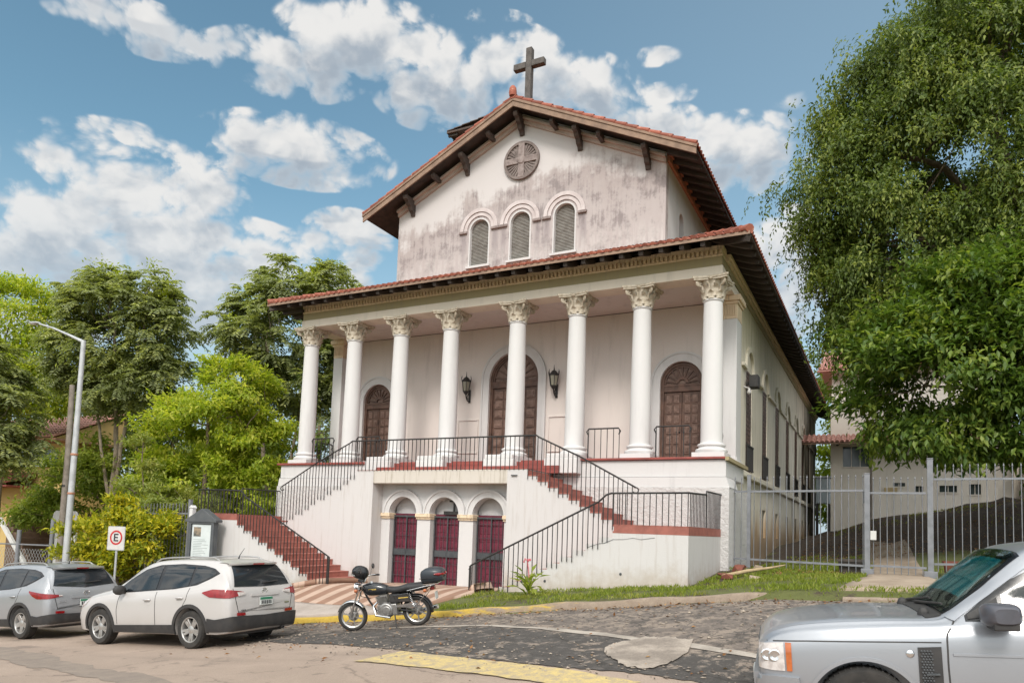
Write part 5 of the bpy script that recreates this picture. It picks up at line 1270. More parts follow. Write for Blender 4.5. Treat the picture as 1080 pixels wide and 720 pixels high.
# ---- big silver off-road estate in the right foreground
def range_car():
    wb, r, W = 2.88, .385, .975
    car = car_root('parked_car', RRR, RRF, W - .12, 'large silver off-road estate car in the right foreground with a teal sunshade behind its windscreen')
    st = [(-1.22, .80, .50, 1.00, 1.10, .80), (-1.19, .93, .42, 1.14, 1.40, .76), (-1.10, .955, .40, 1.17, 1.72, .72), (-.9, .965, .38, 1.18, 1.82, .70), (0, .97, .36, 1.17, 1.86, .69), (1.0, .975, .36, 1.16, 1.865, .69), (1.40, .975, .36, 1.155, 1.845, .69), (1.58, .975, .36, 1.15, 1.79, .695), (1.80, .975, .36, 1.145, 1.61, .72), (2.02, .975, .36, 1.135, 1.40, .75), (2.20, .975, .36, 1.125, 1.235, .80), (2.34, .975, .36, 1.115, 1.19, .83), (2.7, .975, .36, 1.10, 1.185, .84), (3.1, .965, .37, 1.075, 1.165, .83), (3.4, .935, .38, 1.04, 1.13, .79), (3.58, .90, .40, .99, 1.08, .74), (3.68, .86, .43, .93, 1.015, .70), (3.73, .80, .47, .88, .95, .65)]
    st = [(x_, w_, a_, b2_, b2_ + (t_ - b2_) * (.93 if x_ < 2.1 else 1), q_) for x_, w_, a_, b2_, t_, q_ in st]
    me2, bvh = body_shell(st, (0, wb), r, W, .30)
    link('body', me2, P_zermatt, car, 33, local=True)
    q = MB(); q.box(-.9, -.7, .30, wb + .5, .7, .36); P2(car, q, 'underbody', P_plastic)
    for s in (-1, 1):
        q = patch(bvh, [(-1.05, 1.68), (0, 1.715), (1.1, 1.72), (1.42, 1.675), (1.78, 1.47), (2.08, 1.215)], [(-1.0, 1.22), (0, 1.205), (1.1, 1.195), (1.42, 1.19), (1.78, 1.18), (2.08, 1.17)], 'y', s, .005, 50, 8, .012); P2(car, q, 'window_surround', P_gloss, smooth=60)
        for nm, A, B in (('front_window', [(.98, 1.69), (1.33, 1.65), (1.62, 1.50), (1.80, 1.385)], [(.98, 1.235), (1.33, 1.23), (1.62, 1.225), (1.80, 1.22)]), ('rear_window_side', [(-.02, 1.69), (.9, 1.695)], [(-.02, 1.24), (.9, 1.235)]), ('quarter_window', [(-.98, 1.65), (-.1, 1.69)], [(-.95, 1.25), (-.1, 1.24)])):
            q = patch(bvh, A, B, 'y', s, .011, 24, 6, .01); P2(car, q, nm, G_dark, smooth=60)
        q = patch(bvh, [(1.83, 1.365), (2.06, 1.22)], [(1.83, 1.215), (2.06, 1.185)], 'y', s, .012, 10, 4, .01); P2(car, q, 'mirror_triangle', P_plastic)
        # A pillar in body colour
        q = patch(bvh, [(1.40, 1.75), (1.60, 1.655), (1.86, 1.47), (2.22, 1.195)], [(1.44, 1.70), (1.62, 1.58), (1.88, 1.38), (2.16, 1.165)], 'y', s, .013, 24, 3, .012); P2(car, q, 'windscreen_pillar', P_zermatt, smooth=60)
        # seams : clamshell bonnet line, front door gap, wheel arch lip
        q = patch(bvh, [(3.66, .968), (3.3, .985), (2.6, 1.0), (2.28, 1.005)], [(3.66, .957), (3.3, .974), (2.6, .989), (2.28, .994)], 'y', s, .002, 24, 1, .004)
        q = join(q, seam(bvh, [(2.15, 1.19), (2.235, 1.06), (2.242, .8), (2.23, .45)], 'y', s)); q = join(q, seam(bvh, [(.94, 1.2), (.93, .45)], 'y', s)); P2(car, q, 'panel_gap', P_plastic)
        q = patch(bvh, [(2.20, .915), (1.5, .915), (.2, .91), (-1.0, .905)], [(2.20, .895), (1.5, .895), (.2, .89), (-1.0, .885)], 'y', s, .010, 30, 2, .012); P2(car, q, 'side_moulding', P_zermatt, smooth=60)
        q = arch_trim(bvh, wb, r, s, r + .066, r + .10); P2(car, q, 'wheel_arch_lip', P_zermatt, smooth=60)
        # fender vent with mesh
        vt = patch(bvh, [(2.46, .955), (2.285, .965)], [(2.46, .56), (2.285, .56)], 'y', s, .010, 6, 12, .015); v_ = P2(car, vt, 'side_vent', P_plastic)
        q = MB()
        for k in range(17):
            z = .575 + k * .022; yy = bvh.ray_cast(Vector((2.38, s * 4, z)), Vector((0, -s, 0)))[0].y
            for j in range(4): q.lathe([(0, 0), (.009, 0), (.009, .010), (.004, .012)], 8, Matrix.Translation((2.435 - j * .022 - (.011 if k % 2 else 0), yy + s * .010, z)) @ Matrix.Rotation(R(-90 * s), 4, 'X'))
        yy = bvh.ray_cast(Vector((2.36, s * 4, .74)), Vector((0, -s, 0)))[0].y
        q.tube([(2.41, yy + s * .016, .735), (2.31, yy + s * .022, .74)], .010, 6); P2(car, q, 'vent_mesh', M_grey, v_)
        # round fuel-cap-like badge on the wing
        yy = bvh.ray_cast(Vector((2.52, s * 4, .90)), Vector((0, -s, 0)))[0].y
        q = MB(); q.lathe([(0, .012), (.022, .011), (.032, .006), (.034, 0)], 20, Matrix.Translation((2.52, yy, .90)) @ Matrix.Rotation(R(-90 * s), 4, 'X')); P2(car, q, 'wing_badge', M_chrome, smooth=50)
        # head lamp with amber corner
        q = patch(bvh, [(3.725, .93), (3.64, .945), (3.52, .955)], [(3.725, .72), (3.62, .71), (3.515, .71)], 'y', s, .010, 14, 6, .02); hl = P2(car, q, 'headlight', L_clear, smooth=60)
        q = patch(bvh, [(3.505, .955), (3.455, .955)], [(3.50, .71), (3.455, .71)], 'y', s, .012, 6, 6, .02); P2(car, q, 'indicator', L_amber, hl)
        q = patch(bvh, [(s * .82, .93), (s * .50, .935)], [(s * .82, .72), (s * .50, .72)], 'x', 1, .010, 10, 5, .02); P2(car, q, 'headlight_front', L_clear, hl)
        q = MB()
        for cxx in (3.60, 3.665):
            hh = bvh.ray_cast(Vector((cxx, s * 4, .83)), Vector((0, -s, 0)))[0]; q.lathe([(.05, 0), (.055, .008), (.045, .014), (.02, .008), (0, .008)], 20, Matrix.Translation((cxx, hh.y + s * .008, .84)) @ Matrix.Rotation(R(-90 * s), 4, 'X'))
        P2(car, q, 'lamp_ring', M_chrome, hl)
        # bumper corner
        q = patch(bvh, [(3.73, .66), (3.6, .67), (3.40, .66)], [(3.72, .44), (3.6, .40), (3.38, .40)], 'y', s, .045, 14, 6, .06); P2(car, q, 'front_bumper_corner', P_zermatt, smooth=60)
        q = patch(bvh, [(wb - .62, .45), (.55, .45)], [(wb - .62, .36), (.55, .36)], 'y', s, .02, 14, 3, .03); P2(car, q, 'sill', P_plastic)
        # mirror
        mx, mz, my = 1.86, 1.245, s * .92
        q = MB(); sec = []
        for k in range(17):
            t = k / 16; q0 = math.sin(math.pi * (.12 + .80 * t)) ** .35
            yy = my + s * (.05 + .27 * t); sx_, sz_ = .135 * q0, .095 * q0
            sec.append([(mx + .03 * (1 - t) + sx_ * math.copysign(abs(math.cos(a)) ** .55, math.cos(a)), yy, mz + sz_ * math.copysign(abs(math.sin(a)) ** .55, math.sin(a))) for a in np.linspace(0, 2 * math.pi, 25)[:-1]])
        m_ = len(sec[0]); q.v = [p for r_ in sec for p in r_]
        for i in range(16):
            for j in range(m_): q.f.append((i * m_ + j, i * m_ + (j + 1) % m_, (i + 1) * m_ + (j + 1) % m_, (i + 1) * m_ + j))
        q.f += [tuple(range(m_)), tuple(16 * m_ + j for j in range(m_))]; q.mi = [0] * len(q.f)
        mr = P2(car, q, 'mirror', mat('mirror_cap_grey_%d' % (s > 0), (.075, .075, .09), None, 4, .35, fine=.02, coat=.4), smooth=45)
        q = MB(); q.tube([(mx + .05, my - s * .06, mz - .10), (mx + .03, my + s * .03, mz - .09), (mx + .01, my + s * .11, mz - .06)], [.05, .04, .035], 10); q.box(mx - .087, min(my + s * .07, my + s * .30), mz - .115, mx + .09, max(my + s * .07, my + s * .30), mz - .045); P2(car, q, 'mirror_base', P_plastic, mr, bevel=.01)
        for hx in (1.15, .1):
            yy = bvh.ray_cast(Vector((hx, s * 4, .99)), Vector((0, -s, 0)))[0].y; q = MB(); q.box(hx - .11, min(yy, yy + s * .035), .975, hx + .11, max(yy, yy + s * .035), 1.01); P2(car, q, 'door_handle', P_zermatt, bevel=.01)
    # windscreen : glass over a folded teal sunshade
    mt, n, b = newmat('windscreen_glass'); b.inputs['Base Color'].default_value = (.9, .95, .95, 1); b.inputs['Roughness'].default_value = .02; b.inputs['Transmission Weight'].default_value = 0
    tr_ = n.add('ShaderNodeBsdfTransparent', {'Color': (.72, .82, .82, 1)}); gl = n.add('ShaderNodeBsdfGlossy', {'Color': (1, 1, 1, 1), 'Roughness': .02}); fr = n.add('ShaderNodeFresnel', {'IOR': 1.22})
    ms = n.add('ShaderNodeMixShader', {0: n.math('MULTIPLY', fr.outputs[0], .5), 1: tr_.outputs[0], 2: gl.outputs[0]}); n.l.new(ms.outputs[0], mt.node_tree.nodes['Material Output'].inputs[0]); M_ws = mt
    mt, n, b = newmat('teal_sunshade'); oc = n.add('ShaderNodeTexCoord').outputs['Object']; ox, oy, oz = n.sep(oc)
    fold = n.math('ABSOLUTE', n.math('SUBTRACT', n.math('FRACT', n.math('MULTIPLY', oy, 5.5)), .5))
    n.set(b, 'Base Color', n.mix(n.ramp(n.noise(n.scalev(oc, (1.5, 9, 1)), 1.5, 4), .4, .65), (.008, .22, .26), (.02, .36, .41))); b.inputs['Roughness'].default_value = .32; M_teal = mt
    q = patch(bvh, [(1.62, -.66), (1.62, .66)], [(2.22, -.74), (2.22, .74)], 'z', 1, .028, 20, 10, .006); P2(car, q, 'windscreen', M_ws, smooth=60)
    q = patch(bvh, [(1.60, -.675), (1.60, .675)], [(2.245, -.765), (2.245, .765)], 'z', 1, .006, 20, 10, .010); fr_ = P2(car, q, 'windscreen_frit', P_gloss, smooth=60)
    # sunshade with folds
    A = resample([(1.70, -.58), (1.70, .58)], 60); B = resample([(2.06, -.64), (2.06, .64)], 60); P = []
    for i, (a, c) in enumerate(zip(A, B)):
        row = []
        for j in range(9):
            p = a.lerp(c, j / 8); h = bvh.ray_cast(Vector((p.x, p.y, 5)), Vector((0, 0, -1))); row.append(h[0] + (h[1] if h[1].z > 0 else -h[1]) * (.012 + .007 * abs((i / 4) % 2 - 1)))
        P.append(row)
    q = MB(); q.grid(P); P2(car, q, 'sunshade', M_teal, smooth=30)
    q = patch(bvh, [(2.235, -.78), (2.235, .78)], [(2.36, -.80), (2.36, .80)], 'z', 1, .010, 20, 3, .014); P2(car, q, 'cowl', P_plastic)
    q = MB()
    for y0, y1 in ((-.25, .62), (-.72, .10)):
        a = bvh.ray_cast(Vector((2.30, y0 + .45 if y0 < -.5 else y0, 5)), Vector((0, 0, -1)))[0]
        p0 = bvh.ray_cast(Vector((2.27, y0, 5)), Vector((0, 0, -1))); p1 = bvh.ray_cast(Vector((2.17, y1, 5)), Vector((0, 0, -1))); q.tube([p0[0] + Vector((0, 0, .03)), p1[0] + p1[1] * .045], [.016, .010], 6)
    for y0 in (-.55, .60): q.lathe([(0, .07), (.03, .06), (.045, .03), (.05, 0)], 12, Matrix.Translation((2.34, y0, bvh.ray_cast(Vector((2.34, y0, 5)), Vector((0, 0, -1)))[0].z)))
    P2(car, q, 'wiper', P_plastic)
    q = patch(bvh, [(-.46, .95), (.46, .95)], [(-.46, .70), (.46, .70)], 'x', 1, .012, 14, 4, .02); P2(car, q, 'front_grille', M_grey)
    q = patch(bvh, [(-.78, .67), (.78, .67)], [(-.74, .44), (.74, .44)], 'x', 1, .06, 20, 6, .07); P2(car, q, 'front_bumper', P_zermatt, smooth=60)
    q = MB(); q.box(3.79, -.52, .50, 3.815, 0, .61); P2(car, q.__class__().box(3.795, -.16, .50, 3.815, .16, .61), 'number_plate', M_pwhite)
    q = patch(bvh, [(-.68, 1.74), (.68, 1.74)], [(-.78, 1.22), (.78, 1.22)], 'x', -1, .01, 14, 6, .01); P2(car, q, 'rear_window', G_dark)
    for s in (-1, 1):
        q = patch(bvh, [(s * .80, 1.12), (s * .60, 1.12)], [(s * .80, .72), (s * .60, .72)], 'x', -1, .012, 8, 6, .02); P2(car, q, 'tail_light', L_red)
    for wx in (0, wb):
        for s in (-1, 1): wheel_parts(car, wx, s * (W - .12), r, .25, 7, 'single')
range_car()
# ================================================================= MOTORCYCLE (local: x forward, y left, z up, rear axle at x=0)
G_tank = carpaint('black_tank_paint', (.012, .014, .018), 0, .2)
M_gold = mat('gold_lettering', (.60, .42, .10), None, 5, .4, fine=0)
M_seat = mat('black_vinyl_seat', (.02, .02, .022), (.03, .03, .032), 9, .5, fine=.04)
M_engine = mat('cast_aluminium', (.42, .41, .40), (.28, .27, .26), 12, .42, .8, bump=.1)
G_visor = glass('dark_visor', (.01, .01, .012))
br, bf = Vector((10.62, -7.93, 0)), Vector((9.30, -8.26, 0))
br.z = H(br.x, br.y) + .012; bf.z = H(bf.x, bf.y) + .012
X = (bf - br).normalized(); Z = Vector((0, 0, 1)); Y = Z.cross(X).normalized(); Z = X.cross(Y)
BK = empty('motorcycle', br, 'black motorcycle with a rear top box leaning on its stand by the yellow kerb', 'motorcycle')
BK.rotation_euler = (Matrix((X, Y, Z)).transposed() @ Matrix.Rotation(R(-7), 3, 'X')).to_euler()
WBK, RT = 1.34, .285
def B2(mb, name, mt, parent=None, **k): return mb.build(name, mt, parent or BK, local=True, **k)
RY = Matrix.Rotation(R(90), 4, 'X')
for wx, wz, w_, steer in ((0, RT, .105, 0), (WBK, RT, .085, 12)):
    e = bpy.data.objects.new('wheel', None); COL.objects.link(e); e.parent = BK; e.location = (wx, 0, wz); e.rotation_euler = (0, 0, R(steer))
    q = MB(); prof = [(RT - .075 + .04 * math.cos(a) * 0 + .042 * (1 + math.cos(a)) * .95, w_ / 2 * math.sin(a)) for a in np.linspace(0, 2 * math.pi, 17)[:-1]]
    q.lathe(prof + [prof[0]], 44, RY, cap=False); B2(q, 'tyre', M_tyre, e, smooth=60)
    q = MB(); q.lathe([(RT - .062, -.03), (RT - .052, -.034), (RT - .075, -.02), (RT - .075, .02), (RT - .052, .034), (RT - .062, .03), (RT - .088, .012), (RT - .088, -.012), (RT - .062, -.03)], 44, RY, cap=False)
    for k in range(6):
        a = k * math.pi / 3 + .4; q.bar((.03 * math.cos(a), 0, .03 * math.sin(a)), ((RT - .08) * math.cos(a), 0, (RT - .08) * math.sin(a)), .030, .022)
    q.lathe([(0, -.06), (.045, -.06), (.055, -.03), (.055, .03), (.045, .06), (0, .06)], 20, RY); B2(q, 'rim', M_alloy, e, smooth=40)
    q = MB(); q.lathe([(.05, .065), (.105, .062), (.105, .058), (.05, .06)], 24, RY, cap=False); B2(q, 'brake_drum', M_engine, e)
# frame, fork, mudguards
hx, hz = 1.06, .80                                          # steering head
q = MB(); q.tube([(hx, 0, hz), (.95, 0, .55), (.80, 0, .30), (.45, 0, .26), (.30, 0, .34)], .020, 8); q.tube([(hx, 0, hz - .03), (.6, 0, .70), (.2, 0, .66), (-.22, 0, .70)], .020, 8); q.tube([(.30, 0, .34), (.28, 0, .66)], .018, 8)
for s in (-1, 1): q.tube([(.30, s * .07, .34), (.0, s * .10, RT)], .020, 8)
B2(q, 'frame', P_gloss, smooth=60)
q = MB()
for s in (-1, 1):
    q.tube([(WBK, s * .085, RT), (WBK - .10, s * .085, RT + .24)], .024, 10); q.tube([(WBK - .10, s * .085, RT + .24), (hx + .02, s * .085, hz + .06)], .016, 10)
q.box(hx - .03, -.11, hz - .02, hx + .06, .11, hz + .005); q.box(hx - .06, -.11, hz + .06, hx + .04, .11, hz + .085); B2(q, 'fork', M_chrome, smooth=50)
def guard(cx, cz, r, a0, a1, w_, nm, mt):
    P = [[(cx + (r - .012 * (abs(j - 3) / 3) ** 2 * 1.5) * math.cos(R(a)), (j - 3) / 3 * w_, cz + (r - .03 * (abs(j - 3) / 3) ** 2) * math.sin(R(a))) for j in range(7)] for a in np.linspace(a0, a1, 18)]
    q = MB(); q.grid(P); o = B2(q, nm, mt, smooth=60); m_ = o.modifiers.new('t', 'SOLIDIFY'); m_.thickness = .006
guard(WBK, RT, RT + .035, 20, 150, .06, 'front_mudguard', M_chrome); guard(0, RT, RT + .05, 35, 190, .075, 'rear_mudguard', P_gloss)
# engine
q = MB(); q.lathe([(0, -.15), (.13, -.15), (.155, -.11), (.155, .11), (.13, .15), (0, .15)], 24, Matrix.Translation((.58, 0, .36)) @ RY); q.box(.36, -.12, .26, .76, .12, .47); q.lathe([(0, .13), (.085, .13), (.075, .16), (0, .165)], 20, Matrix.Translation((.50, 0, .345)) @ RY)
q.lathe([(0, -.165), (.085, -.16), (.09, -.13), (0, -.13)], 20, Matrix.Translation((.56, 0, .36)) @ RY); B2(q, 'crankcase', M_engine, smooth=40, bevel=.012)
q = MB()
for k in range(9): q.box(.62 - .11 + k * .007, -.11, .45 + k * .021, .62 + .11 + k * .007, .11, .459 + k * .021)
q.box(.545, -.06, .44, .70, .06, .66); B2(q, 'cylinder', M_engine)
q = MB(); q.prism([(.30, .46), (.50, .50), (.50, .66), (.28, .66)], -.09, .09, lambda a, c, w2: (a, w2, c)); B2(q, 'air_box', P_plastic, bevel=.02)
q = MB(); q.tube([(.72, .05, .56), (.84, .09, .46), (.80, .13, .28), (.50, .15, .22)], .02, 10); B2(q, 'header_pipe', M_chrome, smooth=60)
q = MB(); q.tube([(.70, -.03, .55), (.80, -.08, .45), (.76, -.13, .28), (.45, -.14, .22), (.1, -.15, .23), (-.38, -.15, .30)], [.020, .020, .022, .028, .040, .042], 12); B2(q, 'exhaust', M_chrome, smooth=60)
# tank, seat, side cover
def loft(secs, mt, nm, n_=16, **k):                          # (x, halfwidth, z0, z1, power)
    S = catmull(secs, 5); q = MB(); m_ = n_
    for x, w_, z0, z1, p in S:
        for j in range(m_):
            a = 2 * math.pi * j / m_; c_, s_ = math.cos(a), math.sin(a); cz = (z0 + z1) / 2
            q.v.append((x, w_ * math.copysign(abs(c_) ** p, c_), cz + (z1 - z0) / 2 * math.copysign(abs(s_) ** p, s_)))
    L_ = len(S)
    for i in range(L_ - 1):
        for j in range(m_): q.f.append((i * m_ + j, i * m_ + (j + 1) % m_, (i + 1) * m_ + (j + 1) % m_, (i + 1) * m_ + j))
    q.f += [tuple(range(m_)), tuple((L_ - 1) * m_ + j for j in range(m_))]; q.mi = [0] * len(q.f)
    return B2(q, nm, mt, smooth=60, **k)
tank = loft([(.52, .05, .70, .78, .7), (.56, .10, .66, .83, .7), (.72, .135, .65, .89, .7), (.90, .14, .66, .91, .7), (1.0, .10, .70, .88, .7), (1.03, .04, .74, .82, .8)], G_tank, 'fuel_tank')
q = MB()
for s in (-1, 1):
    for k in range(6): q.box(.72 + k * .028, s * .136, .775, .72 + k * .028 + .02, s * .141, .80)
B2(q, 'tank_lettering', M_gold, tank)
q = MB(); q.lathe([(0, .03), (.035, .03), (.04, 0)], 16, Matrix.Translation((.86, 0, .90))); B2(q, 'filler_cap', M_chrome, tank)
loft([(-.28, .08, .72, .79, .6), (-.24, .125, .68, .82, .6), (.0, .13, .66, .82, .6), (.12, .13, .68, .82, .6), (.35, .125, .67, .78, .6), (.52, .09, .68, .80, .6), (.56, .05, .71, .78, .6)], M_seat, 'seat')
for s in (-1, 1):
    q = MB(); q.prism([(.02, .48), (.36, .50), (.40, .64), (.10, .66)], .085, .115, lambda a, c, w2: (a, s * w2, c)); sc_ = B2(q, 'side_cover', G_tank, bevel=.012)
    q = MB(); q.box(.10, min(s * .1155, s * .118), .565, .30, max(s * .1155, s * .118), .585); B2(q, 'side_lettering', M_gold, sc_)
    q = MB(); q.tube([(-.02, s * .12, RT + .01), (-.02, s * .12, RT + .10), (.06, s * .11, .64)], .010, 6); c0 = Vector((-.02, s * .125, RT + .05)); c1 = Vector((.08, s * .115, .66))
    q.tube([c0.lerp(c1, .2) + Vector((.026 * math.cos(t * 5.5), .026 * math.sin(t * 5.5), 0)) + (c1 - c0) * (t / 10) * .75 for t in np.linspace(0, 10, 80)], .007, 5); B2(q, 'shock_absorber', M_chrome, smooth=60)
# chain guard, stand, foot rests
q = MB(); q.prism([(-.08, .36), (.40, .40), (.40, .44), (-.05, .46)], .09, .10, lambda a, c, w2: (a, w2, c)); B2(q, 'chain_guard', M_chrome)
q = MB(); q.tube([(.42, .10, .27), (.36, .24, .02)], .013, 8); q.box(.32, .22, .012, .40, .28, .024); B2(q, 'side_stand', M_iron, smooth=60)
q = MB(); q.tube([(.50, -.22, .27), (.50, .22, .27)], .014, 8); q.tube([(.46, .18, .27), (.46, .24, .275)], .02, 8); B2(q, 'foot_rest', M_seat)
# bars, lamp, clocks, mirrors
q = MB(); q.tube([(.86, .36, 1.0), (.93, .30, 1.02), (1.0, .16, 1.02), (1.03, .07, .92), (1.03, -.07, .92), (1.0, -.16, 1.02), (.93, -.30, 1.02), (.86, -.36, 1.0)], .012, 8); hb = B2(q, 'handlebar', M_chrome, smooth=60)
q = MB()
for s in (-1, 1): q.tube([(.90, s * .325, 1.01), (.84, s * .38, .995)], .019, 8); q.tube([(.98, s * .24, 1.015), (.92, s * .37, .99)], .007, 6)
B2(q, 'grip', M_seat, hb)
for s in (-1, 1):
    q = MB(); q.tube([(.96, s * .22, 1.02), (.95, s * .27, 1.12), (.93, s * .30, 1.17)], .006, 6); q.lathe([(0, -.012), (.05, -.012), (.055, 0), (.045, .014), (0, .018)], 18, Matrix.Translation((.92, s * .31, 1.19)) @ Matrix.Rotation(R(90), 4, 'Y')); B2(q, 'mirror', P_gloss, smooth=50)
    q = MB(); q.tube([(1.10, s * .10, .80), (1.10, s * .17, .80)], .008, 6); q.lathe([(0, -.03), (.03, -.025), (.037, 0), (.03, .025), (0, .03)], 14, Matrix.Translation((1.11, s * .20, .80)) @ Matrix.Rotation(R(90), 4, 'Y')); B2(q, 'indicator', L_amber, smooth=60)
    q = MB(); q.tube([(-.28, s * .05, .68), (-.28, s * .15, .68)], .008, 6); q.lathe([(0, -.03), (.028, -.025), (.034, 0), (.028, .025), (0, .03)], 14, Matrix.Translation((-.28, s * .18, .68)) @ Matrix.Rotation(R(90), 4, 'Y')); B2(q, 'indicator', L_amber, smooth=60)
q = MB(); q.lathe([(0, -.07), (.05, -.06), (.08, -.02), (.09, .04), (.092, .055)], 24, Matrix.Translation((1.14, 0, .84)) @ Matrix.Rotation(R(90), 4, 'Y'), cap=False); hl = B2(q, 'headlight', M_chrome, smooth=60)
q = MB(); q.lathe([(.09, .055), (.06, .07), (0, .075)], 24, Matrix.Translation((1.14, 0, .84)) @ Matrix.Rotation(R(90), 4, 'Y'), cap=False); B2(q, 'lens', L_clear, hl, smooth=60)
q = MB()
for s in (-1, 1): q.lathe([(0, 0), (.04, 0), (.045, .05), (.04, .06), (0, .06)], 18, Matrix.Translation((1.07, s * .055, .96)) @ Matrix.Rotation(R(-35), 4, 'Y'))
B2(q, 'instrument_dials', P_gloss, smooth=50)
q = MB(); q.tube([(1.03, .03, .92), (1.12, .06, .85), (1.08, .05, .66), (.9, .03, .6)], .007, 5); q.tube([(.95, .24, 1.0), (1.12, .16, .95), (1.16, .09, .70), (WBK - .02, .07, RT + .05)], .006, 5); B2(q, 'cables', M_seat)
# rack, top box, tail lamp, plate
q = MB()
for s in (-1, 1): q.tube([(.10, s * .12, .70), (-.20, s * .13, .74), (-.46, s * .11, .77)], .009, 6); q.tube([(-.05, s * .12, .40), (-.40, s * .12, .76)], .009, 6)
q.tube([(-.30, -.13, .765), (-.30, .13, .765)], .009, 6); q.box(-.52, -.12, .775, -.22, .12, .79); B2(q, 'luggage_rack', M_chrome, smooth=60)
tb = loft([(-.64, .08, .84, .98, .6), (-.62, .15, .81, 1.04, .6), (-.50, .195, .795, 1.08, .6), (-.34, .195, .795, 1.085, .6), (-.22, .15, .80, 1.04, .6), (-.195, .08, .84, .97, .6)], mat('grey_top_box', (.030, .036, .044), (.045, .05, .058), 4, .35, fine=.03), 'top_box')
q = MB(); S = [(-.655, -.12, 1.0), (-.66, 0, 1.02), (-.655, .12, 1.0)]
for s in (-1, 1): q.tube([(-.645, s * .03, .94), (-.635, s * .10, .95), (-.58, s * .175, .96), (-.50, s * .2, .97)], [.02, .028, .028, .012], 8)
B2(q, 'reflector', L_red, tb, smooth=60)
q = MB(); q.tube([(-.19, -.15, .905), (-.28, -.19, .905), (-.48, -.20, .90), (-.62, -.15, .90), (-.65, 0, .90), (-.62, .15, .90), (-.48, .20, .90), (-.28, .19, .905), (-.19, .15, .905)], .008, 6); B2(q, 'lid_seam', M_seat, tb)
q = MB(); q.box(-.42, -.06, .66, -.33, .06, .74); B2(q, 'tail_light', L_red, bevel=.015)
q = MB(); q.box(-.435, -.08, .48, -.43, .08, .62); B2(q, 'number_plate', M_pwhite)
# helmet hanging on the bars : a thing of its own
e_ = Matrix((X, Y, Z)).transposed() @ Matrix.Rotation(R(-7), 3, 'X')
hp_ = br + e_ @ Vector((1.03, .06, 1.13))
HM = empty('helmet', hp_, 'black crash helmet hung upside down over the motorcycle handlebar', 'helmet'); HM.rotation_euler = (e_ @ Matrix.Rotation(R(-18), 3, 'Y')).to_euler()
q = MB(); q.lathe([(0.02, -.135), (.07, -.13), (.115, -.10), (.14, -.05), (.145, .0), (.135, .06), (.10, .115), (.05, .138), (0.005, .142)], 28, Matrix.Diagonal((1.15, .92, .92, 1))); q.build('shell', P_gloss, HM, smooth=60, local=True)
P = [[(1.17 * .147 * math.cos(a) * math.cos(b_), .94 * .147 * math.sin(a) * math.cos(b_), .92 * .147 * math.sin(b_)) for b_ in np.linspace(-.35, .45, 6)] for a in np.linspace(-1.15, 1.15, 16)]
q = MB(); q.grid(P); o = q.build('visor', G_visor, HM, smooth=60, local=True); m_ = o.modifiers.new('t', 'SOLIDIFY'); m_.thickness = .005
q = MB(); q.tube([(1.19 * .145 * math.cos(a), .96 * .145 * math.sin(a), -.055) for a in np.linspace(-1.3, 1.3, 18)], .009, 6); q.build('visor_trim', M_engine, HM, smooth=60, local=True)
# ================================================================= TREES AND PLANTS
def leafmat(name, a, b_, c_, trans=.35, rough=.5):
    mt, n, b = newmat(name)
    ri = n.add('ShaderNodeNewGeometry').outputs['Random Per Island']; pos = n.add('ShaderNodeNewGeometry').outputs['Position']
    col = n.mix(ri, a, b_); col = n.mix(n.ramp(n.math('ADD', n.math('MULTIPLY', n.noise(pos, .8, 3), .75), n.math('MULTIPLY', ri, .25)), .50, .66), col, c_)
    n.set(b, 'Base Color', col); b.inputs['Roughness'].default_value = rough; b.inputs['Specular IOR Level'].default_value = .35
    tr = n.add('ShaderNodeBsdfTranslucent', {'Color': n.mix(1.0, col, (1.25, 1.3, .6), 'MULTIPLY')})
    ms = n.add('ShaderNodeMixShader', {0: trans, 1: b.outputs[0], 2: tr.outputs[0]}); n.l.new(ms.outputs[0], mt.node_tree.nodes['Material Output'].inputs[0]); return mt
rg = np.random.default_rng(11)
def nrmv(a): return a / np.maximum(1e-9, np.linalg.norm(a, axis=-1, keepdims=True))
def rand_dir(n_): return nrmv(rg.normal(size=(n_, 3)))
def leaf_obj(name, P, D, N, L, W, mt, parent, fold=.22, mats=None):
    """folded rhombic leaves: base P, axis D, upper side N"""
    D = nrmv(D); S = nrmv(np.cross(D, N)); N = nrmv(np.cross(S, D)); L = L[:, None]; W = W[:, None]
    mid = P + D * L * .42
    V = np.stack([P, mid + S * W * .5 + N * W * fold, P + D * L - N * L * .08, mid - S * W * .5 + N * W * fold], 1)
    n_ = len(P); base = np.arange(n_)[:, None] * 4
    F = np.concatenate([base + np.array([[0, 1, 2]]), base + np.array([[0, 2, 3]])], 1).reshape(-1, 3)
    me = bpy.data.meshes.new(name); off = np.array(pos_of(parent))
    me.vertices.add(n_ * 4); me.vertices.foreach_set('co', (V.reshape(-1, 3) - off).astype(np.float32).ravel())
    me.loops.add(len(F) * 3); me.loops.foreach_set('vertex_index', F.astype(np.int32).ravel())
    me.polygons.add(len(F)); me.polygons.foreach_set('loop_start', np.arange(0, len(F) * 3, 3, dtype=np.int32)); me.polygons.foreach_set('loop_total', np.full(len(F), 3, np.int32))
    me.update(calc_edges=True); me.materials.append(mt)
    o = bpy.data.objects.new(name, me); COL.objects.link(o); o.parent = parent; return o
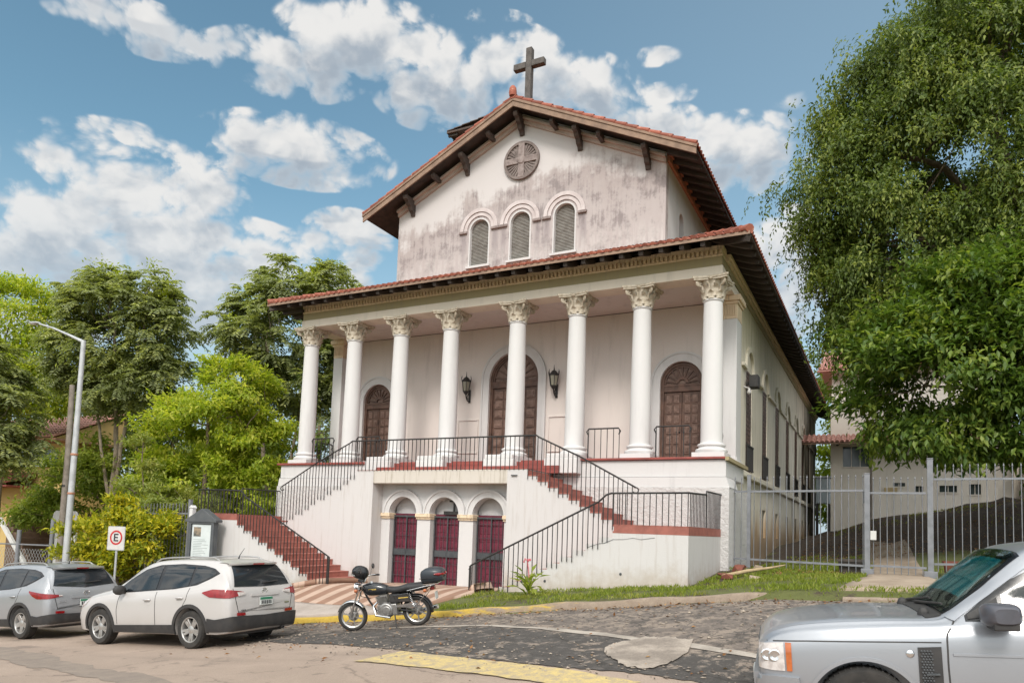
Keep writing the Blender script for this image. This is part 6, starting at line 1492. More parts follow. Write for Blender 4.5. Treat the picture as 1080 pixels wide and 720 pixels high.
def blob_points(blobs, n_, shell=.55, rag=.07):
    """points in a union of ellipsoids, weighted to the outer shell; returns points, outward directions"""
    vol = np.array([b[1][0] * b[1][1] * b[1][2] for b in blobs]) ** .67; k = rg.choice(len(blobs), n_, p=vol / vol.sum())
    d = rand_dir(n_); r = (shell + (1 - shell) * rg.random(n_) ** .6) * (1 + rg.normal(size=n_) * rag)
    C = np.array([b[0] for b in blobs])[k]; Rr_ = np.array([b[1] for b in blobs])[k]
    return C + d * Rr_ * r[:, None], nrmv(d / Rr_), k
def keep_outer(P, blobs, frac=.72):
    keep = np.ones(len(P), bool)
    for c, r in blobs: keep &= (np.linalg.norm((P - np.array(c)) / (np.array(r) * frac), axis=1) > 1)
    return keep
def tree(name, base, label, cat='tree', group=None): return empty(name, base, label, cat, group=group)
M_bark = mat('grey_brown_bark', (.22, .165, .12), (.12, .09, .065), 6, .9, bump=.5, bscale=30, fine=.1)
M_barkp = mat('pale_bark', (.36, .29, .22), (.24, .19, .14), 6, .9, bump=.4, bscale=30, fine=.1)
def limbs(root, stems, tips, mt, r0, name='trunk'):
    """stems: list of polylines with radii; tips joined to nearest stem point by curved branches"""
    q = MB(); pool = []
    for pl, ra, rb in stems:
        pts = catmull(pl, 6); n_ = len(pts); jit = rg.normal(size=pts.shape) * .02; jit[0] = 0
        rr = [ra + (rb - ra) * (i / (n_ - 1)) ** .8 for i in range(n_)]; rr[0] *= 1.25
        q.tube([tuple(p) for p in pts + jit], rr, 9); pool += [(p, r) for p, r in zip(pts[n_ // 3:], rr[n_ // 3:])]
    PP = np.array([p for p, r in pool])
    for t in tips:
        dd = np.linalg.norm(PP - t, axis=1) + np.maximum(0, PP[:, 2] - t[2] + .4) * 1.5; i = int(np.argmin(dd)); a = PP[i]; L = np.linalg.norm(t - a)
        if L < .3: continue
        m1 = a * .6 + t * .4 + np.array([0, 0, -.06 * L]) + rg.normal(size=3) * .07 * L; m2 = a * .25 + t * .75 + rg.normal(size=3) * .06 * L
        ra = min(pool[i][1] * .6, .012 + .018 * L); pts = catmull([a, m1, m2, t], 4); q.tube([tuple(p) for p in pts], [ra + (.007 - ra) * k / (len(pts) - 1) for k in range(len(pts))], 5)
    return q.build(name, mt, root, smooth=60, fix=False)

def clump_tree(name, base, label, blobs, nclump, nleaf, rc, L, W, mt, stems, bark=None, group=None, shell=.6, droop=.3, ntips=40, cat='tree', flat=.7, up=.75):
    root = tree(name, base, label, cat, group)
    C0, D0, k = blob_points(blobs, max(30, nclump // 7), shell, .10); kp = keep_outer(C0, blobs, .6); C0, D0 = C0[kp], D0[kp]; sc_ = float(np.mean([b_[1][0] for b_ in blobs])) * .17
    j = rg.integers(0, len(C0), nclump); C = C0[j] + rg.normal(size=(nclump, 3)) * np.array([sc_, sc_, sc_ * .38]); D = nrmv(D0[j] + rg.normal(size=(nclump, 3)) * .3)
    n_ = len(C); P = np.repeat(C, nleaf, 0) + rg.normal(size=(n_ * nleaf, 3)) * np.array([rc, rc, rc * flat]); Dm = np.repeat(D, nleaf, 0)
    Dd = nrmv(Dm * .8 + rand_dir(len(P)) * .9 + np.array([0, 0, -droop])); N = nrmv(np.array([0, 0, up * 1.4]) + Dm * .45 + rg.normal(size=P.shape) * .35)
    s = rg.uniform(.7, 1.25, len(P)); leaf_obj('crown', P, Dd, N, L * s, W * s, mt, root)
    tips = C[rg.choice(n_, min(ntips, n_), replace=False)]; limbs(root, stems, tips, bark or M_bark, .1); return root
def frond_tree(name, base, label, blobs, nros, mt, stems, bark=None, group=None, nf=11, fl=.75, npair=7, L=.2, W=.085, ntips=50, tipmat=None):
    root = tree(name, base, label, 'tree', group)
    C, D, k = blob_points(blobs, nros, .62); kp = keep_outer(C, blobs, .62); C, D = C[kp], D[kp]; n_ = len(C)
    A = rg.uniform(0, 2 * np.pi, (n_, nf)); E = rg.uniform(-.55, .75, (n_, nf))
    F0 = np.stack([np.cos(A) * np.cos(E), np.sin(A) * np.cos(E), np.sin(E)], -1); F0 = nrmv(F0 + D[:, None] * .55)
    len_ = fl * rg.uniform(.7, 1.2, (n_, nf))
    t = np.linspace(.25, 1, npair)
    Q = C[:, None, None] + F0[:, :, None] * (len_[..., None] * t)[..., None]; Q[..., 2] -= (len_[..., None] * .42 * t ** 2)
    tang = F0[:, :, None] * np.ones(npair)[None, None, :, None]; tang = tang.copy(); tang[..., 2] -= .84 * t; tang = nrmv(tang)
    side = nrmv(np.cross(tang, np.array([0, 0, 1.0]))); nu_ = np.cross(side, tang)
    Ps, Ds, Ns = [], [], []
    for s in (-1, 1):
        Ps.append(Q.reshape(-1, 3)); Ds.append((tang * .55 + side * s * .85 - np.array([0, 0, .12])).reshape(-1, 3)); Ns.append((nu_ + side * s * .15).reshape(-1, 3))
    P = np.concatenate(Ps); Dd = np.concatenate(Ds) + rg.normal(size=P.shape) * .12; N = np.concatenate(Ns) + rg.normal(size=P.shape) * .12
    s = rg.uniform(.8, 1.2, len(P)); leaf_obj('crown', P, Dd, N, L * s, W * s, mt, root)
    if tipmat is not None:                                   # fresh yellow-green shoots on a few rosettes
        pick = C[np.argsort(-C[:, 2] + rg.normal(size=n_) * 1.5)[:max(3, n_ // 22)]] + np.array([0, 0, .25])
        P2_ = np.repeat(pick, 60, 0) + rg.normal(size=(len(pick) * 60, 3)) * .2; Dd = rand_dir(len(P2_)) + np.array([0, 0, .5]); ys_ = leaf_obj('young_shoots', P2_, Dd, np.array([0, 0, 1.0]) + rg.normal(size=P2_.shape) * .4, rg.uniform(.1, .2, len(P2_)), rg.uniform(.05, .09, len(P2_)), tipmat, root); ys_['kind'] = 'stuff'
    limbs(root, stems, C[rg.choice(n_, min(ntips, n_), replace=False)], bark or M_barkp, .1); return root
def spray_tree(name, base, label, blobs, nspray, mt, stems, nl=22, sl=1.0, L=.17, W=.07, group=None, cull=None):
    root = tree(name, base, label, 'tree', group)
    C0, D0, k = blob_points(blobs, max(60, nspray // 19), .62, .13); kp = keep_outer(C0, blobs, .62); C0, D0 = C0[kp], D0[kp]
    j = rg.integers(0, len(C0), nspray); C = C0[j] + rg.normal(size=(nspray, 3)) * np.array([.40, .40, .22]); D = nrmv(D0[j] + rg.normal(size=(nspray, 3)) * .25); kp = np.ones(nspray, bool)
    if cull is not None: kp &= cull(C, D)
    C, D = C[kp], D[kp]; n_ = len(C)
    Dh = D.copy(); Dh[:, 2] = 0; Dh = nrmv(Dh + rg.normal(size=Dh.shape) * .22)
    len_ = sl * rg.uniform(.6, 1.4, n_); t = np.linspace(0, 1, nl)
    out = (1 - (1 - t) ** 2.2) * .5; dn = t ** 1.5 * .85
    Q = C[:, None] + Dh[:, None] * (len_[:, None] * out)[..., None]; Q[..., 2] += .15 * len_[:, None] * np.sin(t * 2.5) - len_[:, None] * dn
    Q += rg.normal(size=Q.shape) * .055
    tang = np.gradient(Q, axis=1); tang = nrmv(tang); side = nrmv(np.cross(tang, Dh[:, None] + np.array([0, 0, .3]))); sg = np.where(np.arange(nl) % 2, 1, -1)[None, :, None]
    Dd = tang * .95 + side * sg * .6 + np.array([0, 0, -.35]) + rg.normal(size=Q.shape) * .22
    N = Dh[:, None] * .7 + np.array([0, 0, .8]) + rg.normal(size=Q.shape) * .35
    P = Q.reshape(-1, 3); s = rg.uniform(.7, 1.25, len(P)); leaf_obj('crown', P, Dd.reshape(-1, 3), N.reshape(-1, 3), L * s, W * s, mt, root)
    limbs(root, stems, C[rg.choice(n_, min(110, n_), replace=False)], M_bark, .2); return root

F_dark = leafmat('dark_compound_leaves', (.17, .20, .085), (.31, .34, .17), (.42, .44, .16), .5, .34)
F_fresh = leafmat('yellow_green_shoots', (.30, .36, .02), (.42, .46, .04), (.36, .42, .03), .4)
F_bright = leafmat('bright_spring_leaves', (.24, .33, .03), (.46, .50, .06), (.58, .58, .10), .56)
F_mid = leafmat('mid_green_leaves', (.17, .23, .04), (.30, .36, .06), (.36, .40, .08), .48)
F_olive = leafmat('olive_spray_leaves', (.075, .12, .022), (.165, .22, .042), (.28, .325, .07), .42, .45)
F_broad = leafmat('glossy_broad_leaves', (.07, .13, .024), (.17, .25, .045), (.28, .34, .065), .42, .4)
F_pale = leafmat('pale_shrub_leaves', (.22, .27, .065), (.34, .38, .11), (.36, .36, .09), .45)
F_croton = leafmat('yellow_croton_leaves', (.18, .24, .02), (.50, .46, .03), (.66, .55, .04), .4)
F_far = leafmat('distant_leaves', (.12, .17, .035), (.20, .25, .06), (.25, .29, .08), .4)
def gz(x, y): return GZ(x, y)
# dark tree with a dense crown behind the lamp post
b = (-11.7, .6, gz(-11.7, .6))
frond_tree('tree', b, 'dark green tree with several slender stems rising behind the street lamp', [((-11.6, .3, 6.1), (2.3, 2.2, 2.2)), ((-13.2, -.2, 5.2), (1.5, 1.5, 1.5)), ((-9.9, .9, 6.0), (1.5, 1.4, 1.7)), ((-12.3, 0, 7.7), (1.6, 1.5, 1.1)), ((-10.6, .6, 7.6), (1.4, 1.4, 1.1)), ((-11.0, .5, 3.7), (1.8, 1.6, 1.0)), ((-13.3, .1, 3.9), (.9, .9, .8)), ((-9.4, .9, 4.3), (1.0, 1.0, .9))], 430, F_dark,
           [([b, (-11.75, .6, -2), (-11.7, .55, 1.5), (-11.9, .4, 4), (-12, .3, 6.5)], .16, .05), ([(-11.7, .6, -1.6), (-11.3, .6, 1.5), (-10.9, .6, 4.5), (-10.5, .7, 6.8)], .10, .04), ([(-11.8, .6, -1.8), (-12.4, .4, .8), (-12.9, .2, 3.5), (-13, 0, 5)], .09, .03)], tipmat=F_fresh, fl=.8)
# dark tree beside the church's left side
b = (-5.2, 4.0, gz(-5.2, 4))
frond_tree('tree', b, 'dark green tree with forked pale stems standing beside the left end of the porch', [((-5.5, 3.4, 6.2), (1.9, 1.9, 2.0)), ((-6.9, 2.8, 6.4), (1.3, 1.3, 1.2)), ((-3.9, 4.4, 6.9), (1.6, 1.6, 1.6)), ((-5.0, 3.9, 8.5), (1.5, 1.4, 1.0)), ((-6.4, 3.3, 7.6), (1.2, 1.2, 1.0)), ((-3.4, 4.6, 8.3), (1.2, 1.2, 1.0)), ((-4.5, 4.2, 4.3), (1.6, 1.6, 1.2)), ((-2.6, 5.0, 5.0), (1.3, 1.3, 1.5)), ((-6.2, 3.2, 4.6), (1.1, 1.1, .9)), ((-2.8, 5.0, 2.9), (1.0, 1.0, .9))], 400, F_dark,
           [([b, (-5.5, 3.9, -2), (-5.9, 3.7, .6), (-5.9, 3.5, 2.8), (-5.8, 3.4, 5.5)], .15, .05), ([(-5.3, 4, -2.6), (-4.8, 4.1, .2), (-4.5, 4.1, 2.5), (-4.3, 4.2, 5.5)], .10, .04), ([(-4.9, 4.1, -.6), (-3.9, 4.5, 2.2), (-3.2, 4.7, 4.6)], .07, .03)], tipmat=F_fresh, fl=.75)
# bright tree
b = (-4.8, -.4, gz(-4.8, -.4))
clump_tree('tree', b, 'bright yellow-green leafy tree spreading behind the notice board', [((-4.35, -.5, 1.6), (2.0, 1.9, 1.35)), ((-3.65, -.2, 3.0), (1.3, 1.2, 1.0)), ((-5.75, -.8, .9), (1.3, 1.3, 1.15)), ((-2.65, .3, .9), (1.3, 1.3, 1.15)), ((-4.65, -.4, -.6), (2.1, 1.7, 1.1)), ((-2.35, .6, -.8), (1.4, 1.3, 1.1)), ((-6.65, -.9, -.6), (1.2, 1.2, 1.0))], 1350, 26, .17, .20, .085, F_bright,
           [([b, (-4.8, -.4, -3), (-4.7, -.4, -.5), (-4.7, -.4, 1.8)], .17, .06), ([(-4.8, -.4, -2.8), (-5.6, -.6, -1), (-6.2, -.8, .8)], .09, .04), ([(-4.8, -.4, -2.6), (-3.8, 0, -.8), (-3.2, .2, .9)], .09, .04)], droop=.35)
# left edge trees
b = (-19.9, .2, gz(-19.9, .2))
clump_tree('tree', b, 'bright green tall tree at the upper left edge behind the darker one', [((-20.6, 0, 7.4), (2.6, 2.4, 2.2)), ((-19.2, .4, 5.0), (2.0, 2.0, 1.8)), ((-18.0, .8, 3.9), (1.5, 1.5, 1.5)), ((-21.5, -.4, 4.2), (2.5, 2.4, 2.0)), ((-19.6, .4, 8.4), (1.4, 1.3, 1.1))], 950, 26, .26, .26, .10, F_bright, [([b, (-19.9, .2, -2), (-20, .1, 2), (-20.2, 0, 6)], .22, .07)], droop=.3)
b = (-11.6, -4.9, gz(-11.6, -4.9))
frond_tree('tree', b, 'dark green tree with drooping leaflets cut off by the left edge', [((-11.0, -4.8, 1.7), (1.5, 1.4, 1.7)), ((-12.4, -5.2, 2.6), (1.6, 1.5, 1.6)), ((-10.3, -4.5, .6), (.9, .9, .9)), ((-11.3, -5, 3.3), (1.0, 1, .8))], 190, F_dark, [([b, (-11.7, -4.9, -2), (-11.6, -4.9, 1.5)], .13, .05)], fl=.75, tipmat=F_fresh)
# low pale-green tree behind the posts, shrubs
b = (-11.4, 2.2, gz(-11.4, 2.2))
clump_tree('tree', b, 'low light green tree spreading in front of the yellow house', [((-15.0, 1.0, -.6), (2.2, 1.6, 1.4)), ((-12.8, 1.8, -.1), (1.8, 1.6, 1.6)), ((-11.2, 2.4, -1.0), (1.9, 1.6, 1.5)), ((-16.4, .6, -2.0), (1.8, 1.3, .8)), ((-9.6, 3, -1.2), (1.8, 1.6, 1.7))], 800, 24, .22, .25, .10, F_mid, [([b, (-11.4, 2.2, -3), (-11.8, 2, -1)], .12, .05), ([(-11.5, 2.2, -3.4), (-13.6, 1.5, -1.5), (-15.2, 1, -.6)], .08, .03)])
b = (-3.9, -2.9, gz(-3.9, -2.9))
clump_tree('shrub', b, 'loose pale green shrub with upright twigs behind the yellow-leaved one', [((-4.9, -2.9, -1.2), (.9, .9, 1.3)), ((-3.4, -2.7, -1.7), (1.1, 1.0, 1.0)), ((-2.5, -2.5, -2.2), (1.0, .9, .9)), ((-5.0, -2.9, .2), (.35, .35, .8))], 420, 20, .13, .16, .055, F_pale, [([b, (-4.3, -2.9, -3), (-4.8, -2.9, -1), (-5, -2.9, .6)], .05, .015), ([b, (-3.4, -2.8, -3), (-3, -2.6, -1.5)], .05, .015)], cat='shrub', droop=.05, ntips=60)
b = (-2.6, -5.1, gz(-2.6, -5.1))
clump_tree('shrub', b, 'rounded shrub with yellow and green leaves behind the no-parking sign', [((-2.7, -5.2, -2.6), (1.1, .9, .95)), ((-1.9, -4.8, -3.2), (1.0, .9, 1.2)), ((-3.3, -5.4, -3.3), (.9, .9, 1.2)), ((-2.3, -5.0, -4.1), (1.3, 1.0, .8)), ((-1.4, -4.7, -2.7), (.6, .6, .6))], 560, 22, .13, .19, .075, F_croton, [([b, (-2.6, -5.1, -4), (-2.6, -5.1, -2.8)], .05, .02)], cat='shrub', droop=-.1)
# right : weeping giant and broad-leaved tree in front of it
b = (26.5, 9.5, gz(26.5, 9.5))
spray_tree('tree', b, 'giant tree with hanging olive-green sprays filling the upper right', [((20.4, 7.0, 9.8), (3.8, 3.4, 3.0)), ((22.5, 8.0, 12.2), (4.6, 4.0, 4.2)), ((19.3, 6.4, 7.6), (2.5, 2.5, 2.4)), ((20.6, 7.2, 6.6), (3.2, 2.6, 2.6)), ((24.5, 8.4, 8.0), (4.2, 3.4, 3.8)), ((20.8, 7.2, 14.2), (2.6, 2.6, 2.2)), ((18.3, 6.2, 10.4), (1.6, 1.6, 1.2)), ((18.2, 6.2, 8.9), (1.5, 1.5, 1.3)), ((24.5, 8.5, 16.0), (4.5, 4.0, 3.4)), ((19.2, 6.3, 5.3), (1.8, 1.6, 1.4)), ((19.3, 6.6, 12.4), (2.2, 2.0, 1.6)), ((17.5, 6.0, 10.9), (1.1, 1.1, .8)), ((17.3, 6.0, 9.0), (1.2, 1.2, .9)), ((17.9, 6.2, 12.2), (1.0, 1.0, .8)), ((17.9, 6.1, 7.0), (1.1, 1.1, 1.0))], 19000, F_olive,
           [([b, (26, 9.3, 2.5), (23.6, 8.8, 6), (22, 8.4, 12), (22.6, 8.5, 16)], .55, .10), ([(24.6, 9, 4.5), (21.2, 7.9, 6.5), (19.2, 7.1, 9)], .25, .07), ([(22, 8.5, 7), (24, 8.4, 10), (25, 8.5, 14)], .25, .07), ([(22, 8.5, 8), (20.4, 7.6, 10.5), (18.4, 6.8, 11)], .18, .05)], nl=20, sl=.95, L=.15, W=.066)
b = (24.6, 5.6, gz(24.6, 5.6))
clump_tree('tree', b, 'dense dark green broad-leaved tree overhanging the gate in front of the giant one', [((20.45, 3.6, 3.0), (2.6, 2.3, 2.2)), ((19.35, 3.1, 2.2), (1.7, 1.6, 1.9)), ((22.05, 4.2, 2.6), (2.4, 2.2, 2.4)), ((21.05, 3.6, 4.6), (2.0, 1.8, 1.4)), ((20.15, 3.4, 1.2), (1.5, 1.3, 1.1)), ((21.75, 4.0, .9), (1.5, 1.4, .9)), ((23.85, 5.0, 2.4), (2.4, 2.2, 2.6)), ((23.05, 4.6, 4.6), (2.4, 2.0, 1.6)), ((19.05, 3.0, 3.6), (1.2, 1.1, 1.0))], 2300, 22, .21, .23, .095, F_broad,
           [([b, (24.5, 5.5, .5), (23.6, 5.1, 2.2), (22, 4.5, 3.5), (20.6, 4.0, 4.0)], .24, .07), ([(24.4, 5.4, 1), (24.2, 5.3, 3), (23.6, 5, 4.6)], .14, .05), ([(22.6, 4.8, 3.0), (21, 4.1, 2.4), (19.6, 3.6, 2.4)], .08, .03)], droop=.45, shell=.7)
# behind the church on the right
b = (15.9, 31.5, gz(15.9, 31.5))
clump_tree('tree', b, 'yellow-green tree in the gap between the church and the white house', [((15.9, 31.5, 2.0), (2.4, 2.0, 2.8)), ((16.2, 30.5, -.4), (1.6, 1.3, 1.3)), ((16.5, 32, 4.3), (1.8, 1.6, 1.6))], 320, 22, .3, .32, .14, F_bright, [([b, (15.9, 31.5, 0), (15.9, 31.5, 3)], .2, .07)])
b = (16.5, 38.0, gz(16.5, 38.0))
clump_tree('tree', b, 'tall pale green tree far behind the church beyond its right eave', [((16.4, 38, 9.5), (3.2, 3, 3.4)), ((18.5, 38.6, 7.5), (3, 3, 3.5)), ((16.5, 38, 12.2), (1.9, 1.8, 1.6))], 420, 22, .42, .42, .18, F_far, [([b, (16.5, 38, 3), (16.5, 38, 9)], .35, .1)])
# distant canopy behind the left yard
far = [(-22, 14, 4.6, 4.0), (-15, 17, 5.4, 4.2), (-9, 19, 4.4, 4.0), (-4.5, 22, 3.6, 4.0), (-28, 10, 4.8, 4.2), (-2.2, 27, 2.2, 3.4), (-18.5, 13, 1.2, 3.4), (-12, 14, .6, 3.2)]
lab = ['round-topped distant tree behind the far left roofs', 'distant tree rising between the two dark trees', 'distant tree behind the bright tree and left of the forked one', 'distant tree seen through the forked stems beside the porch', 'distant tree at the far left edge behind the red roof', 'distant tree seen between the first two porch columns', 'lower distant tree behind the light green tree and the posts', 'lower distant tree behind the bright tree']
for (x, y, zc, r_), lb in zip(far, lab):
    b = (x, y, gz(x, y)); zz = zc
    clump_tree('tree', b, lb, [((x, y, zz), (r_, r_ * .9, r_ * .8)), ((x - r_ * .5, y - .5, zz - r_ * .6), (r_ * .8, r_ * .7, r_ * .7)), ((x + r_ * .55, y, zz - r_ * .5), (r_ * .75, r_ * .7, r_ * .7)), ((x, y - .4, zz - r_ * 1.1), (r_ * .9, r_ * .8, r_ * .7))], 520, 20, .36, .36, .16, F_far if x != -9 else F_mid, [([b, (x, y, zz - r_), (x, y, zz)], .25, .08)], ntips=20, group='distant trees behind the yard')
# small plants
def rosette(name, x, y, label, n_, L, W, mt, h=.25, cat='plant'):
    b = (x, y, gz(x, y) + .0); root = tree(name, b, label, cat); a = rg.uniform(0, 2 * np.pi, n_); el = rg.uniform(.1, 1.2, n_)
    P = np.array(b) + np.stack([np.cos(a) * .03, np.sin(a) * .03, rg.uniform(.02, h, n_)], 1); D = np.stack([np.cos(a) * np.cos(el), np.sin(a) * np.cos(el), np.sin(el)], 1)
    Q = P + D * (L * .55)[:, None] if hasattr(L, '__len__') else P + D * L * .55
    D2 = nrmv(D + np.array([0, 0, -.55])); Nn = np.stack([-np.cos(a) * np.sin(el), -np.sin(a) * np.sin(el), np.cos(el)], 1)
    leaf_obj('leaves', np.concatenate([P, Q]), np.concatenate([D, D2]), np.concatenate([Nn, Nn]), np.full(2 * n_, L * .62), np.full(2 * n_, W), mt, root)
    q = MB(); q.tube([b, (b[0], b[1], b[2] + h)], [.025, .015], 6); q.build('stem', M_bark, root); return root
pl = rosette('plant', 11.62, -5.2, 'leafy green plant with pink flower growing against the right stair wall', 26, .46, .10, F_mid, .35)
q = MB(); b = Vector((11.62, -5.2, gz(11.62, -5.2)))
q.tube([b + Vector((0, 0, .4)), b + Vector((-.03, 0, .62)), b + Vector((-.06, .02, .74))], .012, 6)
for k in range(6): q.lathe([(0, -.015), (.02, 0), (.014, .035), (0, .05)], 6, Matrix.Translation(b + Vector((-.06 + rnd.uniform(-.08, .08), rnd.uniform(-.04, .04), .68 + rnd.uniform(0, .10)))))
q.build('flower', mat('pink_flower', (.55, .12, .14), (.4, .08, .1), 8, .6), pl)

# grass and weeds on the verge and in the yard : countless, one object
def tufts(name, regions, mt, n_, hmin, hmax):
    Ps = []
    tot = sum(r_[4] for r_ in regions)
    for x0, x1, y0, y1, wgt in regions:
        k = int(n_ * wgt / tot); Ps.append(np.stack([rg.uniform(x0, x1, k), rg.uniform(y0, y1, k)], 1))
    XY = np.concatenate(Ps)
    nz = np.sin(XY[:, 0] * 2.3 + XY[:, 1] * 1.1) * np.sin(XY[:, 1] * 2.9 - XY[:, 0] * .7) + .6 * np.sin(XY[:, 0] * 6.1) * np.sin(XY[:, 1] * 5.3)
    XY = XY[nz + rg.normal(size=len(XY)) * .35 > -.02]
    Zg = Hv(XY[:, 0], XY[:, 1]) + .13 * np.clip((XY[:, 1] + 6.95) / .1, 0, 1) * sm((-1.5 - XY[:, 1]) / 3)
    k = len(XY); P = np.column_stack([XY, Zg - .01]); D = nrmv(np.column_stack([rg.normal(size=(k, 2)) * .45, np.ones(k)]))
    h = rg.uniform(hmin, hmax, k); root = empty(name, (0, 0, 0)); bpy.data.objects.remove(root)
    e = bpy.data.objects.new('tmp', None)
    o = leaf_obj(name, P, D, rand_dir(k), h, h * .16 + .006, mt, e); o.parent = None; bpy.data.objects.remove(e); tag(o, kind='stuff'); return o
F_grass = leafmat('grass_blades', (.15, .20, .02), (.27, .33, .045), (.34, .34, .08), .45)
tufts('grass', [(9.9, 15.0, -6.8, -4.25, 2.6), (15.0, 17.6, -6.9, .4, 3.2), (17.0, 24, -7.0, -6.3, 1.0), (17.0, 18.2, -5.6, 2.5, 1.6), (19.6, 24, -6.5, 2.5, 2.0), (14.95, 18.3, .4, 5.5, 2.6), (1.0, 4.6, -5.6, -4.2, .8), (-3, 1, -6.6, -4.3, 1.0), (20, 30, 8.5, 13, .6), (16.8, 26, 10.6, 13, 1.2), (15.5, 18, 5, 7.5, .5)], F_grass, 52000, .03, .11)
# dry leaves on the bank, the lay-by and the gutter
k = 5200; XY = np.concatenate([np.stack([rg.uniform(16, 26, 3600), rg.uniform(5.5, 12, 3600)], 1), np.stack([rg.uniform(15.1, 18, 400), rg.uniform(-4.5, .5, 400)], 1), np.stack([rg.uniform(4, 24, 600), -7.05 - np.abs(rg.normal(size=600)) * .25], 1), np.stack([rg.uniform(7, 20, 160), rg.uniform(-11.5, -7, 160)], 1)])
Zg = Hv(XY[:, 0], XY[:, 1]) + .03; P = np.column_stack([XY, Zg]); e = bpy.data.objects.new('tmp', None)
F_dry = leafmat('dry_fallen_leaves', (.16, .07, .025), (.30, .15, .06), (.36, .22, .10), .1, .8)
D = rand_dir(len(P)); D[:, 2] *= .25
o = leaf_obj('fallen_leaves', P, D, np.array([0, 0, 1.0]) + rg.normal(size=P.shape) * .4, rg.uniform(.04, .10, len(P)), rg.uniform(.02, .05, len(P)), F_dry, e); o.parent = None; tag(o, kind='stuff'); bpy.data.objects.remove(e)
# ================================================================= STREET FURNITURE, FENCES, HOUSES
M_pole = mat('galvanised_pole', (.52, .53, .54), (.40, .41, .42), 3, .5, .35, fine=.05)
M_fence = mat('grey_painted_steel', (.225, .23, .25), (.17, .175, .19), 5, .5, .2, fine=.06)
M_timber = mat('weathered_pole_wood', (.27, .23, .20), (.19, .16, .135), 5, .9, bump=.3)
M_signw = mat('sign_white', (.60, .58, .56), (.52, .5, .48), 6, .5, fine=.03)
M_signr = mat('sign_red', (.50, .03, .03), None, 6, .5, fine=.03)
M_paper = mat('poster_paper', (.62, .66, .66), (.55, .6, .6), 5, .6, fine=.02)
M_brick = mat('terracotta_planter', (.22, .07, .045), (.14, .05, .035), 8, .85, fine=.1)
M_house_w = stucco('white_house_paint', (.86, .79, .71), 'plain')
M_house_y = stucco('yellow_house_paint', (.62, .43, .17), 'plain')
M_pinkroof = mat('faded_tile_roof', (.52, .27, .22), (.40, .19, .15), 3, .8, fine=.12)
M_redroof = mat('dull_red_roof', (.28, .07, .06), (.20, .05, .045), 3, .8, fine=.12)
G_win = glass('house_window_glass', (.05, .065, .065), .08)

# street lamp
lx, ly = -3.05, -6.5; lz = GZ(lx, ly)
LP = empty('street_lamp', (lx, ly, lz), 'tall pale steel street lamp with a curved arm at the kerb behind the silver car', 'street lamp')
q = MB(); q.tube([(lx, ly, lz - .1), (lx, ly, lz + 3), (lx, ly, 3.2)], [.105, .09, .068], 14); q.lathe([(.17, 0), (.17, .03), (.108, .05), (.108, .25)], 14, Matrix.Translation((lx, ly, lz)), cap=False); q.build('pole', M_pole, LP, smooth=50)
q = MB(); q.tube([(lx + .03, ly, 3.10), (lx - .03, ly, 3.17), (lx - .7, ly, 3.42), (lx - 1.6, ly, 3.74), (lx - 2.5, ly, 3.99)], [.055, .05, .038, .030, .024], 10); q.build('arm', M_pole, LP, smooth=60)
q = MB(); q.lathe([(0, -.32), (.06, -.30), (.10, -.15), (.11, .05), (.08, .28), (0, .32)], 14, Matrix.Translation((lx - 2.66, ly, 4.02)) @ Matrix.Rotation(R(96), 4, 'Y') @ Matrix.Diagonal((.4, .9, .9, 1))); q.build('lamp_head', M_pole, LP, smooth=60)
q = MB(); q.lathe([(0, -.03), (.09, -.02), (.10, .0)], 14, Matrix.Translation((lx - 2.70, ly, 3.985)) @ Matrix.Diagonal((1.6, 1, 1, 1))); q.build('lens', L_clear, LP, smooth=60)
for zz in (-.28, -1.45):
    q = MB(); q.lathe([(.10, -.03), (.104, -.02), (.104, .02), (.10, .03)], 14, Matrix.Translation((lx, ly, zz))); q.build('strap', M_terra, LP)
# wooden pole
wx, wy = -9.2, -3.0; wz = GZ(wx, wy)
WP = empty('wooden_pole', (wx, wy, wz), 'thin weathered wooden pole just left of the steel street lamp', 'pole')
q = MB(); q.tube([(wx, wy, wz - .1), (wx + .01, wy, 0), (wx - .08, wy, 2.9)], [.13, .115, .095], 10); q.build('shaft', M_timber, WP, smooth=60)
q = MB(); q.lathe([(.118, -.05), (.125, -.04), (.125, .04), (.118, .05)], 10, Matrix.Translation((wx, wy, -1.0))); q.build('strap', M_iron, WP)
# no-parking sign
gx, gy = -.55, -6.62; gzz = GZ(gx, gy)
SG = empty('road_sign', (gx, gy, gzz), 'white square sign with black E in a red ring beside the white car', 'road sign')
q = MB(); q.tube([(gx, gy, gzz - .1), (gx, gy, -2.42)], .03, 10); q.build('pole', M_pole, SG, smooth=60)
ang = Matrix.Translation((gx, gy - .035, -2.70)) @ Matrix.Rotation(R(14), 4, 'Z')
PL = lambda a, c, wv: ang @ Vector((a, -wv, c))
def rrect(w_, h_, r_):
    o = []
    for cx_, cy_, a0 in ((w_ - r_, h_ - r_, 0), (-w_ + r_, h_ - r_, 90), (-w_ + r_, -h_ + r_, 180), (w_ - r_, -h_ + r_, 270)):
        for k in range(5): o.append((cx_ + r_ * math.cos(R(a0 + k * 22.5)), cy_ + r_ * math.sin(R(a0 + k * 22.5))))
    return o
q = MB(); q.prism(rrect(.285, .335, .04), 0, .006, PL); pn = q.build('plate', M_pole, SG)
q = MB(); q.prism(rrect(.265, .315, .035), .0062, .009, PL); q.build('face', M_signw, pn)
q = MB(); A = [(.205 * math.cos(t), .02 + .205 * math.sin(t)) for t in np.linspace(0, 2 * math.pi, 41)[:-1]]; B = [(.155 * math.cos(t), .02 + .155 * math.sin(t)) for t in np.linspace(0, 2 * math.pi, 41)[:-1]]
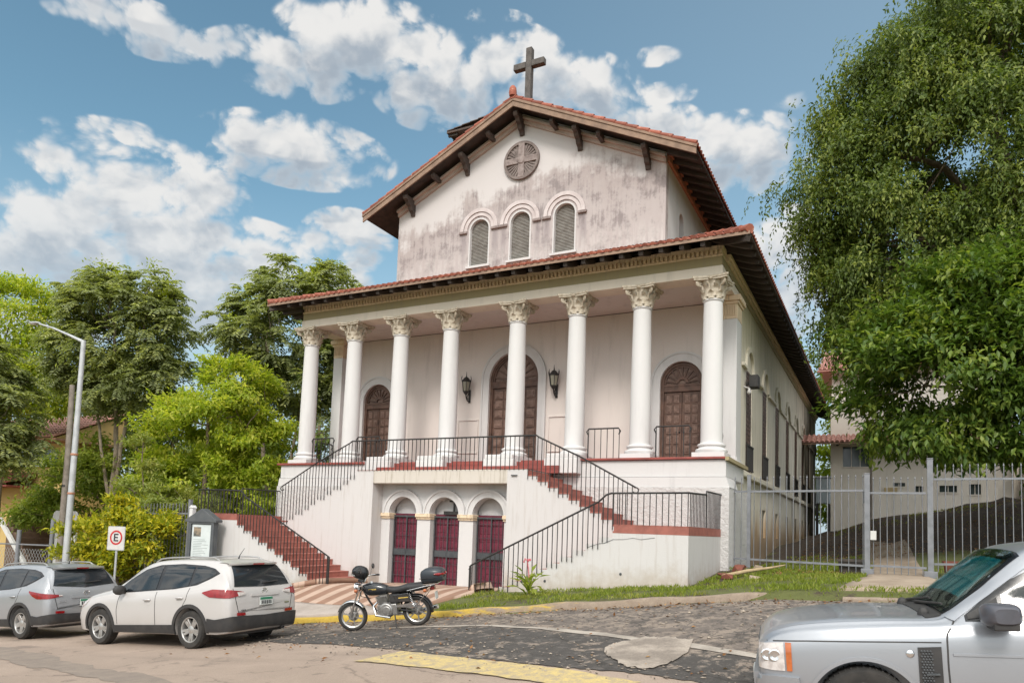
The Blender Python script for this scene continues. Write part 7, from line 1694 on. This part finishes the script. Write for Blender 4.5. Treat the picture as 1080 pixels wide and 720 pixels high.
q.band(A, B, .0092, .012, PL, closed=True); q.build('red_ring', M_signr, pn)
q = MB(); q.prism([(-.075, -.085), (.075, -.085), (.075, -.045), (-.03, -.045), (-.03, .005), (.06, .005), (.06, .043), (-.03, .043), (-.03, .09), (.075, .09), (.075, .13), (-.075, .13)], .0092, .0125, PL); q.build('letter_e', M_dkmark, pn)
# notice board
nx_, ny_ = .42, -4.62; nz_ = GZ(nx_, ny_)
NB = empty('notice_board', (nx_, ny_, nz_), 'dark grey glazed notice board with a little gable roof in front of the left stair', 'notice board')
ang2 = Matrix.Translation((nx_, ny_, -1.80)) @ Matrix.Rotation(R(10), 4, 'Z'); NL = lambda a, c, wv: ang2 @ Vector((a, -wv, c))
M_nb = mat('notice_board_grey', (.075, .082, .090), (.10, .105, .11), 5, .55, fine=.04)
q = MB(); q.prism([(-.46, -1.62), (.46, -1.62), (.46, -.33), (-.46, -.33)], -.16, .0, NL); q.prism([(-.48, -1.70), (.48, -1.70), (.48, -1.62), (-.48, -1.62)], -.18, .02, NL); q.build('cabinet', M_nb, NB, bevel=.01)
q = MB(); q.band([(-.46, -.33), (.46, -.33), (.46, -1.62), (-.46, -1.62)], [(-.36, -.42), (.36, -.42), (.36, -1.53), (-.36, -1.53)], .001, .05, NL, closed=True); q.build('frame', M_nb, NB, bevel=.008)
q = MB(); q.prism([(-.55, -.30), (-.55, -.37), (.55, -.37), (.55, -.30), (0, .04)], -.22, .07, NL); q.build('roof', M_nb, NB, bevel=.01)
q = MB(); q.prism([(-.34, -1.51), (.34, -1.51), (.34, -.44), (-.34, -.44)], .001, .006, NL); pp = q.build('poster', M_paper, NB)
q = MB(); q.prism([(-.28, -.80), (-.02, -.80), (-.02, -.52), (-.28, -.52)], .0062, .008, NL); q.build('picture', mat('poster_picture', (.10, .10, .09), (.34, .26, .18), 9, .6, lo=.4, hi=.6), pp)
q = MB()
for k in range(11):
    z = -.90 - k * .05; q.prism([(-.27, z), (.14 + .12 * math.sin(k * 2.7), z), (.14 + .12 * math.sin(k * 2.7), z + .014), (-.27, z + .014)], .0062, .0075, NL)
q.build('print_lines', mat('grey_print', (.30, .33, .33), None, 5, .6, fine=0), pp)
for s in (-1, 1):
    q = MB(); p0 = NL(s * .38, -1.71, -.08); q.box(p0.x - .04, p0.y - .04, nz_ - .1, p0.x + .04, p0.y + .04, -3.51); q.build('leg', M_nb, NB)
# white post and picket railing left of the board
wpz = GZ(-.36, -4.35); q = MB(); q.box(-.43, -4.42, wpz - .1, -.29, -4.28, -1.75); q.prism([(-.45, -1.75), (-.27, -1.75), (-.36, -1.66)], -.09, .09, lambda a, c, wv: (a, -4.35 - wv, c)); tag(q.build('gate_post', M_column, None, bevel=.01), 'square white post between the notice board and the grey picket railing', 'post')
def picket_fence(name, label, p0, p1, zt0, zt1, zb0, zb1, posts, sp=.16, point=True, rails=(-.32, None), cat='fence', mt=None, rad=.011, prt=.045, post_top=.1):
    mt = mt or M_fence; a = Vector((p0[0], p0[1], 0)); c = Vector((p1[0], p1[1], 0)); L = (c - a).length; d = (c - a) / L
    root = empty(name, (p0[0], p0[1], min(zb0, zb1)), label, cat); n_ = int(L / sp)
    pk = MB(); tip = pk
    for k in range(n_ + 1):
        t = (k + .5) / (n_ + 1); p = a.lerp(c, t); zt = zt0 + (zt1 - zt0) * t; zb = zb0 + (zb1 - zb0) * t
        pk.tube([(p.x, p.y, zb), (p.x, p.y, zt)], rad, 6)
        if point: tip.lathe([(0, .0), (rad * 1.5, .02), (rad * 1.7, .035), (rad * .9, .06), (0, .10)], 6, Matrix.Translation((p.x, p.y, zt - .01)))
    pk.build('pickets', mt, root, smooth=60)
    for zo in rails:
        r_ = MB()
        if zo is None: q0, q1 = Vector((a.x, a.y, zb0 + .18)), Vector((c.x, c.y, zb1 + .18))
        else: q0, q1 = Vector((a.x, a.y, zt0 + zo)), Vector((c.x, c.y, zt1 + zo))
        r_.bar(q0, q1, .035, .05); r_.build('rail', mt, root)
    for t in posts:
        p = a + d * (L * t); zt = zt0 + (zt1 - zt0) * t + post_top; q = MB(); q.box(p.x - prt, p.y - prt, min(zb0, zb1) - .5, p.x + prt, p.y + prt, zt); q.box(p.x - prt - .006, p.y - prt - .006, zt, p.x + prt + .006, p.y + prt + .006, zt + .015)
        q.build('post', mt, root)
    return root
picket_fence('picket_fence', 'low grey picket railing half hidden by the yellow-leaved shrub', (-3.6, -4.35), (-.45, -4.35), -1.66, -1.60, GZ(-3.6, -4.35) + .05, GZ(-.5, -4.35) + .05, (0, .99), .15, False)
picket_fence('metal_fence', 'grey metal fence between the church corner and the gate', (15.0, 0), (18.2, 0), -.55, -.50, -2.80, -2.84, (.135,), .165)
picket_fence('metal_fence', 'taller grey metal fence to the right of the gate', (19.62, .1), (27.5, .1), -.26, -.20, -2.72, -2.45, (.44, .88), .165, rails=(-.28, None))
picket_fence('metal_gate', 'grey metal gate between two thick posts at the end of the dirt path', (18.27, 0), (19.46, 0), -.56, -.56, -2.82, -2.82, (), .16, cat='gate')
for (x, y, zt, lb) in ((18.21, 0, -.42, 'thick grey gate post on the left of the gate, carrying a small white lock box'), (19.55, .08, -.06, 'taller thick grey gate post on the right of the gate')):
    q = MB(); q.box(x - .062, y - .062, GZ(x, y) - .2, x + .062, y + .062, zt); q.box(x - .07, y - .07, zt, x + .07, y + .07, zt + .02); q.box(x - .14, y - .13, GZ(x, y) - .2, x + .14, y + .13, GZ(x, y) + .14)
    gp = q.build('gate_post', M_fence, None, bevel=.006); tag(gp, lb, 'post', 'gate posts of the metal fence')
    if x < 19: q = MB(); q.box(x + .07, y - .08, -2.02, x + .20, y - .02, -1.80); q.build('lock_box', M_signw, gp)
# planters behind the fence
def planter(x, y, label, mt, w_=.30, h_=.34):
    z = GZ(x, y); root = empty('planter', (x, y, z), label, 'planter', group='planters behind the fence'); q = MB()
    q.add([(x + sx_ * w_ * k, y + sy_ * w_ * k, z + zz) for zz, k in ((-.05, .85), (h_, 1.0), (h_, .85), (h_ - .08, .83)) for sx_, sy_ in ((-1, -1), (1, -1), (1, 1), (-1, 1))],
          [(3, 2, 1, 0)] + [(i * 4 + j, i * 4 + (j + 1) % 4, (i + 1) * 4 + (j + 1) % 4, (i + 1) * 4 + j) for i in range(3) for j in range(4)] + [(12, 13, 14, 15)]); q.build('pot', mt, root)
    q = MB(); q.box(x - w_ * 1.06, y - w_ * 1.06, z + h_ - .06, x + w_ * 1.06, y + w_ * 1.06, z + h_ - .0); q.build('rim', mt, root)
planter(20.15, .72, 'square terracotta planter standing behind the fence right of the gate', M_brick)
planter(17.85, .35, 'dark square planter standing behind the fence left of the gate', mat('dark_planter', (.07, .055, .045), (.045, .04, .035), 7, .85))
# wall lanterns
M_lglass = glass('lantern_glass', (.30, .28, .22), .15)
def lantern(x, z, label):
    yw = 2.2; root = empty('wall_lantern', (x, yw - .02, z), label, 'lantern', group='lanterns beside the main door'); yc = yw - .30
    root.scale = (.9, .9, .9)
    q = MB(); q.box(x - .045, yw - .03, z - .62, x + .045, yw - .001, z - .10); q.tube([(x, yw - .03, z - .55), (x, yw - .16, z - .56), (x, yw - .26, z - .46), (x, yc, z - .33)], .026, 8); q.tube([(x, yw - .03, z - .2), (x, yw - .12, z - .28), (x, yw - .2, z - .42), (x, yw - .14, z - .5)], .018, 8); q.build('bracket', M_iron, root, smooth=50)
    q = MB(); q.lathe([(0, -.36), (.04, -.34), (.09, -.28), (.13, -.22), (.12, -.20)], 6, Matrix.Translation((x, yc, z))); q.lathe([(.19, .16), (.20, .20), (.16, .24), (.09, .33), (.03, .37), (0, .38)], 6, Matrix.Translation((x, yc, z)))
    for k in range(6):
        a = k * math.pi / 3; q.bar((x + .125 * math.cos(a), yc + .125 * math.sin(a), z - .22), (x + .185 * math.cos(a), yc + .185 * math.sin(a), z + .18), .022, .022)
        q.tube([(x + .19 * math.cos(a), yc + .19 * math.sin(a), z + .18), (x + .22 * math.cos(a), yc + .22 * math.sin(a), z + .30), (x + .19 * math.cos(a), yc + .19 * math.sin(a), z + .40)], [.018, .014, .004], 6)
    q.tube([(x, yc, z + .36), (x, yc, z + .58)], [.025, .005], 6); q.build('cage', M_iron, root)
    q = MB(); q.lathe([(.11, -.21), (.165, .16)], 6, Matrix.Translation((x, yc, z))); q.build('lantern_glass', M_lglass, root)
lantern(5.47, 2.92, 'black iron wall lantern left of the main church door'); lantern(8.85, 2.92, 'black iron wall lantern right of the main church door')
# floodlight on the side wall
FL = empty('flood_light', (14.72, 3.62, 2.75), 'black floodlight box with a white lamp below it on the church side wall', 'floodlight')
q = MB(); q.box(14.85, 3.35, 2.60, 15.12, 3.80, 2.98); q.box(14.73, 3.5, 2.7, 14.86, 3.6, 2.8); q.build('housing', P_plastic, FL, bevel=.015)
q = MB(); q.lathe([(0, -.07), (.05, -.05), (.065, 0), (.04, .06), (.03, .12), (0, .12)], 12, Matrix.Translation((14.88, 3.25, 2.42))); q.tube([(14.72, 3.25, 2.6), (14.88, 3.25, 2.54)], .02, 6); q.build('bulb', M_column, FL, smooth=60)
# fallen palm stalk on the verge
bz = GZ(15.9, -1.4); q = MB(); q.tube([(15.3, -2.6, GZ(15.3, -2.6) + .05), (15.7, -1.9, GZ(15.7, -1.9) + .10), (16.15, -1.2, GZ(16.1, -1.2) + .12), (16.4, -.6, GZ(16.4, -.6) + .16)], [.05, .045, .03, .012], 7)
tag(q.build('fallen_branch', mat('dry_pale_stalk', (.45, .34, .2), (.33, .24, .14), 5, .8), None, smooth=60), 'dry pale stalk lying on the grass below the fence', 'branch')
# rubble of the broken wall foot
for k, (x, y, s_) in enumerate(((15.35, -.9, .20), (15.75, -.5, .16), (15.55, -3.3, .17), (16.2, -3.9, .13), (15.2, -2.2, .12))):
    q = MB(); pts = [Vector((rnd.uniform(-1, 1), rnd.uniform(-1, 1), rnd.uniform(-.5, .6))) * s_ for _ in range(14)]; bm_ = bmesh.new()
    for p in pts: bm_.verts.new(p + Vector((x, y, GZ(x, y) + .04)))
    bmesh.ops.convex_hull(bm_, input=bm_.verts); me_ = bpy.data.meshes.new('rubble'); bm_.to_mesh(me_); bm_.free(); o = link('rubble', me_, M_path if k % 2 else M_brick, None, bevel=.01)
    tag(o, ['largest red-brown lump of rubble at the church corner', 'pale lump of rubble beside the fence foot', 'red-brown lump of rubble on the grass edge below the landing', 'pale stone lump nearest the kerb end', 'small red-brown lump of rubble between stalk and wall'][k], 'rubble', 'rubble by the church corner')

# white house on the right, behind the bank
WH = empty('white_house', (20, 22, -1.6), 'white two-storey house with red tile awning behind the dark trees on the right', 'house')
wins_ = [(16.62, 17.85, 1.85, 2.92), (17.55, 17.78, -.05, .55), (18.95, 19.5, .83, 1.02), (19.95, 20.3, .55, .85), (21.0, 21.75, .55, .88), (22.25, 22.75, .45, .95)]
holed_wall([(16.03, -3), (24.08, -3), (24.08, 5.0), (16.03, 5.0)], [[(a, c), (a, f), (e, f), (e, c)] for a, e, c, f in wins_], -.25, 0, FY(22)).build('front_wall', M_house_w, WH)
q = MB(); q.box(16.03, 22.251, -3, 16.28, 32, 5.0); q.box(23.83, 22.251, -3, 24.08, 32, 5.0); q.box(15.98, 23.6, 5.001, 23.9, 32, 7.4); q.build('wall', M_house_w, WH)
for a, e, c, f in wins_:
    q = MB(); q.box(a - .01, 22.12, c - .01, e + .01, 22.15, f + .01); wn = q.build('window', G_win, WH)
    q = MB(); q.box(a - .05, 21.96, c - .06, e + .05, 22.02, c - .002)
    for k in range(1, max(2, int((e - a) / .4))): q.box(a + (e - a) * k / max(2, int((e - a) / .4)) - .015, 22.08, c, a + (e - a) * k / max(2, int((e - a) / .4)) + .015, 22.119, f)
    q.build('frame', M_house_w, wn)
q = MB(); tile_rows(q, (14.6, 20.95, 3.05), (1, 0, 0), Vector((0, 1, .42)).normalized(), .24, 40, lambda s: 1.35, r=.09, nt=4); q.build('awning_tiles', M_pinkroof, WH, smooth=60, fix=False)
q = MB(); q.add([(14.6, 20.97, 3.03), (24.1, 20.97, 3.03), (24.1, 22.25, 3.55), (14.6, 22.25, 3.55), (14.6, 20.97, 2.95), (24.1, 20.97, 2.95), (24.1, 22.25, 3.45), (14.6, 22.25, 3.45)], [(0, 1, 2, 3), (7, 6, 5, 4), (0, 4, 5, 1), (1, 5, 6, 2), (0, 3, 7, 4)])
for k in range(12): q.bar((14.9 + k * .8, 20.99, 2.93), (14.9 + k * .8, 22.2, 3.42), .07, .09)
q.build('awning_boards', M_rake, WH)
q = MB(); tile_rows(q, (15.3, 22.9, 7.3), (1, 0, 0), Vector((0, 1, .42)).normalized(), .24, 38, lambda s: 5.5, r=.09, nt=4); q.box(15.3, 22.9, 7.2, 24.4, 23.2, 7.29); q.build('roof_tiles', M_pinkroof, WH, smooth=60, fix=False)
q = MB(); q.prism([(23.0, 7.295), (32, 7.295), (32, 9.4), (28, 9.4)], 15.4, 24.3, lambda a, c, wv: (wv, a, c)); q.build('gable_wall', M_house_w, WH)
q = MB(); q.tube([(17.95, 21.94, 3.0), (17.95, 21.94, -1.6)], .05, 8); q.build('downpipe', M_timber, WH, smooth=60)
q = MB(); q.box(18.55, 21.93, .48, 19.15, 21.97, .76); q.build('wall_plaque', mat('tan_plaque', (.55, .42, .22), (.45, .34, .18), 5, .6), WH)
q = MB(); q.box(16.3, 21.93, 2.97, 16.42, 21.99, 3.03); q.build('wall_light', M_iron, WH)
# low white annex further right
AN = empty('white_annex', (26, 20, 0), 'low white annex to the right of the white house behind the fence', 'house')
q = MB(); q.box(24.6, 20.5, -2, 29.5, 26, 2.2); q.build('wall', M_house_w, AN)
q = MB(); tile_rows(q, (24.3, 20.0, 2.2), (1, 0, 0), Vector((0, 1, .35)).normalized(), .25, 22, lambda s: 3.4, r=.09); q.build('roof', M_pinkroof, AN, smooth=60, fix=False)
q = MB(); q.box(26.2, 20.44, -.1, 27.2, 20.49, 1.1); q.build('window', G_win, AN)
# pale blue tank in the gap beside the church
tz = GZ(16.0, 17); TK = empty('water_tank', (16.0, 17, tz), 'pale blue-grey box tank standing in the gap between church and white house', 'tank')
q = MB(); q.box(15.72, 16.7, -.35, 16.32, 17.3, .85); q.build('body', mat('pale_blue_metal', (.42, .48, .54), (.34, .4, .46), 4, .5), TK, bevel=.04)
q = MB(); q.box(15.68, 16.66, .851, 16.36, 17.34, .92); q.build('lid', M_pole, TK, bevel=.01)
for a, c in ((15.76, 16.74), (16.28, 16.74), (15.76, 17.26), (16.28, 17.26)): q = MB(); q.box(a - .04, c - .04, tz - .3, a + .04, c + .04, -.351); q.build('leg', M_iron, TK)

# yellow house at the far left
YH = empty('yellow_house', (-22, 4, -5.5), 'yellow two-storey house with red tiled roofs and an outside stair at the left edge', 'house')
q = MB(); q.box(-34, 2.0, -6.5, -15.2, 4.2, -2.15); q.build('lower_wall', M_house_y, YH)
q = MB(); q.box(-34, 2.6, -2.15, -18.7, 5, 1.6); q.build('upper_wall', M_house_y, YH)
q = MB(); q.box(-33, 2.52, .42, -19.3, 2.58, 1.25); wn = q.build('window', G_win, YH)
q = MB()
for k in range(12): q.box(-33 + k * 1.2, 2.47, .42, -32.93 + k * 1.2, 2.519, 1.25)
q.box(-33.1, 2.45, .36, -19.2, 2.519, .42); q.build('frame', M_pole, wn)
q = MB(); tile_rows(q, (-34, 1.0, -.62), (1, 0, 0), Vector((0, 1, .38)).normalized(), .26, 50, lambda s: 1.7, r=.10); q.box(-34, 1.05, -.75, -20.9, 2.6, -.68); q.build('awning_roof', M_redroof, YH, smooth=60, fix=False)
q = MB(); tile_rows(q, (-34.5, 1.6, 1.75), (1, 0, 0), Vector((0, 1, .45)).normalized(), .26, 63, lambda s: 4.2, r=.10); q.box(-34.5, 1.65, 1.62, -18.1, 5.4, 1.70); q.build('main_roof', M_pinkroof, YH, smooth=60, fix=False)
q = MB(); q.prism([(1.66, 1.701), (5.4, 1.701), (5.4, 3.4), (1.66, 1.72)], -34.4, -18.15, lambda a, c, wv: (wv, a, c)); q.build('gable_wall', M_house_y, YH)
q = MB(); q.box(-21.6, 1.9, -5.8, -20.7, 1.99, -3.2); q.build('door', M_wood, YH)
q = MB()
for k in range(12): q.box(-18.9 + k * .28, .2, -6.2, -18.9 + (k + 1) * .28, 1.99, -2.5 - k * .25)
st_ = q.build('outside_stair', mat('stair_brown_tile', (.16, .10, .07), (.11, .07, .05), 5, .8), YH)
for yy in (.05, 1.2):
    q = MB(); q.prism([(-19.2, -2.3), (-15.3, -5.7), (-15.3, -5.95), (-19.2, -2.6)], -.06, .06, lambda a, c, wv: (a, yy - wv, c)); q.build('stair_string', M_column, st_)
# rounded white boards behind the chain-link fence
for k, (x, lb) in enumerate(((-11.2, 'rounded white board left of the wooden pole'), (-10.15, 'rounded white board right of the street lamp pole'))):
    z = GZ(x, -2); A = [(x - .27, z - .05)] + [(x - .27 * math.cos(t), -2.2 + .27 * math.sin(t)) for t in np.linspace(0, math.pi, 14)] + [(x + .27, z - .05)]
    q = MB(); q.prism(A, -.04, .04, FY(-2)); tag(q.build('white_board', M_signw, None), lb, 'board', 'white boards by the poles')
# chain-link fence
CF = empty('chain_link_fence', (-7, -5.6, -5.3), 'wire mesh fence on grey posts along the pavement at the left edge', 'fence')
for x, t in ((-12.6, -2.9), (-9.9, -2.8), (-7.2, -2.65), (-5.35, -2.25)):
    q = MB(); q.tube([(x, -5.6, GZ(x, -5.6) - .1), (x, -5.6, t)], .07, 8); q.build('post', M_fence, CF, smooth=60)
q = MB()
for k in range(46):
    x = -12.6 + k * .16; q.tube([(x, -5.6, -5.25), (min(x + 1.6, -5.35), -5.6, -5.25 + (min(x + 1.6, -5.35) - x) * 1.25)], .0045, 3); q.tube([(x, -5.6, -3.25), (min(x + 1.6, -5.35), -5.6, -3.25 - (min(x + 1.6, -5.35) - x) * 1.25)], .0045, 3)
q.build('wire_mesh', M_pole, CF)
q = MB(); q.tube([(-12.6, -5.6, -3.22), (-5.35, -5.6, -3.1)], .025, 6); q.tube([(-12.6, -5.6, -5.2), (-5.35, -5.6, -5.1)], .02, 6); q.build('rail', M_fence, CF)
